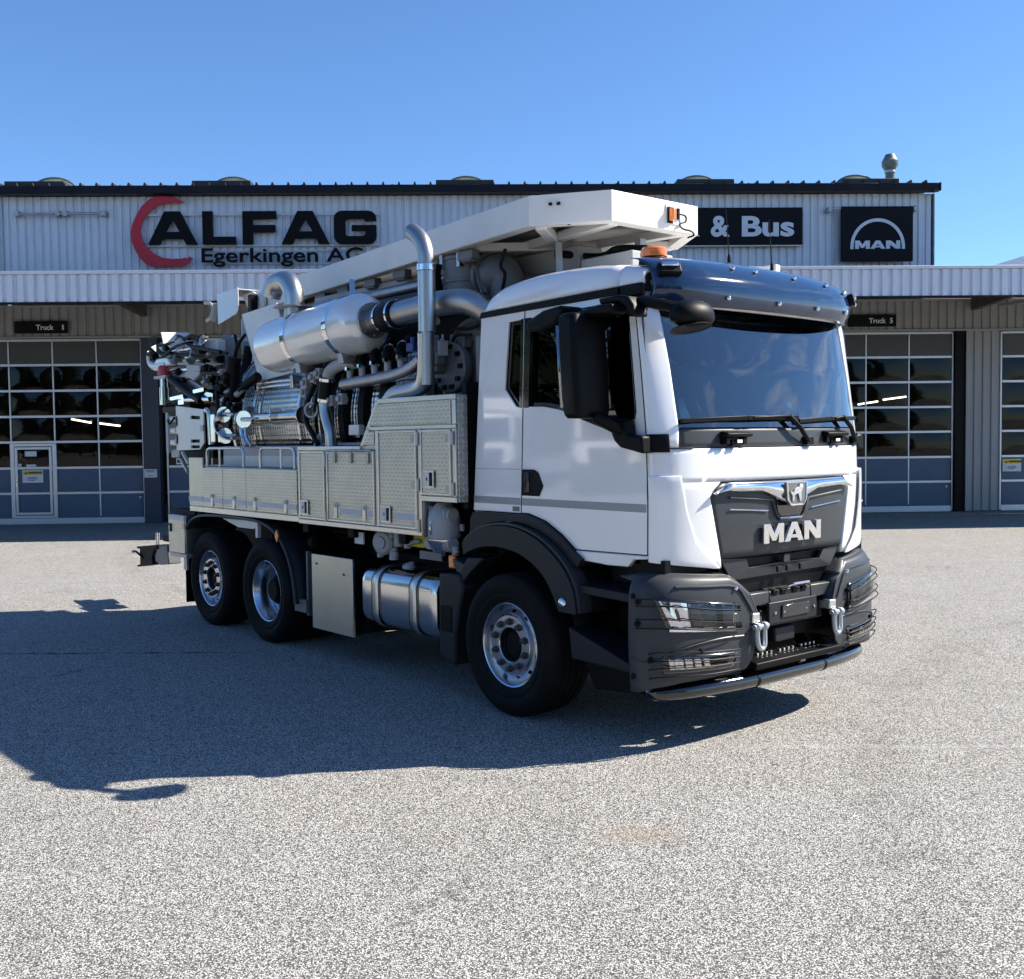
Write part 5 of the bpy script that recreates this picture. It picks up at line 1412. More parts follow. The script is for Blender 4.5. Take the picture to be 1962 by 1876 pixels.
# hinges
for x, z in ((-2.465, 1.80), (-2.465, 1.31), (-1.034, 1.98), (-1.034, 1.62), (-1.034, 1.30), (-.578, 1.98), (-.578, 1.60)):
    b = MB(); b.cyl((x, -1.268, z - .05), (x, -1.268, z + .05), .013, 8); b.box(x - .09, x - .012, -1.268, -1.2625, z - .03, z + .03) if x > -1.2 else None
    b.build("hinge", M['steelm'], LK)
b = MB(); b.cyl((-2.42, -1.270, 1.885), (-1.69, -1.270, 1.885), .013, 8)
for x in (-2.30, -2.03, -1.76):
    b.box(x - .022, x + .022, -1.278, -1.262, 1.78, 1.90)
b.build("top_hinge", M['steelm'], LK, bevel=.002)
# front face of the locker, tread plate strip and dark gap
b = MB(); b.box(-.549, -.535, -1.24, -1.155, 1.50, 2.302); b.build("front_strip", M['tread2'], LK, bevel=.003)
b = MB(); b.box(-.60, -.548, -1.154, -.80, 1.45, 2.40); b.build("gap_plate", M['blackm'], LK)
# guard rails over the low lockers
for (x0, xm, x1) in ((-5.035, -4.724, -4.158), (-3.792, -3.364, -3.092)):
    r_ = .07
    b = MB(); b.tube([(x0, -1.225, 1.72), (x0, -1.225, 1.86), (x0 + .02, -1.225, 1.897), (x0 + r_, -1.225, 1.912), (x1 - r_, -1.225, 1.912), (x1 - .02, -1.225, 1.897), (x1, -1.225, 1.86), (x1, -1.225, 1.72)], .0155, 10)
    RL = b.build("guard_rail", M['alu'], TR)
    b = MB(); b.cyl((xm, -1.225, 1.72), (xm, -1.225, 1.908), .012, 8); b.build("rail_post", M['alu'], RL)
b = MB(); b.box(-5.08, -3.0, -1.02, -1.0, 1.72, 1.83); b.build("back_board", M['white2'], TR)
b = MB(); b.box(-5.08, -3.0, -1.018, -1.0, 1.8305, 1.93); b.build("back_rail", M['ltgrey'], TR)
b = MB(); b.box(-5.45, -3.0, -1.23, -1.025, 1.7165, 1.7185); b.build("tray_floor", M['greyp'], TR)
# low rear locker with its latch
b = MB(); b.box(-6.06, -5.60, -1.25, -.80, .735, 1.165); RB = b.build("rear_locker", M['aluplate'], TR, bevel=.006)
b = MB(); b.box(-6.055, -5.605, -1.262, -1.2505, .74, 1.16); rd = b.build("rear_locker_door", M['tread'], RB, bevel=.004)
b = MB(); b.box(-6.06, -5.60, -1.25, -.85, .69, .733); b.build("rear_locker_base", M['galv'], RB, bevel=.004)
b = MB(); b.box(-6.0, -5.975, -1.275, -1.262, .97, 1.06); b.box(-6.04, -6.001, -1.272, -1.262, 1.045, 1.06); b.build("latch", M['black'], RB)
b = MB(); b.box(-6.05, -5.61, -1.2645, -1.2622, 1.105, 1.155); b.build("tape", M['strip'], RB)
b = MB(); b.box(-6.1, -5.46, -1.2, -.4, 1.175, 1.225); b.build("rear_deck", M['blackm'], TR)

# ---------------------------------------------------------------- rear mudguard, flap, marker lamps
mg = [(-5.70, .72), (-5.66, .95), (-5.55, 1.07), (-5.40, 1.145), (-5.15, 1.19), (-4.7, 1.205), (-4.2, 1.205), (-3.85, 1.19), (-3.6, 1.14), (-3.40, 1.04), (-3.25, .88), (-3.16, .68), (-3.12, .45)]
mgs = [(p.x, p.y) for p in crom([Vector((q[0], q[1], 0)) for q in mg], 5)]
for sg in (-1, 1):
    n = len(mgs)
    b = MB(); b.grid(lambda u, v: (mgs[int(round(u * (n - 1)))][0], sg * (1.235 - .60 * v), mgs[int(round(u * (n - 1)))][1] + .012 * math.sin(v * 3)), n - 1, 4)
    RM = b.build("mudguard", M['plast'], TR, solid=.012)
    b = MB(); b.tube([(p[0], sg * 1.236, p[1]) for p in mgs], .016, 8); b.build("mudguard_lip", M['plast2'], RM)
    b = MB(); b.box(-5.75, -5.735, sg * 1.2 - .0 if sg < 0 else .65, -.65 if sg < 0 else 1.2, .18, .74); b.build("mud_flap", M['black'], TR)
    b = MB(); b.box(-5.74, -5.66, sg * 1.21 - .012, sg * 1.21 + .012, .55, .75); b.build("flap_bracket", M['galv'], TR)
    for x, z in ((-5.635, 1.06), (-3.42, 1.075)):
        b = MB(); b.prism([(x - .035, z), (x, z - .06), (x + .035, z), (x, z + .06)], 'y', sg * 1.255 - .008, sg * 1.255 + .008); b.build("marker_lamp", M['orange'], RM)
    b = MB(); b.box(-3.02, -2.99, sg * 1.15 - .02, sg * 1.15 + .02, .35, .95); b.box(-3.20, -2.98, sg * 1.18 - .02, sg * 1.18 + .02, .38, .50); b.build("guard_stay", M['greyp'], TR)
b = MB(); b.prism([(-4.78, 1.175), (-4.40, 1.10), (-4.05, 1.10), (-3.96, 1.145), (-3.96, 1.185)], 'y', -1.19, -1.175); b.box(-3.99, -3.94, -1.20, -1.16, 1.02, 1.20); b.build("guard_bracket", M['white2'], TR, bevel=.004)
# plain box behind the rear wheels, fuel tank with straps, tail of the front arch
b = MB(); b.box(-2.862, -2.148, -1.20, -1.178, .262, .945); PBX = b.build("side_box_panel", M['aluplate'], TR, bevel=.004)
b = MB(); b.box(-2.84, -2.16, -1.177, -.55, .28, .93); b.box(-2.16, -2.06, -1.10, -.6, .30, .42); b.build("side_box", M['blackm'], TR)
for x, z in ((-2.77, .86), (-2.29, .80)): b = MB(); b.ball((x, -1.201, z), .012, 8); b.build("screw", M['greyp'], PBX)
def rrect(cy, cz, w, h, r, n=6):
    out = []
    for (sy, sz, a) in ((1, 1, 0), (-1, 1, 90), (-1, -1, 180), (1, -1, 270)):
        out += [(cy + sy * (w / 2 - r) + r * math.cos(R(a + 90 * i / n)), cz + sz * (h / 2 - r) + r * math.sin(R(a + 90 * i / n))) for i in range(n + 1)]
    return out
tw = rrect(-.90, .655, .62, .50, .13)
b = MB()
secs = [(-2.005, .93), (-1.985, .975), (-1.96, .995), (-1.93, 1.), (-.99, 1.), (-.96, .995), (-.935, .975), (-.915, .93)]
vs = [[(x, -.90 + (p[0] + .90) * k, .655 + (p[1] - .655) * k) for p in tw] for x, k in secs]
n = len(tw); allv = [p for s_ in vs for p in s_]
b.add(allv, [(i * n + k, i * n + (k + 1) % n, (i + 1) * n + (k + 1) % n, (i + 1) * n + k) for i in range(len(secs) - 1) for k in range(n)] + [tuple(range(n)), tuple((len(secs) - 1) * n + k for k in range(n))])
FT = b.build("fuel_tank", M['steel'], TR, ang=40)
for x in (-1.755, -1.20):
    t2 = rrect(-.90, .655, .632, .512, .135)
    b = MB(); b.add([(x + d, p[0], p[1]) for d in (-.045, .045) for p in t2], [(k, (k + 1) % n, n + (k + 1) % n, n + k) for k in range(n)]); b.build("tank_strap", M['alu'], FT, solid=-.004)
    t3 = rrect(-.90, .655, .640, .520, .137)
    b = MB()
    for dd in (-.052, .052): b.add([(x + dd + d, p[0], p[1]) for d in (-.006, .006) for p in t3], [(k, (k + 1) % n, n + (k + 1) % n, n + k) for k in range(n)])
    b.build("strap_edge", M['black'], FT)
b = MB(); b.lathe([(0, .035), (.05, .03), (.058, .0), (.058, -.02)], (-1.60, -.98, .905), (0, -.35, 1), 20); b.build("filler_cap", M['white2'], FT)
b = MB(); b.prism([(-.875, .30), (-.865, .945), (-.60, .955), (-.55, .86), (-.60, .72), (-.66, .50), (-.66, .25)], 'y', -1.205, -.75); SBX = b.build("arch_tail_box", M['plast'], TR, bevel=.02)
b = MB(); b.box(-.84, -.70, -1.212, -1.206, .50, .70); b.build("catch", M['black'], SBX, bevel=.01)
b = MB(); b.prism([(-.66, .97), (-.72, 1.07), (-.50, 1.02), (-.52, .93)], 'y', -1.19, -.95); b.build("arch_tail", M['plast2'], TR, bevel=.01)

# pumps and fittings below the lockers
PY = -1.12
c0 = (-0.896, -1.120, 1.291); ct = (-0.893, -1.120, 1.394); cb = (-0.899, -1.120, 1.164)
b = MB(); b.lathe([(0, -.19), (.06, -.19), (.115, -.12), (.13, -.06), (.13, .06), (.115, .12), (.06, .19), (0, .19)], c0, (0, 0, 1), 18); DP = b.build("diaphragm_pump", M['ltgrey'], TR)
b = MB(); b.lathe([(.134, -.012), (.14, -.012), (.14, .012), (.134, .012)], c0, (1, 0, 0), 18); b.lathe([(.09, -.19), (.135, -.10), (.135, -.09), (.09, -.18)], c0, (0, 0, 1), 18); b.build("pump_band", M['steel'], DP)
for q in (ct, cb):
    b = MB(); b.cyl((q[0] - .10, q[1] - .02, q[2]), (q[0] + .11, q[1] - .02, q[2]), .062, 16); b.cyl((q[0] + .111, q[1] - .02, q[2]), (q[0] + .145, q[1] - .02, q[2]), .052, 16); b.build("pump_manifold", M['ltgrey'], DP)
for q in ((-1.014, -1.170, 1.403), (-1.041, -1.150, 1.164)):
    b = MB(); b.lathe([(0, .02), (.05, .02), (.062, 0), (.062, -.03), (.02, -.04), (.02, -.10)], q, (.5, -.85, 0), 16); b.build("coupling", M['ltgrey'], DP)
p0 = (-1.246, -1.050, 1.172)
b = MB(); b.box(p0[0] - .22, p0[0] + .05, -1.10, -1.02, p0[2] - .07, p0[2] + .05); b.box(p0[0] + .03, p0[0] + .12, -1.04, -.98, p0[2] - .02, 1.48); b.build("pump_bracket", M['yellow'], TR, bevel=.01)
q0 = (-1.169, -1.160, 1.093); q1 = (-0.874, -1.160, 1.017)
b = MB(); b.box(q0[0], q1[0], -1.17, -1.155, q1[2] + .01, q0[2]); b.build("cover_plate", M['greyp'], TR, bevel=.004)
q = (-0.724, -1.170, 1.038)
b = MB(); b.box(q[0] - .035, q[0] + .035, -1.19, -1.15, q[2] - .05, q[2] + .05); b.build("side_marker", M['orange'], TR, bevel=.012)
q = (-1.793, -1.100, 1.111)
b = MB(); b.lathe([(0, .06), (.05, .06), (.055, .045), (.085, .04), (.105, .02), (.11, -.05), (.10, -.12)], q, (.35, -1, 0), 24); b.build("air_drier", M['ltgrey'], TR)
for (qq, r_) in (((-1.639, -1.050, 1.143), .045), ((-1.704, -1.080, 1.180), .022), ((-1.879, -1.080, 1.017), .03), ((-1.720, -1.050, 1.017), .04), ((-0.754, -1.120, 1.114), .028), ((-0.928, -1.120, 1.098), .028), ((-0.758, -1.050, 1.290), .02), ((-1.437, -1.100, 1.126), .03)):
    b = MB(); b.cyl((qq[0], qq[1], qq[2] - r_ * 1.3), (qq[0], qq[1], qq[2] + r_ * 1.3), r_, 10); b.ball((qq[0] + r_, qq[1] - .01, qq[2]), r_ * .7, 8); b.build("fitting", M['ltgrey'], TR)
b = MB(); b.tube([(-1.445, -1.100, 1.105), (-1.341, -1.130, 1.139), (-1.261, -1.130, 1.156), (-1.232, -1.120, 1.149)], .018, 8, 4); b.build("lever", M['galv'], TR)
b = MB(); b.tube([(-1.786, -1.020, 1.106), (-1.749, -1.020, 1.065), (-1.664, -1.020, 1.049), (-1.572, -1.020, 1.082), (-1.539, -1.000, 1.133)], .02, 8, 4); b.tube([(-0.894, -0.980, 1.455), (-0.857, -1.000, 1.338), (-0.880, -1.000, 1.176), (-0.917, -1.000, 1.053)], .018, 8, 4); b.build("air_hose", M['hose'], TR)
q = (-3.151, -1.000, 1.006); b = MB(); b.ball(q, .075, 16, (1, 1, 1.2)); b.build("suspension_bellow", M['hose'], TR)
q = (-2.146, -1.120, 1.127); b = MB(); b.box(q[0] - .07, q[0] + .07, -1.13, -1.115, q[2] - .05, q[2] + .05); b.build("id_plate", M['paper'], TR)
b = MB(); b.tube([(-2.965, -1.100, 1.185), (-2.984, -1.100, 1.086), (-3.109, -1.050, 0.997)], .008, 6); b.build("air_hose", M['hose'], TR)

# ---------------------------------------------------------------- debris tank
TY0, TZ0, TRAD = 0.0, 2.20, .885
prof = [(.0, -5.72), (.32, -5.68), (.58, -5.57), (.76, -5.43), (.85, -5.28), (TRAD, -5.12), (TRAD, -3.32)]
b = MB(); b.lathe(prof, (0, TY0, TZ0), (1, 0, 0), 72); DT = b.build("debris_tank", M['quilt'], TR, ang=50)
for x, w in ((-5.08, .05), (-4.86, .05), (-3.60, .04), (-3.36, .05)):
    b = MB(); b.lathe([(TRAD + .002, x - w / 2), (TRAD + .03, x - w / 2), (TRAD + .03, x + w / 2), (TRAD + .002, x + w / 2)], (0, TY0, TZ0), (1, 0, 0), 72); b.build("tank_ring", M['steel'], DT)
# hinge rail along the waist with end discs
b = MB(); b.cyl((-4.70, -.955, 2.225), (-3.42, -.955, 2.225), .045, 14); HR = b.build("hinge_rail", M['steel'], DT)
for x in (-4.73, -3.945, -3.40):
    b = MB(); b.cyl((x - .012, -.96, 2.225), (x + .012, -.96, 2.225), .085, 18); b.build("rail_disc", M['steel'], HR)
b = MB(); b.box(-4.7, -3.45, -.93, -.885, 2.14, 2.16); b.build("tank_edge", M['steelm'], DT)
# twin rods high on the tank
for z, y in ((2.588, -.85), (2.543, -.868)):
    b = MB(); b.cyl((-4.54, y, z), (-3.74, y, z), .013, 10); b.build("rod", M['steel'], DT)
for x in (-4.54, -3.76):
    b = MB(); b.box(x - .03, x + .03, -.89, -.78, 2.50, 2.63); b.build("rod_clamp", M['steel'], DT, bevel=.005)
for x in (-4.60, -4.46): b = MB(); b.lathe([(TRAD + .001, x - .01), (TRAD + .014, x - .01), (TRAD + .014, x + .01), (TRAD + .001, x + .01)], (0, TY0, TZ0), (1, 0, 0), 24, R(195) - math.pi / 2, R(250) - math.pi / 2); b.build("tank_seam", M['steel'], DT)
# filter chamber with dark hoops
b = MB(); b.lathe([(.87, -3.30), (.87, -1.72), (.75, -1.60), (0., -1.60)], (0, 0, 2.2), (1, 0, 0), 60); FC = b.build("filter_chamber", M['quilt'], TR, ang=50)
for x in (-3.08, -2.74, -2.40, -2.06):
    b = MB(); b.lathe([(.872, x - .06), (.94, x - .05), (.94, x + .05), (.872, x + .06)], (0, 0, 2.2), (1, 0, 0), 60); b.build("chamber_hoop", M['blackm'], FC)
b = MB(); b.box(-2.35, -2.18, -1.09, -1.03, 2.02, 2.11); b.build("gauge_box", M['white2'], TR, bevel=.006)
b = MB(); b.box(-3.1, -1.95, -1.02, -.99, 1.93, 1.955); b.build("walkway_edge", M['ltgrey'], TR)

# ---------------------------------------------------------------- silencer
A = Vector((-3.79, -1.0, 2.915)); B_ = Vector((-2.24, -1.0, 2.992)); ax = (B_ - A).normalized(); Ls = (B_ - A).length; RS = .262
dome = [(RS * math.cos(a), .19 * math.sin(a)) for a in [R(90 * i / 8) for i in range(9)]]
b = MB(); b.lathe([(r, -h) for r, h in dome[::-1]] + [(r, Ls + h) for r, h in dome], A, ax, 48); SI = b.build("silencer", M['polish'], TR, ang=50)
for d in (.56, 1.34):
    b = MB(); b.lathe([(RS + .001, d - .035), (RS + .007, d - .035), (RS + .007, d + .035), (RS + .001, d + .035)], A, ax, 48); b.build("silencer_strap", M['chrome'], SI)
    p = A + ax * d; b = MB(); b.prism([(p.x - .03, p.z - .22), (p.x + .05, p.z - .22), (p.x + .09, p.z - .33), (p.x - .0, p.z - .33)], 'y', -1.12, -.86); b.build("silencer_saddle", M['steelm'], SI, bevel=.004)
Pe = B_ + ax * .165
b = MB(); b.lathe([(.0, .0), (.155, .0), (.158, .012), (.155, .028), (.09, .03), (.085, .16)], Pe, ax, 30); b.build("silencer_flange", M['steelm'], SI)
for k in range(8):
    a = 2 * math.pi * k / 8; e1 = ax.orthogonal().normalized(); e2 = ax.cross(e1); b = MB(); b.ball(Pe + ax * .03 + (e1 * math.cos(a) + e2 * math.sin(a)) * .128, .014, 8); b.build("flange_bolt", M['greyp'], SI)
H0 = Pe + ax * .16; H1 = H0 + ax * .26
b = MB(); b.lathe([(.105, 0), (.118, .02), (.118, .24), (.105, .26)], H0, ax, 28); b.build("rubber_sleeve", M['hose'], SI)
for d in (.03, .22): b = MB(); b.lathe([(.119, d - .012), (.125, d - .012), (.125, d + .012), (.119, d + .012)], H0, ax, 28); b.build("hose_clip", M['chrome'], SI)
b = MB(); b.tube([H1 - ax * .02, H1 + ax * .35, Vector((-1.0, -.98, 3.045)), Vector((-.76, -.93, 3.02)), Vector((-.64, -.80, 2.88)), Vector((-.62, -.70, 2.68))], .100, 22, 5); b.build("suction_pipe", M['steelm'], TR)
# elbow on the silencer
b = MB(); b.tube([(-3.462, -1.000, 3.160), (-3.462, -1.000, 3.330), (-3.487, -1.000, 3.430), (-3.572, -1.005, 3.515), (-3.692, -1.010, 3.535), (-3.802, -1.020, 3.510), (-3.862, -1.025, 3.450), (-3.882, -1.030, 3.400)], .098, 20, 5); b.build("silencer_elbow", M['satin'], SI)
b = MB(); b.lathe([(.10, 3.25), (.20, 3.255), (.20, 3.263), (.10, 3.265)], (-3.462, -1.0, 0), (0, 0, 1), 28); b.build("rain_disc", M['ltgrey'], SI)
# mounting plate behind the silencer
b = MB(); b.prism([(-5.005, 3.356), (-4.196, 3.395), (-3.862, 2.67), (-4.62, 2.61)], 'y', -.805, -.795); b.build("silencer_plate", M['white2'], TR)
# exhaust stack
b = MB(); b.cyl((-1.000, -1.18, 2.805), (-1.000, -1.18, 3.275), .069, 20); EX = b.build("exhaust_stack", M['satin'], TR)
b = MB(); b.tube([(-1.0, -1.18, 3.30), (-1.0, -1.18, 3.37), (-1.012, -1.18, 3.43), (-1.045, -1.18, 3.495), (-1.10, -1.18, 3.55), (-1.165, -1.18, 3.592), (-1.19, -1.18, 3.604)], .066, 20, 4, caps=False); b.build("exhaust_tip", M['steelm'], EX, solid=.003)
b = MB(); b.lathe([(0, .0), (.062, 0)], (-1.155, -1.18, 3.585), (-.85, 0, .45), 20); b.build("exhaust_inside", M['black'], EX)
b = MB(); b.lathe([(.0695, 3.27), (.076, 3.275), (.076, 3.32), (.068, 3.33), (.068, 3.265)], (-1.000, -1.18, 0), (0, 0, 1), 20); b.build("exhaust_clamp", M['chrome'], EX)
b = MB(); b.cyl((-1.000, -1.18, 2.395), (-1.000, -1.18, 2.805), .05, 14); b.build("exhaust_riser", M['steelm'], EX)
# pipe pair below the silencer
lp = [(-2.60, -.98, 2.478), (-2.35, -.98, 2.49), (-2.0, -.98, 2.505), (-1.72, -.98, 2.525), (-1.52, -.98, 2.565), (-1.38, -.97, 2.63)]
b = MB(); b.tube(lp, .054, 16, 5); LP_ = b.build("collector_pipe", M['steelm'], TR)
for i in range(5):
    x = -2.46 + .205 * i; z = 2.53 + .012 * i
    b = MB(); b.tube([(x - .015, -.985, z - .02), (x - .03, -.98, z + .03), (x - .05, -.97, z + .075)], .030, 10); b.build("pipe_stub", M['ltgrey'], LP_)
    b = MB(); b.tube([(x - .05, -.97, z + .075), (x - .075, -.95, z + .14), (x - .11, -.90, z + .19), (x - .14, -.82, z + .17)], .045, 12, 4); b.build("hose_bend", M['hose'], LP_)
    b = MB(); b.lathe([(.036, -.01), (.041, -.01), (.041, .012), (.036, .012)], (x - .05, -.97, z + .077), (-.02, .01, .06), 12); b.box(x - .035, x - .005, -1.03, -.99, z + .07, z + .10); b.build("hose_clip", M['chrome'], LP_)
    b = MB(); b.lathe([(.046, -.01), (.052, -.01), (.052, .012), (.046, .012)], (x - .11, -.905, z + .185), (-.03, .05, .03), 12); b.build("hose_clip", M['chrome'], LP_)
b = MB(); b.tube([(-1.03, -1.17, 2.80), (-1.06, -1.15, 2.64), (-1.10, -1.13, 2.51), (-1.16, -1.11, 2.42), (-1.25, -1.10, 2.385), (-1.42, -1.10, 2.365), (-1.58, -1.10, 2.35), (-1.68, -1.10, 2.29)], .068, 18, 5); b.build("return_pipe", M['satin'], TR)
b = MB(); b.tube([(-2.42, -.95, 2.67), (-2.62, -1.0, 2.66), (-2.76, -1.02, 2.61), (-2.80, -1.03, 2.54)], .056, 16, 5); b.build("drain_pipe", M['ltgrey'], TR)
b = MB(); b.tube([(-2.80, -1.03, 2.55), (-2.83, -1.04, 2.44), (-2.845, -1.04, 2.33)], .066, 16); DRS = b.build("rubber_sleeve", M['hose'], TR)
for z in (2.53, 2.345): b = MB(); b.lathe([(.067, -.014), (.072, -.014), (.072, .014), (.067, .014)], (-2.80 - (2.55 - z) * .2, -1.035, z), (.2, 0, 1), 18); b.build("hose_clip", M['chrome'], DRS)
b = MB(); b.tube([(-2.845, -1.04, 2.34), (-2.83, -1.045, 2.24), (-2.78, -1.05, 2.14), (-2.73, -1.055, 2.05), (-2.715, -1.055, 1.90)], .052, 16, 5); b.build("drain_pipe", M['satin'], TR)
b = MB(); b.tube([(-3.013, -1.050, 2.496), (-3.088, -1.060, 2.394), (-3.146, -1.070, 2.273), (-3.133, -1.070, 2.150), (-3.031, -1.070, 2.043), (-2.948, -1.060, 1.938)], .026, 10, 5); b.build("hydraulic_hose", M['hose'], TR); b = MB(); b.tube([(-2.870, -1.060, 2.574), (-2.909, -1.070, 2.456), (-2.966, -1.070, 2.337), (-2.987, -1.070, 2.251)], .014, 8, 4); b.build("hydraulic_hose", M['hose'], TR)
q = (-3.031, -1.070, 2.261); b = MB(); b.lathe([(.055, -.02), (.075, -.02), (.075, .02), (.055, .02)], q, (.5, -.85, 0), 18); b.build("hose_guide", M['ltgrey'], TR)
for qx, qy in ((30, 500), (20, 600), (170, 400), (110, 440), (300, 690), (410, 670), (190, 1100)):
    q = [p for p in ((30, 500, (-3.245, -1.000, 2.526)), (20, 600, (-3.267, -1.000, 2.438)), (170, 400, (-2.993, -1.000, 2.600)), (110, 440, (-3.099, -1.000, 2.571)), (300, 690, (-2.779, -1.000, 2.340)), (410, 670, (-2.596, -1.000, 2.350)), (190, 1100, (-2.982, -1.000, 1.990))) if p[0] == qx][0][2]
    b = MB(); b.box(q[0] - .04, q[0] + .04, q[1] - .03, q[1] + .03, q[2] - .05, q[2] + .05); b.cyl((q[0], q[1] - .06, q[2]), (q[0], q[1] + .05, q[2]), .028, 10); b.build("valve", M['ltgrey'], TR, bevel=.005)

# ---------------------------------------------------------------- fan drum and valve block behind the cab
b = MB(); b.lathe([(0, 1.4), (.43, 1.4), (.445, 1.38), (.445, .02), (.43, 0), (.40, -.005), (.385, .02), (.36, .02), (.34, -.005), (.12, -.01), (0, -.01)], (-.95, -.78, 2.50), (0, 1, 0), 48); FD = b.build("fan_drum", M['greyp'], TR, ang=40)
b = MB(); b.lathe([(0, 0), (.20, 0), (.21, .012), (.21, .06), (.17, .07), (.16, .13)], (-1.07, -.93, 2.545), (0, 1, 0), 32); b.build("drum_cover", M['greyp'], FD)
for k in range(10):
    a = 2 * math.pi * k / 10; b = MB(); b.box(-.022, .022, -.012, .012, -.018, .018); b.v = [(p[0] - 1.07 + .165 * math.cos(a), p[1] - .94, p[2] + 2.545 + .165 * math.sin(a)) for p in b.v]; b.build("cover_bolt", M['black'], FD)
b = MB(); b.box(-1.34, -1.12, -1.0, -.84, 2.50, 2.68); b.cyl((-1.2, -.85, 2.62), (-1.2, -1.03, 2.62), .06, 14); GB = b.build("gear_housing", M['greyp'], TR, bevel=.02)
for (qx, r_, h_) in (((-2.129, -1.000, 1.452), 0, 0),):
    pass
for q, sx, sz, mt in (((-1.213, -1.000, 2.681), .06, .05, 'ltgrey'), ((-1.290, -1.000, 2.746), .035, .05, 'ltgrey'), ((-1.186, -1.000, 2.753), .04, .05, 'ltgrey'), ((-1.047, -1.000, 2.691), .02, .06, 'ltgrey'), ((-1.530, -0.950, 2.737), .05, .035, 'blue'), ((-1.125, -1.000, 2.615), .06, .05, 'greyp'), ((-1.045, -0.900, 2.718), .05, .04, 'greyp'), ((-0.975, -0.850, 2.729), .06, .03, 'greyp')):
    b = MB(); b.box(q[0] - sx, q[0] + sx, q[1] - .04, q[1] + .04, q[2] - sz, q[2] + sz); b.cyl((q[0], q[1], q[2] + sz), (q[0], q[1], q[2] + sz + .05), sx * .5, 10); b.build("valve", M[mt], GB, bevel=.006)
b = MB(); b.tube([(-1.33, -.99, 2.80), (-1.30, -1.0, 2.90), (-1.24, -1.0, 2.92), (-1.12, -1.0, 2.91)], .032, 12, 4); b.tube([(-1.14, -.98, 2.62), (-1.09, -1.0, 2.70), (-1.05, -1.0, 2.76)], .018, 8, 3); b.build("pressure_hose", M['ltgrey'], GB)
b = MB(); b.tube([(-1.10, -.9, 2.76), (-1.0, -.92, 2.84), (-.85, -.9, 2.83), (-.72, -.85, 2.86)], .014, 8, 4); b.build("hydraulic_hose", M['hose'], GB); b = MB(); b.tube([(-1.06, -.9, 2.70), (-.95, -.95, 2.78), (-.8, -.9, 2.78)], .012, 8, 4); b.build("hydraulic_hose", M['hose'], GB)
b = MB(); b.box(-1.55, -.62, -.70, .95, 1.25, 2.98); b.box(-3.1, -.7, -.62, .9, 1.25, 3.02); b.build("machine_core", M['blackm'], TR)
b = MB(); b.box(-.62, -.54, -1.0, 1.1, 1.35, 2.75); b.build("cab_bulkhead", M['greyp'], TR)
# top filter canister with lid, flange and rounded outlet
b = MB(); b.lathe([(0, 3.10), (.235, 3.10), (.245, 3.12), (.245, 3.28), (.255, 3.285), (.255, 3.31), (.245, 3.315), (.24, 3.47), (.25, 3.475), (.25, 3.50), (.235, 3.515), (0, 3.525)], (-1.44, -.40, 0), (0, 0, 1), 40); TF = b.build("filter_canister", M['greyp'], TR, ang=40)
for a in (200, 250, 300, 350):
    x = -1.44 + .255 * math.cos(R(a)); y = -.40 + .255 * math.sin(R(a)); b = MB(); b.box(x - .02, x + .02, y - .02, y + .02, 3.40, 3.55); b.ball((x, y, 3.56), .022, 8); b.build("lid_clamp", M['steel'], TF)
b = MB(); b.lathe([(0, 0), (.20, 0), (.205, .015), (.205, .04), (.19, .045), (.165, .05), (.165, .09)], (-1.20, -.40, 3.315), (1, 0, 0), 36); b.build("outlet_flange", M['greyp'], TF)
b = MB(); b.ball((-1.08, -.40, 3.30), .19, 28, (1.15, 1, 1)); b.cyl((-.98, -.40, 3.28), (-.86, -.40, 2.85), .15, 20); b.build("outlet_elbow", M['greyp'], TF)
b = MB(); b.box(-1.72, -1.66, -.62, -.50, 2.9, 3.35); b.box(-1.62, -1.55, -.72, -.64, 3.0, 3.45); b.build("filter_bracket", M['blackm'], TR)

# ---------------------------------------------------------------- boom hood
ZH0, ZH1 = 3.53, 3.75
plan = [(-5.97, -.225), (-.2, -.82), (.31, -.47), (.31, .47), (-.2, .82), (-5.97, .225)]
def inset(P, d):
    out = []
    n = len(P)
    for i in range(n):
        a = Vector(P[i - 1]); b_ = Vector(P[i]); c = Vector(P[(i + 1) % n])
        e1 = (b_ - a).normalized(); e2 = (c - b_).normalized()
        n1 = Vector((-e1.y, e1.x)); n2 = Vector((-e2.y, e2.x))
        bs = (n1 + n2).normalized(); out.append(tuple(b_ + bs * d / max(.3, bs.dot(n1))))
    return out
zlow = lambda x: ZH0 - (.0 if x > -.5 else .0) - .02 * max(0, min(1, (-x - .5) / 4))
b = MB(); n = len(plan)
b.add([(p[0], p[1], zlow(p[0])) for p in plan] + [(p[0], p[1], ZH1) for p in plan], [(i, (i + 1) % n, n + (i + 1) % n, n + i) for i in range(n)] + [tuple(range(n, 2 * n))])
HD = b.build("boom_hood", M['whitelit'], TR, solid=.012, ang=0, bevel=.006)
pi_ = inset(plan, .10)
b = MB(); b.add([(p[0], p[1], zlow(p[0]) + .003) for p in inset(plan, .013)] + [(p[0], p[1], zlow(p[0]) + .003) for p in pi_] + [(p[0], p[1], zlow(p[0]) + .05) for p in inset(plan, .106)], [(i, (i + 1) % n, n + (i + 1) % n, n + i) for i in range(n)] + [(n + i, n + (i + 1) % n, 2 * n + (i + 1) % n, 2 * n + i) for i in range(n)])
b.build("hood_lip", M['whitelit'], HD, solid=.004, ang=0)
b = MB()
for p, q in (((-1.9, -.05), (.22, -.36)), ((-1.9, .05), (.22, .36)), ((-.18, -.72), (-1.2, .55)), ((-.18, .72), (-1.2, -.55))):
    b.bar((p[0], p[1], 3.545 + (.012 if p[0] < -1 else 0)), (q[0], q[1], 3.545 + (.012 if p[0] < -1 else 0)), .085, .07)
b.build("hood_brace", M['whitelit'], HD, bevel=.006)
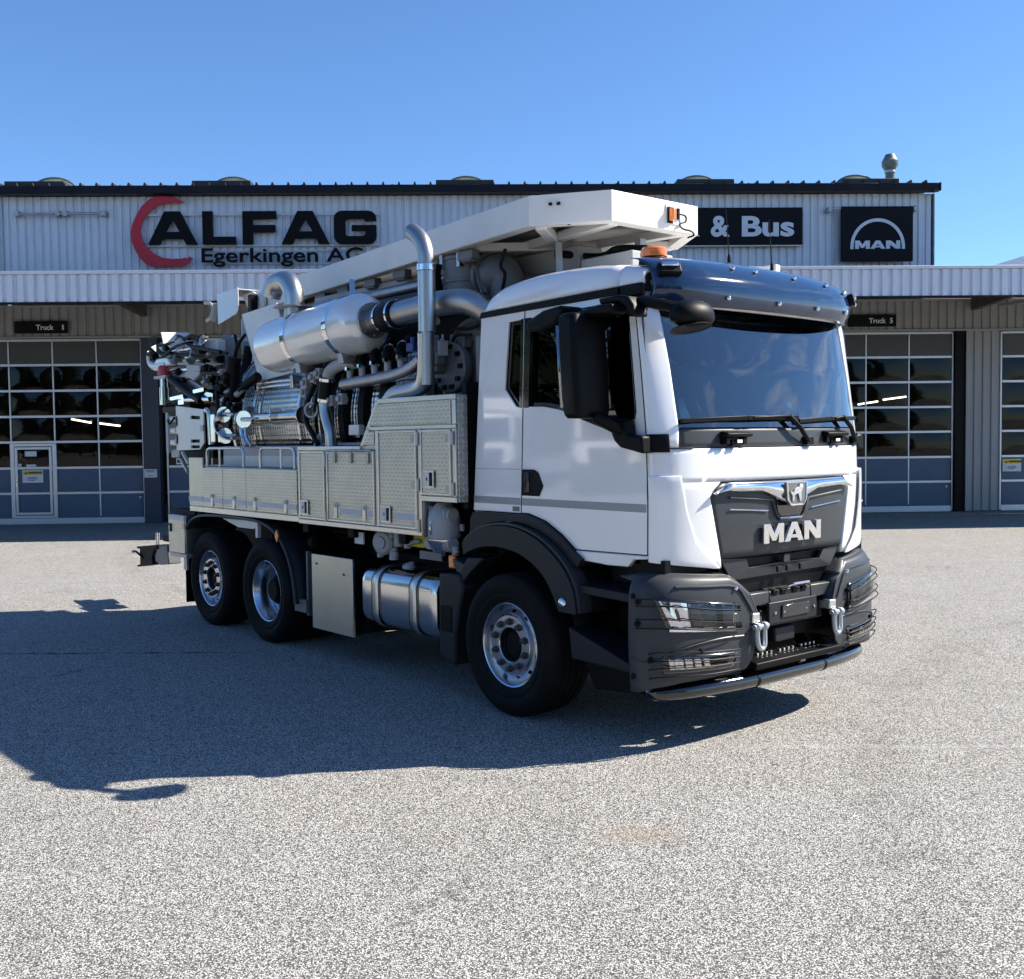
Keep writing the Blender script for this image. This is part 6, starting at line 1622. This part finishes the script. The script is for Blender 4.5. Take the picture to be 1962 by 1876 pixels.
b = MB(); b.add([(p[0], p[1], 3.66) for p in inset(plan, .03)], [tuple(range(n))]); b.build("hood_liner", M['steelm'], HD)
b = MB(); b.box(.312, .318, .10, .26, 3.58, 3.72); LM = b.build("lamp_mount", M['white2'], HD)
b = MB(); b.box(.330, .375, .115, .155, 3.595, 3.69); b.build("side_lamp", M['orange'], HD, bevel=.008)
b = MB(); b.box(.319, .33, .11, .165, 3.58, 3.70); b.box(.319, .335, .215, .235, 3.62, 3.70); b.build("lamp_holder", M['black'], HD)
b = MB(); b.tube([(.33, .225, 3.66), (.34, .29, 3.65), (.335, .30, 3.61), (.33, .24, 3.585), (.34, .26, 3.55), (.335, .36, 3.545), (.33, .40, 3.52), (.30, .36, 3.50)], .007, 6, 5); b.build("lamp_cable", M['black'], HD)
for x, y in ((-.05, -.735), (.0, -.70)): b = MB(); b.box(x - .012, x + .012, y - .012, y + .004, 3.665, 3.685); b.build("rivet", M['black'], HD)
b = MB(); b.ball((.02, -.62, 3.545), .022, 8); b.build("drain_plug", M['black'], HD)
# telescopic arm and pipes under the hood
b = MB(); b.box(-5.7, -.4, -.13, .13, 3.30, 3.50); AR = b.build("boom_arm", M['ltgrey'], TR, bevel=.01)
b = MB(); b.box(-4.3, -1.5, -.34, -.24, 3.28, 3.40); b.box(-4.1, -1.2, -.42, -.37, 3.40, 3.46); b.build("arm_rail", M['ltgrey'], AR, bevel=.006)
b = MB(); b.cyl((-4.0, -.50, 3.33), (-1.6, -.52, 3.34), .05, 14); b.cyl((-3.0, -.30, 3.2), (-.5, -.30, 3.22), .07, 14); b.build("arm_cylinder", M['steelm'], AR)
b = MB(); b.cyl((-4.8, .0, 3.16), (-.9, .05, 3.18), .11, 18); b.build("suction_tube", M['hose'], AR)
for x in (-4.1, -3.55, -2.95, -2.35, -1.75, -1.2):
    b = MB(); yy = -.225 - (x + 5.97) / 5.77 * .595
    b.box(x - .10, x + .10, yy + .06, yy + .14, 3.44, 3.515); b.cyl((x - .07, yy + .10, 3.45), (x + .07, yy + .10, 3.45), .035, 10); b.build("hood_latch", M['greyp'], HD, bevel=.005)
b = MB(); b.bar((-3.02, -.62, 3.50), (-2.92, -.68, 3.26), .05, .02); b.bar((-1.2, -.55, 3.5), (-1.02, -.60, 3.15), .05, .02); b.build("hood_stay", M['steel'], HD)
b = MB(); b.bar((-.45, -.30, 3.50), (-.42, -.32, 3.14), .05, .05); b.bar((.05, .1, 3.50), (.05, .1, 3.12), .06, .06); b.build("boom_rest", M['galv'], TR)
b = MB(); b.box(-.30, .25, -.20, .25, 3.13, 3.36); b.build("rest_box", M['ltgrey'], TR, bevel=.01)
b = MB(); b.tube([(-.85, -.55, 3.15), (-.80, -.56, 3.28), (-.84, -.57, 3.35), (-.80, -.55, 3.48)], .014, 8, 4); b.build("hydraulic_hose", M['hose'], TR); b = MB(); b.tube([(-.6, -.2, 3.45), (-.3, .0, 3.40), (-.05, -.05, 3.42), (.1, .12, 3.42)], .03, 10, 4); b.build("hydraulic_hose", M['hose'], TR)
# white underframe behind the cab roof, catching the sun
b = MB(); b.box(-.9, .30, .30, .36, 3.16, 3.22); b.box(-.9, -.84, -.3, .9, 3.16, 3.22); b.box(.0, 1.0, .52, .58, 3.16, 3.22); b.build("roof_frame", M['whitelit'], TR, bevel=.006)

# ---------------------------------------------------------------- rear: boom turret, enclosure, folded arm, hoses
bx = [(-6.20, 3.735), (-5.60, 3.765), (-5.60, 3.46), (-6.18, 3.38)]
b = MB(); b.prism([(-6.30, 3.74), (-5.74, 3.76), (-5.735, 3.50), (-5.80, 3.46), (-6.285, 3.385)], 'y', -.50, -.485); b.prism([(-6.30, 3.74), (-5.74, 3.76), (-5.735, 3.50), (-5.80, 3.46), (-6.285, 3.385)], 'y', .485, .50); b.box(-6.29, -5.75, -.484, .484, 3.735, 3.75)
TH = b.build("turret_head", M['silencer'], TR, bevel=.004)
b = MB(); b.prism([(-5.95, 3.70), (-5.70, 3.72), (-5.42, 3.62), (-5.42, 3.42), (-5.72, 3.42)], 'y', -.34, -.30); b.box(-5.70, -5.52, -.30, .3, 3.42, 3.62); b.build("turret_fork", M['whitelit'], TH, bevel=.005)
b = MB(); b.box(-5.60, -5.52, -.44, -.36, 3.42, 3.66); b.build("turret_cover", M['black'], TH)
b = MB(); b.tube([(-6.644, -0.500, 3.677), (-6.485, -0.500, 3.652), (-6.419, -0.500, 3.587), (-6.477, -0.500, 3.490), (-6.603, -0.500, 3.458)], [.02, .02], 10, 5); b.tube([(-6.347, -0.500, 3.638), (-6.377, -0.500, 3.539), (-6.411, -0.500, 3.425)], .03, 8); b.build("hose_horn", M['ltgrey'], TH)
b = MB(); b.cyl((-5.75, -.35, 3.0), (-5.75, -.35, 3.40), .10, 18); b.cyl((-5.95, 0, 2.5), (-5.95, 0, 3.42), .20, 24); b.build("turret_post", M['ltgrey'], TH)
b = MB(); b.prism([(-6.1, 2.4), (-5.5, 2.4), (-5.3, 3.1), (-5.6, 3.2)], 'y', -.75, -.70); b.prism([(-5.95, 2.35), (-5.35, 2.3), (-5.15, 2.9), (-5.45, 3.25)], 'y', .3, .35); b.build("turret_web", M['greyp'], TR, bevel=.004)
# upright white enclosure with slots
xa, xb = -6.38, -5.60
EN = panel("rear_enclosure", [[(xa, 1.885), (xb - .12, 1.895), (xb, 1.97), (xb, 2.345), (xa, 2.41)], [(xb - .36, 2.285), (xb - .10, 2.272), (xb - .10, 2.235), (xb - .36, 2.247)], [(xb - .36, 2.01), (xb - .12, 2.01), (xb - .12, 1.975), (xb - .36, 1.975)], [(xb - .36, 1.945), (xb - .12, 1.945), (xb - .12, 1.912), (xb - .36, 1.912)]], -1.01, -.99, M['white2'], TR, .004)
b = MB(); b.box(xa, xb - .02, -.98, -.55, 1.89, 2.30); b.build("enclosure_inside", M['black'], EN)
b = MB(); b.box(xa - .012, xa, -1.0, -.5, 1.885, 2.41); b.build("enclosure_end", M['ltgrey'], EN)
for z in (2.02, 2.23): b = MB(); b.ball((xa + .03, -1.012, z), .03, 12, (.8, .25, 2.2)); b.build("slot", M['black'], EN)
b = MB(); b.box(xb - .06, xb + .02, -1.03, -1.012, 2.10, 2.17); b.build("catch", M['galv'], EN)
b = MB(); b.tube([(xb + .02, -.98, 2.34), (xb + .10, -.98, 2.30), (xb + .12, -.98, 2.1), (xb + .13, -.98, 1.95)], .035, 12, 4); b.build("door_pillar_tube", M['steel'], EN)
# rear lamp brackets left of the enclosure
for z in (1.98, 2.12, 2.26):
    b = MB(); b.box(-6.72, -6.42, -.96, -.84, z - .035, z + .035); b.box(-6.66, -6.50, -.975, -.961, z - .022, z + .022); b.build("lamp_bracket", M['white2'], TR, bevel=.01)
b = MB(); b.box(-6.78, -6.70, -.98, -.86, 1.86, 2.42); b.box(-6.70, -6.45, -.95, -.86, 1.80, 1.90); b.build("rear_post", M['ltgrey'], TR, bevel=.012)
b = MB(); b.tube([(-6.75, -.98, 2.40), (-6.62, -1.0, 2.47), (-6.45, -1.0, 2.46), (-6.2, -1.0, 2.48)], .022, 8, 4); b.build("hydraulic_hose", M['hose'], TR); b = MB(); b.tube([(-6.70, -.98, 2.25), (-6.55, -1.02, 2.20), (-6.44, -1.0, 2.28)], .012, 8, 4); b.build("hydraulic_hose", M['hose'], TR)
# rails and bits above the enclosure
b = MB(); b.cyl((-6.15, -.99, 2.47), (-5.45, -.99, 2.455), .028, 12); b.box(-6.28, -6.12, -1.02, -.94, 2.42, 2.50); b.build("rear_rail", M['chrome'], TR)
b = MB(); b.box(-6.3, -5.4, -.9, -.5, 2.42, 2.52); b.build("rear_ledge", M['greyp'], TR, bevel=.01)
b = MB(); b.prism([(-5.791, -0.950, 2.440)[::2], (-5.608, -0.950, 2.543)[::2], (-5.436, -0.950, 2.518)[::2], (-5.420, -0.950, 2.427)[::2]], 'y', -.97, -.95); b.build("bracket_plate", M['steel'], TR)
# tank door clamps, funnel and windowed flap beside the enclosure
for q, nn in (((-5.368, -1.000, 2.137), 'a'), ((-5.178, -1.000, 2.134), 'b')):
    b = MB(); b.box(q[0] - .055, q[0] + .055, -1.01, -.99, q[2] - .16, q[2] + .15); b.build("sight_flap", M['steel'], TR, bevel=.006)
b = MB(); b.lathe([(.03, -.16), (.17, .10), (.18, .10)], (-5.040, -0.950, 2.149), (.9, -.4, .2), 20); b.build("funnel", M['steel'], TR, solid=.004)
for q, r_ in (((-5.034, -1.020, 2.272), .085), ((-5.006, -1.020, 2.044), .085), ((-4.511, -1.040, 2.208), .09)):
    b = MB(); b.lathe([(0, .012), (r_, .012), (r_, -.012), (0, -.012)], q, (.55, -.83, 0), 20); b.cyl((q[0], q[1] - .03, q[2]), (q[0] + .16, q[1] + .02, q[2] + .0), .022, 8); b.build("clamp_wheel", M['steel'], TR)
b = MB(); b.tube([(-4.610, -1.030, 2.184), (-4.579, -1.030, 2.056), (-4.489, -1.030, 1.936)], .03, 10, 4); b.tube([(-4.497, -1.040, 2.123), (-4.464, -1.040, 2.021), (-4.356, -1.040, 1.928)], .02, 10, 4); b.build("door_clamp_arm", M['steel'], TR)
# lifting cylinder with hoses
b = MB(); b.tube([(-5.072, -0.900, 2.415), (-5.058, -0.900, 2.680), (-5.006, -0.900, 2.888)], .075, 16); b.build("lift_cylinder", M['black'], TR)
b = MB(); b.cyl((-4.775, -1.000, 2.472), (-4.642, -0.950, 2.571), .03, 10); b.cyl((-4.662, -0.950, 2.563), (-4.456, -0.900, 2.656), .05, 12); b.build("door_cylinder", M['black'], TR)
b = MB(); b.cyl((-4.776, -1.000, 2.468), (-4.662, -0.950, 2.559), .033, 10); b.build("cylinder_rod", M['ltgrey'], TR)
b = MB(); b.tube([(-5.196, -0.800, 3.145), (-5.109, -0.820, 3.022), (-5.090, -0.850, 2.931), (-5.094, -0.880, 2.806)], .018, 8, 4); b.build("hydraulic_hose", M['hose'], TR); b = MB(); b.tube([(-4.945, -0.800, 3.133), (-5.047, -0.820, 3.052), (-5.091, -0.850, 2.922), (-5.014, -0.900, 2.748)], .018, 8, 4); b.build("hydraulic_hose", M['hose'], TR); b = MB(); b.tube([(-5.265, -0.600, 3.035), (-5.254, -0.650, 2.824), (-5.111, -0.800, 2.632), (-4.901, -0.950, 2.496)], .05, 12, 4); b.build("hydraulic_hose", M['hose'], TR); b = MB(); b.tube([(-5.241, -1.000, 2.509), (-5.193, -1.020, 2.374), (-5.189, -1.020, 2.267)], .022, 8, 4); b.build("hydraulic_hose", M['hose'], TR); b = MB(); b.tube([(-5.037, -1.000, 2.457), (-5.081, -1.020, 2.344), (-5.149, -1.020, 2.240)], .02, 8, 4); b.build("hydraulic_hose", M['hose'], TR)
# folded digging / suction arm at the rear
b = MB(); b.prism([(-7.35, 3.13), (-7.22, 3.22), (-6.05, 3.17), (-5.55, 3.13), (-5.55, 3.0), (-6.2, 3.0), (-7.2, 3.02)], 'y', -.85, -.62); RA = b.build("rear_arm", M['whitelit'], TR, bevel=.012)
b = MB(); b.prism([(-7.25, 2.82), (-7.05, 2.90), (-6.1, 2.90), (-5.6, 2.98), (-5.55, 2.84), (-6.2, 2.80), (-7.1, 2.75)], 'y', -.82, -.65); b.build("rear_arm_lower", M['steelm'], RA, bevel=.012)
b = MB(); b.cyl((-7.2, -.92, 2.98), (-6.0, -.90, 2.97), .05, 14); b.cyl((-6.75, -.95, 3.07), (-5.7, -.95, 3.05), .030, 12); b.cyl((-7.0, -.93, 2.80), (-6.1, -.93, 2.83), .035, 12); b.build("arm_cylinder", M['steel'], RA)
PLT = [(-6.3, [(-6.300, -1.172, 3.259), (-6.300, -0.848, 3.272), (-6.300, -0.718, 3.258), (-6.300, -0.850, 3.210), (-6.300, -1.166, 3.123), (-6.300, -1.168, 3.189)]),
       (-6.1, [(-6.100, -1.111, 3.137), (-6.100, -1.042, 3.177), (-6.100, -0.970, 3.164), (-6.100, -1.054, 3.112)]),
       (-5.9, [(-5.900, -0.768, 3.076), (-5.900, -0.626, 3.175), (-5.900, -0.584, 3.076)]),
       (-5.7, [(-5.700, -0.624, 3.122), (-5.700, -0.547, 3.219), (-5.700, -0.497, 3.203), (-5.700, -0.592, 2.956), (-5.700, -0.623, 2.983)]),
       (-5.55, [(-5.550, -0.570, 3.127), (-5.550, -0.486, 3.201), (-5.550, -0.465, 3.126)]),
       (-5.9, [(-5.900, -0.705, 2.850), (-5.900, -0.563, 2.886), (-5.900, -0.646, 2.800)]),
       (-6.2, [(-6.200, -1.149, 3.098), (-6.200, -1.032, 3.122), (-6.200, -1.121, 3.067)]),
       (-6.15, [(-6.150, -1.364, 3.065), (-6.150, -1.302, 3.096), (-6.150, -1.314, 3.012)]),
       (-6.1, [(-6.100, -0.862, 2.953), (-6.100, -0.761, 3.024), (-6.100, -0.661, 3.009), (-6.100, -0.803, 2.946)])]
for xp, pl in PLT:
    b = MB(); n_ = len(pl); zt_ = min(p[2] for p in pl)
    b.add([(xp - .35 * (p[2] - zt_), p[1], p[2]) for p in pl] + [(xp - .35 * (p[2] - zt_) - .02, p[1], p[2]) for p in pl], [tuple(range(n_)), tuple(range(2 * n_ - 1, n_ - 1, -1))] + [(i, (i + 1) % n_, n_ + (i + 1) % n_, n_ + i) for i in range(n_)])
    b.build("arm_gusset", M['whitelit'], RA, bevel=.003, ang=0)
b = MB(); b.prism([(-6.023, -1.000, 2.868)[::2], (-5.651, -1.000, 2.845)[::2], (-5.646, -1.000, 2.745)[::2], (-5.829, -1.000, 2.676)[::2], (-6.020, -1.000, 2.737)[::2]], 'y', -1.02, -.97); b.build("arm_shield", M['ltgrey'], RA, bevel=.008)
b = MB(); b.prism([(-6.690, -0.950, 2.823)[::2], (-6.155, -0.950, 2.850)[::2], (-6.140, -0.950, 2.717)[::2], (-6.474, -0.950, 2.725)[::2]], 'y', -.95, -.75); b.prism([(-6.524, -0.950, 2.718)[::2], (-6.140, -0.950, 2.717)[::2], (-5.694, -0.950, 2.575)[::2], (-5.921, -0.950, 2.538)[::2]], 'y', -.93, -.75); b.build("arm_bracket", M['steelm'], RA, bevel=.008)
b = MB(); b.tube([(-7.214, -0.950, 3.094), (-7.245, -0.950, 3.026), (-7.197, -0.950, 2.953), (-7.068, -0.950, 2.915), (-6.709, -0.950, 2.912)], .06, 14, 4); b.build("nozzle_elbow", M['silencer'], RA)
b = MB(); b.prism([(-6.958, -0.970, 3.006)[::2], (-6.628, -0.970, 3.003)[::2], (-6.511, -0.970, 2.899)[::2], (-6.967, -0.970, 2.878)[::2], (-7.122, -0.970, 2.907)[::2]], 'y', -1.0, -.90); b.build("nozzle_box", M['silencer'], RA, bevel=.02)
HS = [[(-7.233, -0.980, 3.224), (-7.069, -0.980, 3.281), (-6.610, -0.980, 3.263), (-6.272, -0.980, 3.215), (-6.134, -0.980, 3.157)],
      [(-7.129, -1.000, 3.195), (-6.820, -1.000, 3.152), (-6.493, -1.000, 3.166), (-6.179, -1.000, 3.179), (-5.947, -1.000, 3.160)],
      [(-6.999, -1.020, 3.175), (-6.826, -1.020, 3.064), (-6.626, -1.020, 3.030), (-6.326, -1.020, 3.095), (-5.994, -1.020, 3.116)],
      [(-7.050, -0.980, 3.190), (-6.876, -0.980, 3.079), (-6.552, -0.980, 3.027), (-6.192, -0.980, 2.992), (-6.005, -0.980, 2.989)],
      [(-5.955, -1.000, 3.031), (-5.890, -1.000, 2.971), (-5.691, -1.000, 2.920), (-5.429, -1.000, 2.921), (-5.153, -1.000, 2.946), (-4.970, -1.000, 2.925)],
      [(-5.860, -1.020, 3.060), (-5.594, -1.020, 3.022), (-5.337, -1.020, 2.985), (-5.088, -1.020, 2.950)],
      [(-7.222, -0.980, 3.003), (-6.986, -0.980, 2.978), (-6.778, -0.980, 3.013), (-6.551, -0.980, 3.046)],
      [(-5.788, -1.000, 2.789), (-5.525, -1.000, 2.747), (-5.312, -1.000, 2.735), (-5.144, -1.000, 2.734)]]
for k, h in enumerate(HS):
    b = MB(); b.tube(h, .016 + .005 * (k % 2), 8, 6); b.build("hydraulic_hose", M['hose'], RA)
CL = [(-5.949, -0.960, 3.181), (-5.770, -0.960, 3.148), (-5.593, -0.960, 3.151), (-5.976, -0.960, 3.108), (-5.819, -0.960, 3.078), (-5.639, -0.960, 3.101), (-6.646, -0.960, 3.102), (-6.235, -0.960, 3.072), (-5.914, -0.960, 3.002), (-5.690, -0.960, 2.995), (-5.474, -0.960, 2.953), (-6.386, -0.960, 2.959), (-6.057, -0.960, 2.918), (-5.785, -0.960, 2.901), (-5.565, -0.960, 2.886), (-5.245, -0.960, 2.883), (-5.614, -0.960, 2.799), (-5.398, -0.960, 2.786), (-5.150, -0.960, 2.736), (-5.091, -0.960, 2.680), (-5.196, -0.960, 2.650), (-5.074, -0.960, 2.626), (-5.261, -0.960, 2.600), (-5.139, -0.960, 2.559), (-5.244, -0.960, 2.528), (-5.079, -0.960, 2.521), (-5.228, -0.960, 2.456), (-5.105, -0.960, 2.433), (-5.211, -0.960, 2.384), (-7.078, -0.960, 3.154), (-7.136, -0.960, 3.068), (-6.582, -0.960, 2.952), (-5.489, -0.960, 2.701), (-5.427, -0.960, 2.662), (-5.666, -0.960, 2.655), (-6.381, -0.960, 2.672), (-6.264, -0.960, 2.619), (-6.080, -0.960, 2.563), (-4.946, -0.960, 2.366), (-4.828, -0.960, 2.337), (-6.396, -0.960, 2.806)]
rng = random.Random(3)
for k, q in enumerate(CL):
    b = MB(); w = rng.uniform(.025, .06); h = rng.uniform(.02, .05)
    if k % 3 == 0: b.box(q[0] - w, q[0] + w, q[1] - .04, q[1] + .04, q[2] - h, q[2] + h); b.cyl((q[0] - w, q[1] - .045, q[2]), (q[0] + w, q[1] - .045, q[2]), h * .6, 10)
    elif k % 3 == 1: b.cyl((q[0] - w, q[1], q[2]), (q[0] + w, q[1], q[2] + .01), h, 12); b.ball((q[0] + w, q[1] - .02, q[2]), h * .8, 10)
    else: b.cyl((q[0], q[1] - .05, q[2] - h), (q[0], q[1] - .03, q[2] + h), w * .6, 12); b.box(q[0] - w * .7, q[0] + w * .7, q[1] - .03, q[1] + .02, q[2] - h * .6, q[2] + h * .4)
    b.build("valve", M[rng.choice(['ltgrey', 'steelm', 'black', 'greyp', 'black', 'blackm'])], RA, bevel=.004)

b = MB(); q = (-6.740, -1.000, 2.834); b.lathe([(0, .07), (.05, .07), (.065, .04), (.07, -.04), (.07, -.05)], q, (0, 0, 1), 16); b.build("rear_beacon", M['red'], RA)
b = MB(); b.box(q[0] - .16, q[0] + .20, -1.06, -.80, q[2] - .085, q[2] - .055); b.build("beacon_shelf", M['ltgrey'], RA)
q2 = (-6.735, -1.000, 2.542); b = MB(); b.cyl((q2[0], -1.0, q2[2] - .11), (q2[0], -1.0, q2[2] + .10), .055, 18); b.cyl((q2[0], -1.0, q2[2] + .101), (q2[0], -1.0, q2[2] + .26), .045, 18); b.build("work_lamp", M['chrome'], RA)
b = MB(); b.box(q2[0] + .07, q2[0] + .50, -.98, -.80, q2[2] - .12, q2[2] + .20); b.box(q2[0] - .08, q2[0] + .75, -1.0, -.75, q2[2] - .20, q2[2] - .13); b.build("arm_cradle", M['black'], TR, bevel=.01)
b = MB(); b.tube([(-6.522, -1.000, 2.735), (-6.285, -1.000, 2.647), (-5.986, -1.000, 2.540), (-5.763, -1.000, 2.475), (-5.675, -1.000, 2.445)], .045, 12, 4); b.build("suction_hose", M['hose'], TR)
b = MB(); b.bar((-5.848, -1.000, 2.553), (-5.558, -1.000, 2.567), .04, .04); b.bar((-6.538, -1.000, 2.495), (-6.151, -1.000, 2.514), .03, .04); b.build("bright_bracket", M['chrome'], TR)
# ladder foot and strut behind the lockers
b = MB(); b.bar((-6.119, -1.050, 1.868), (-5.822, -1.100, 1.739), .03, .03); b.bar((-6.160, -1.050, 1.782), (-5.851, -1.100, 1.643), .03, .03); b.build("strut", M['galv'], TR)
b = MB(); b.box(-6.62, -6.42, -.92, -.88, 1.72, 1.735); b.box(-6.62, -6.42, -.92, -.88, 1.775, 1.79); b.box(-6.62, -6.60, -.92, -.88, 1.736, 1.774); b.box(-6.44, -6.42, -.92, -.88, 1.736, 1.774); b.build("step_loop", M['galv'], TR)
b = MB(); b.box(-6.42, -5.5, -.95, -.4, 1.80, 1.88); b.build("rear_beam", M['blackm'], TR)
# bench vice bolted to the rear corner
b = MB(); b.prism([(-7.632, -1.000, 0.669)[::2], (-6.979, -1.000, 0.734)[::2], (-6.930, -1.000, 0.692)[::2], (-7.063, -1.000, 0.658)[::2], (-7.122, -1.000, 0.573)[::2], (-7.102, -1.000, 0.483)[::2], (-7.624, -1.000, 0.409)[::2], (-7.622, -1.000, 0.435)[::2], (-7.523, -1.000, 0.454)[::2], (-7.523, -1.000, 0.645)[::2], (-7.620, -1.000, 0.644)[::2]], 'y', -1.06, -.86); VC = b.build("bench_vice", M['blackm'], TR, bevel=.008)
b = MB(); b.prism([(-6.980, -1.000, 0.724)[::2], (-6.685, -1.000, 0.744)[::2], (-6.637, -1.000, 0.521)[::2], (-6.919, -1.000, 0.488)[::2], (-7.072, -1.000, 0.526)[::2], (-7.067, -1.000, 0.597)[::2]], 'y', -1.04, -.88); b.build("vice_body", M['greyp'], VC, bevel=.012)
b = MB(); b.tube([(-7.399, -1.050, 0.524), (-7.480, -1.070, 0.571), (-7.604, -1.080, 0.609), (-7.718, -1.080, 0.601)], .014, 8, 3); b.build("vice_handle", M['black'], VC)
b = MB(); b.ball((-7.704, -1.080, 0.597), .022, 10); b.cyl((-7.105, -1.000, 0.721), (-7.094, -1.000, 0.873), .012, 8); b.cyl((-7.039, -1.000, 0.725), (-7.028, -1.000, 0.877), .012, 8); b.build("vice_pin", M['chrome'], VC)
b = MB(); b.box(-6.9, -5.6, -1.0, -.9, .78, .86); b.build("vice_arm", M['blackm'], TR, bevel=.006)
# far side of the body, closed lockers
b = MB(); b.box(-5.45, -.58, .78, 1.235, 1.23, 1.90); FS = b.build("locker_body", M['aluplate'], TR, bevel=.006)
for i in range(5):
    b = MB(); b.box(-5.40 + i * .96, -4.48 + i * .96, 1.2355, 1.25, 1.27, 1.87); b.build("locker_door", M['tread'], FS, bevel=.004)
b = MB(); b.box(-2.9, -1.0, .6, 1.19, .30, .92); b.build("side_box", M['aluplate'], TR, bevel=.02)

# ================================================================ rest of the yard, seen only mirrored; the rear conifer row is added
KEEP = ("front_panel", "air_deflector", "cowl", "windscreen", "windscreen_pillar", "windscreen_header", "grille_panel", "lower_grille", "lower_grille_back", "cab_door", "rear_quarter_panel", "window_frame", "door_window", "quarter_window", "cab_roof", "roof_front_panel", "bumper_corner", "headlight", "fog_lamp", "front_frame", "cab_back_wall", "wheel_arch", "main_mirror", "wheel", "chassis_frame", "bumper_crossbeam", "radiator_dark", "cab_floor")
def parked(x, y, rz, label):
    r_ = empty("parked_truck", (x, y, 0), rz)
    tag(r_, label, "truck", "trucks parked across the yard")
    for ch in list(TR.children):
        if ch.name.split('.')[0] in KEEP: copy_tree(ch, r_)
    b = MB(); b.box(-6.2, -.75, -1.24, 1.24, 1.05, 3.6); b.build("box_body", M['white2'], r_, bevel=.03)
    return r_
parked(-31, 10.0, R(-8), "white parked lorry with box body across the yard, nearer the camera")
parked(-32, 14.6, R(-6), "white parked lorry with box body across the yard, nearer the workshop")
leaf = pm("conifer needles", (.018, .034, .014), .8, 0, .4, 1.2)
bark = pm("conifer bark", (.06, .045, .035), .9, 0, .3, 6)
rg = random.Random(11)
def conifer_mesh():
    mb = MB()
    for i in range(7000):
        z = 1.0 + 12.0 * rg.random() ** 1.2
        rr = 3.3 * (1 - (z - 1) / 12.4) * (.75 + .25 * math.sin(z * 4.1)) * rg.random() ** .45
        a = rg.uniform(0, 6.283); p = Vector((rr * math.cos(a), rr * math.sin(a), z - rr * .18))
        d = Vector((math.cos(a), math.sin(a), rg.uniform(-.6, .2))).normalized() * rg.uniform(.15, .38)
        s_ = Vector((-math.sin(a), math.cos(a), rg.uniform(-.3, .3))) * rg.uniform(.05, .12)
        mb.add([p - s_, p + d, p + s_, p - d * .3], [(0, 1, 2, 3)])
    for i in range(5):
        z0 = 1.0 + i * 2.2; r0 = 2.5 * (1 - (z0 - 1) / 12.4)
        mb.lathe([(r0, z0), (r0 * .8, z0 + .9), (r0 * .45, z0 + 2.4), (.02, z0 + 3.0)], (0, 0, 0), (0, 0, 1), 11)
    return mb.mesh("crown", leaf, 0)
crown_me = conifer_mesh()
trunk_me = MB().tube([(0, 0, 0), (0, 0, 12.2)], [.22, .03], 8).mesh("trunk", bark)
SPOTS = [(-44, 3, 1.1), (-47, 9, 1.3), (-45, 16, 1.2), (-48, 22, 1.35), (-46, 28, 1.1), (-44, -4, 1.0), (-38, -14, 1.1)]
SPOTS += [(-40 + 5.2 * k + rg.uniform(-.8, .8), -44 + rg.uniform(-2.5, 2.5), rg.uniform(1.05, 1.35)) for k in range(16)]  # row behind the camera, added to darken the reflections and sky fill
for i, (x, y, s_) in enumerate(SPOTS):
    t_ = empty("conifer", (x, y, 0), i * 1.3); t_.scale = (s_ * 1.25, s_ * 1.25, s_ * (1 + .1 * (i % 3)))
    tag(t_, "dark unseen conifer, placed to darken reflections in paint and glass", "tree", "conifers round the yard")
    link("trunk", trunk_me, t_); link("crown", crown_me, t_)
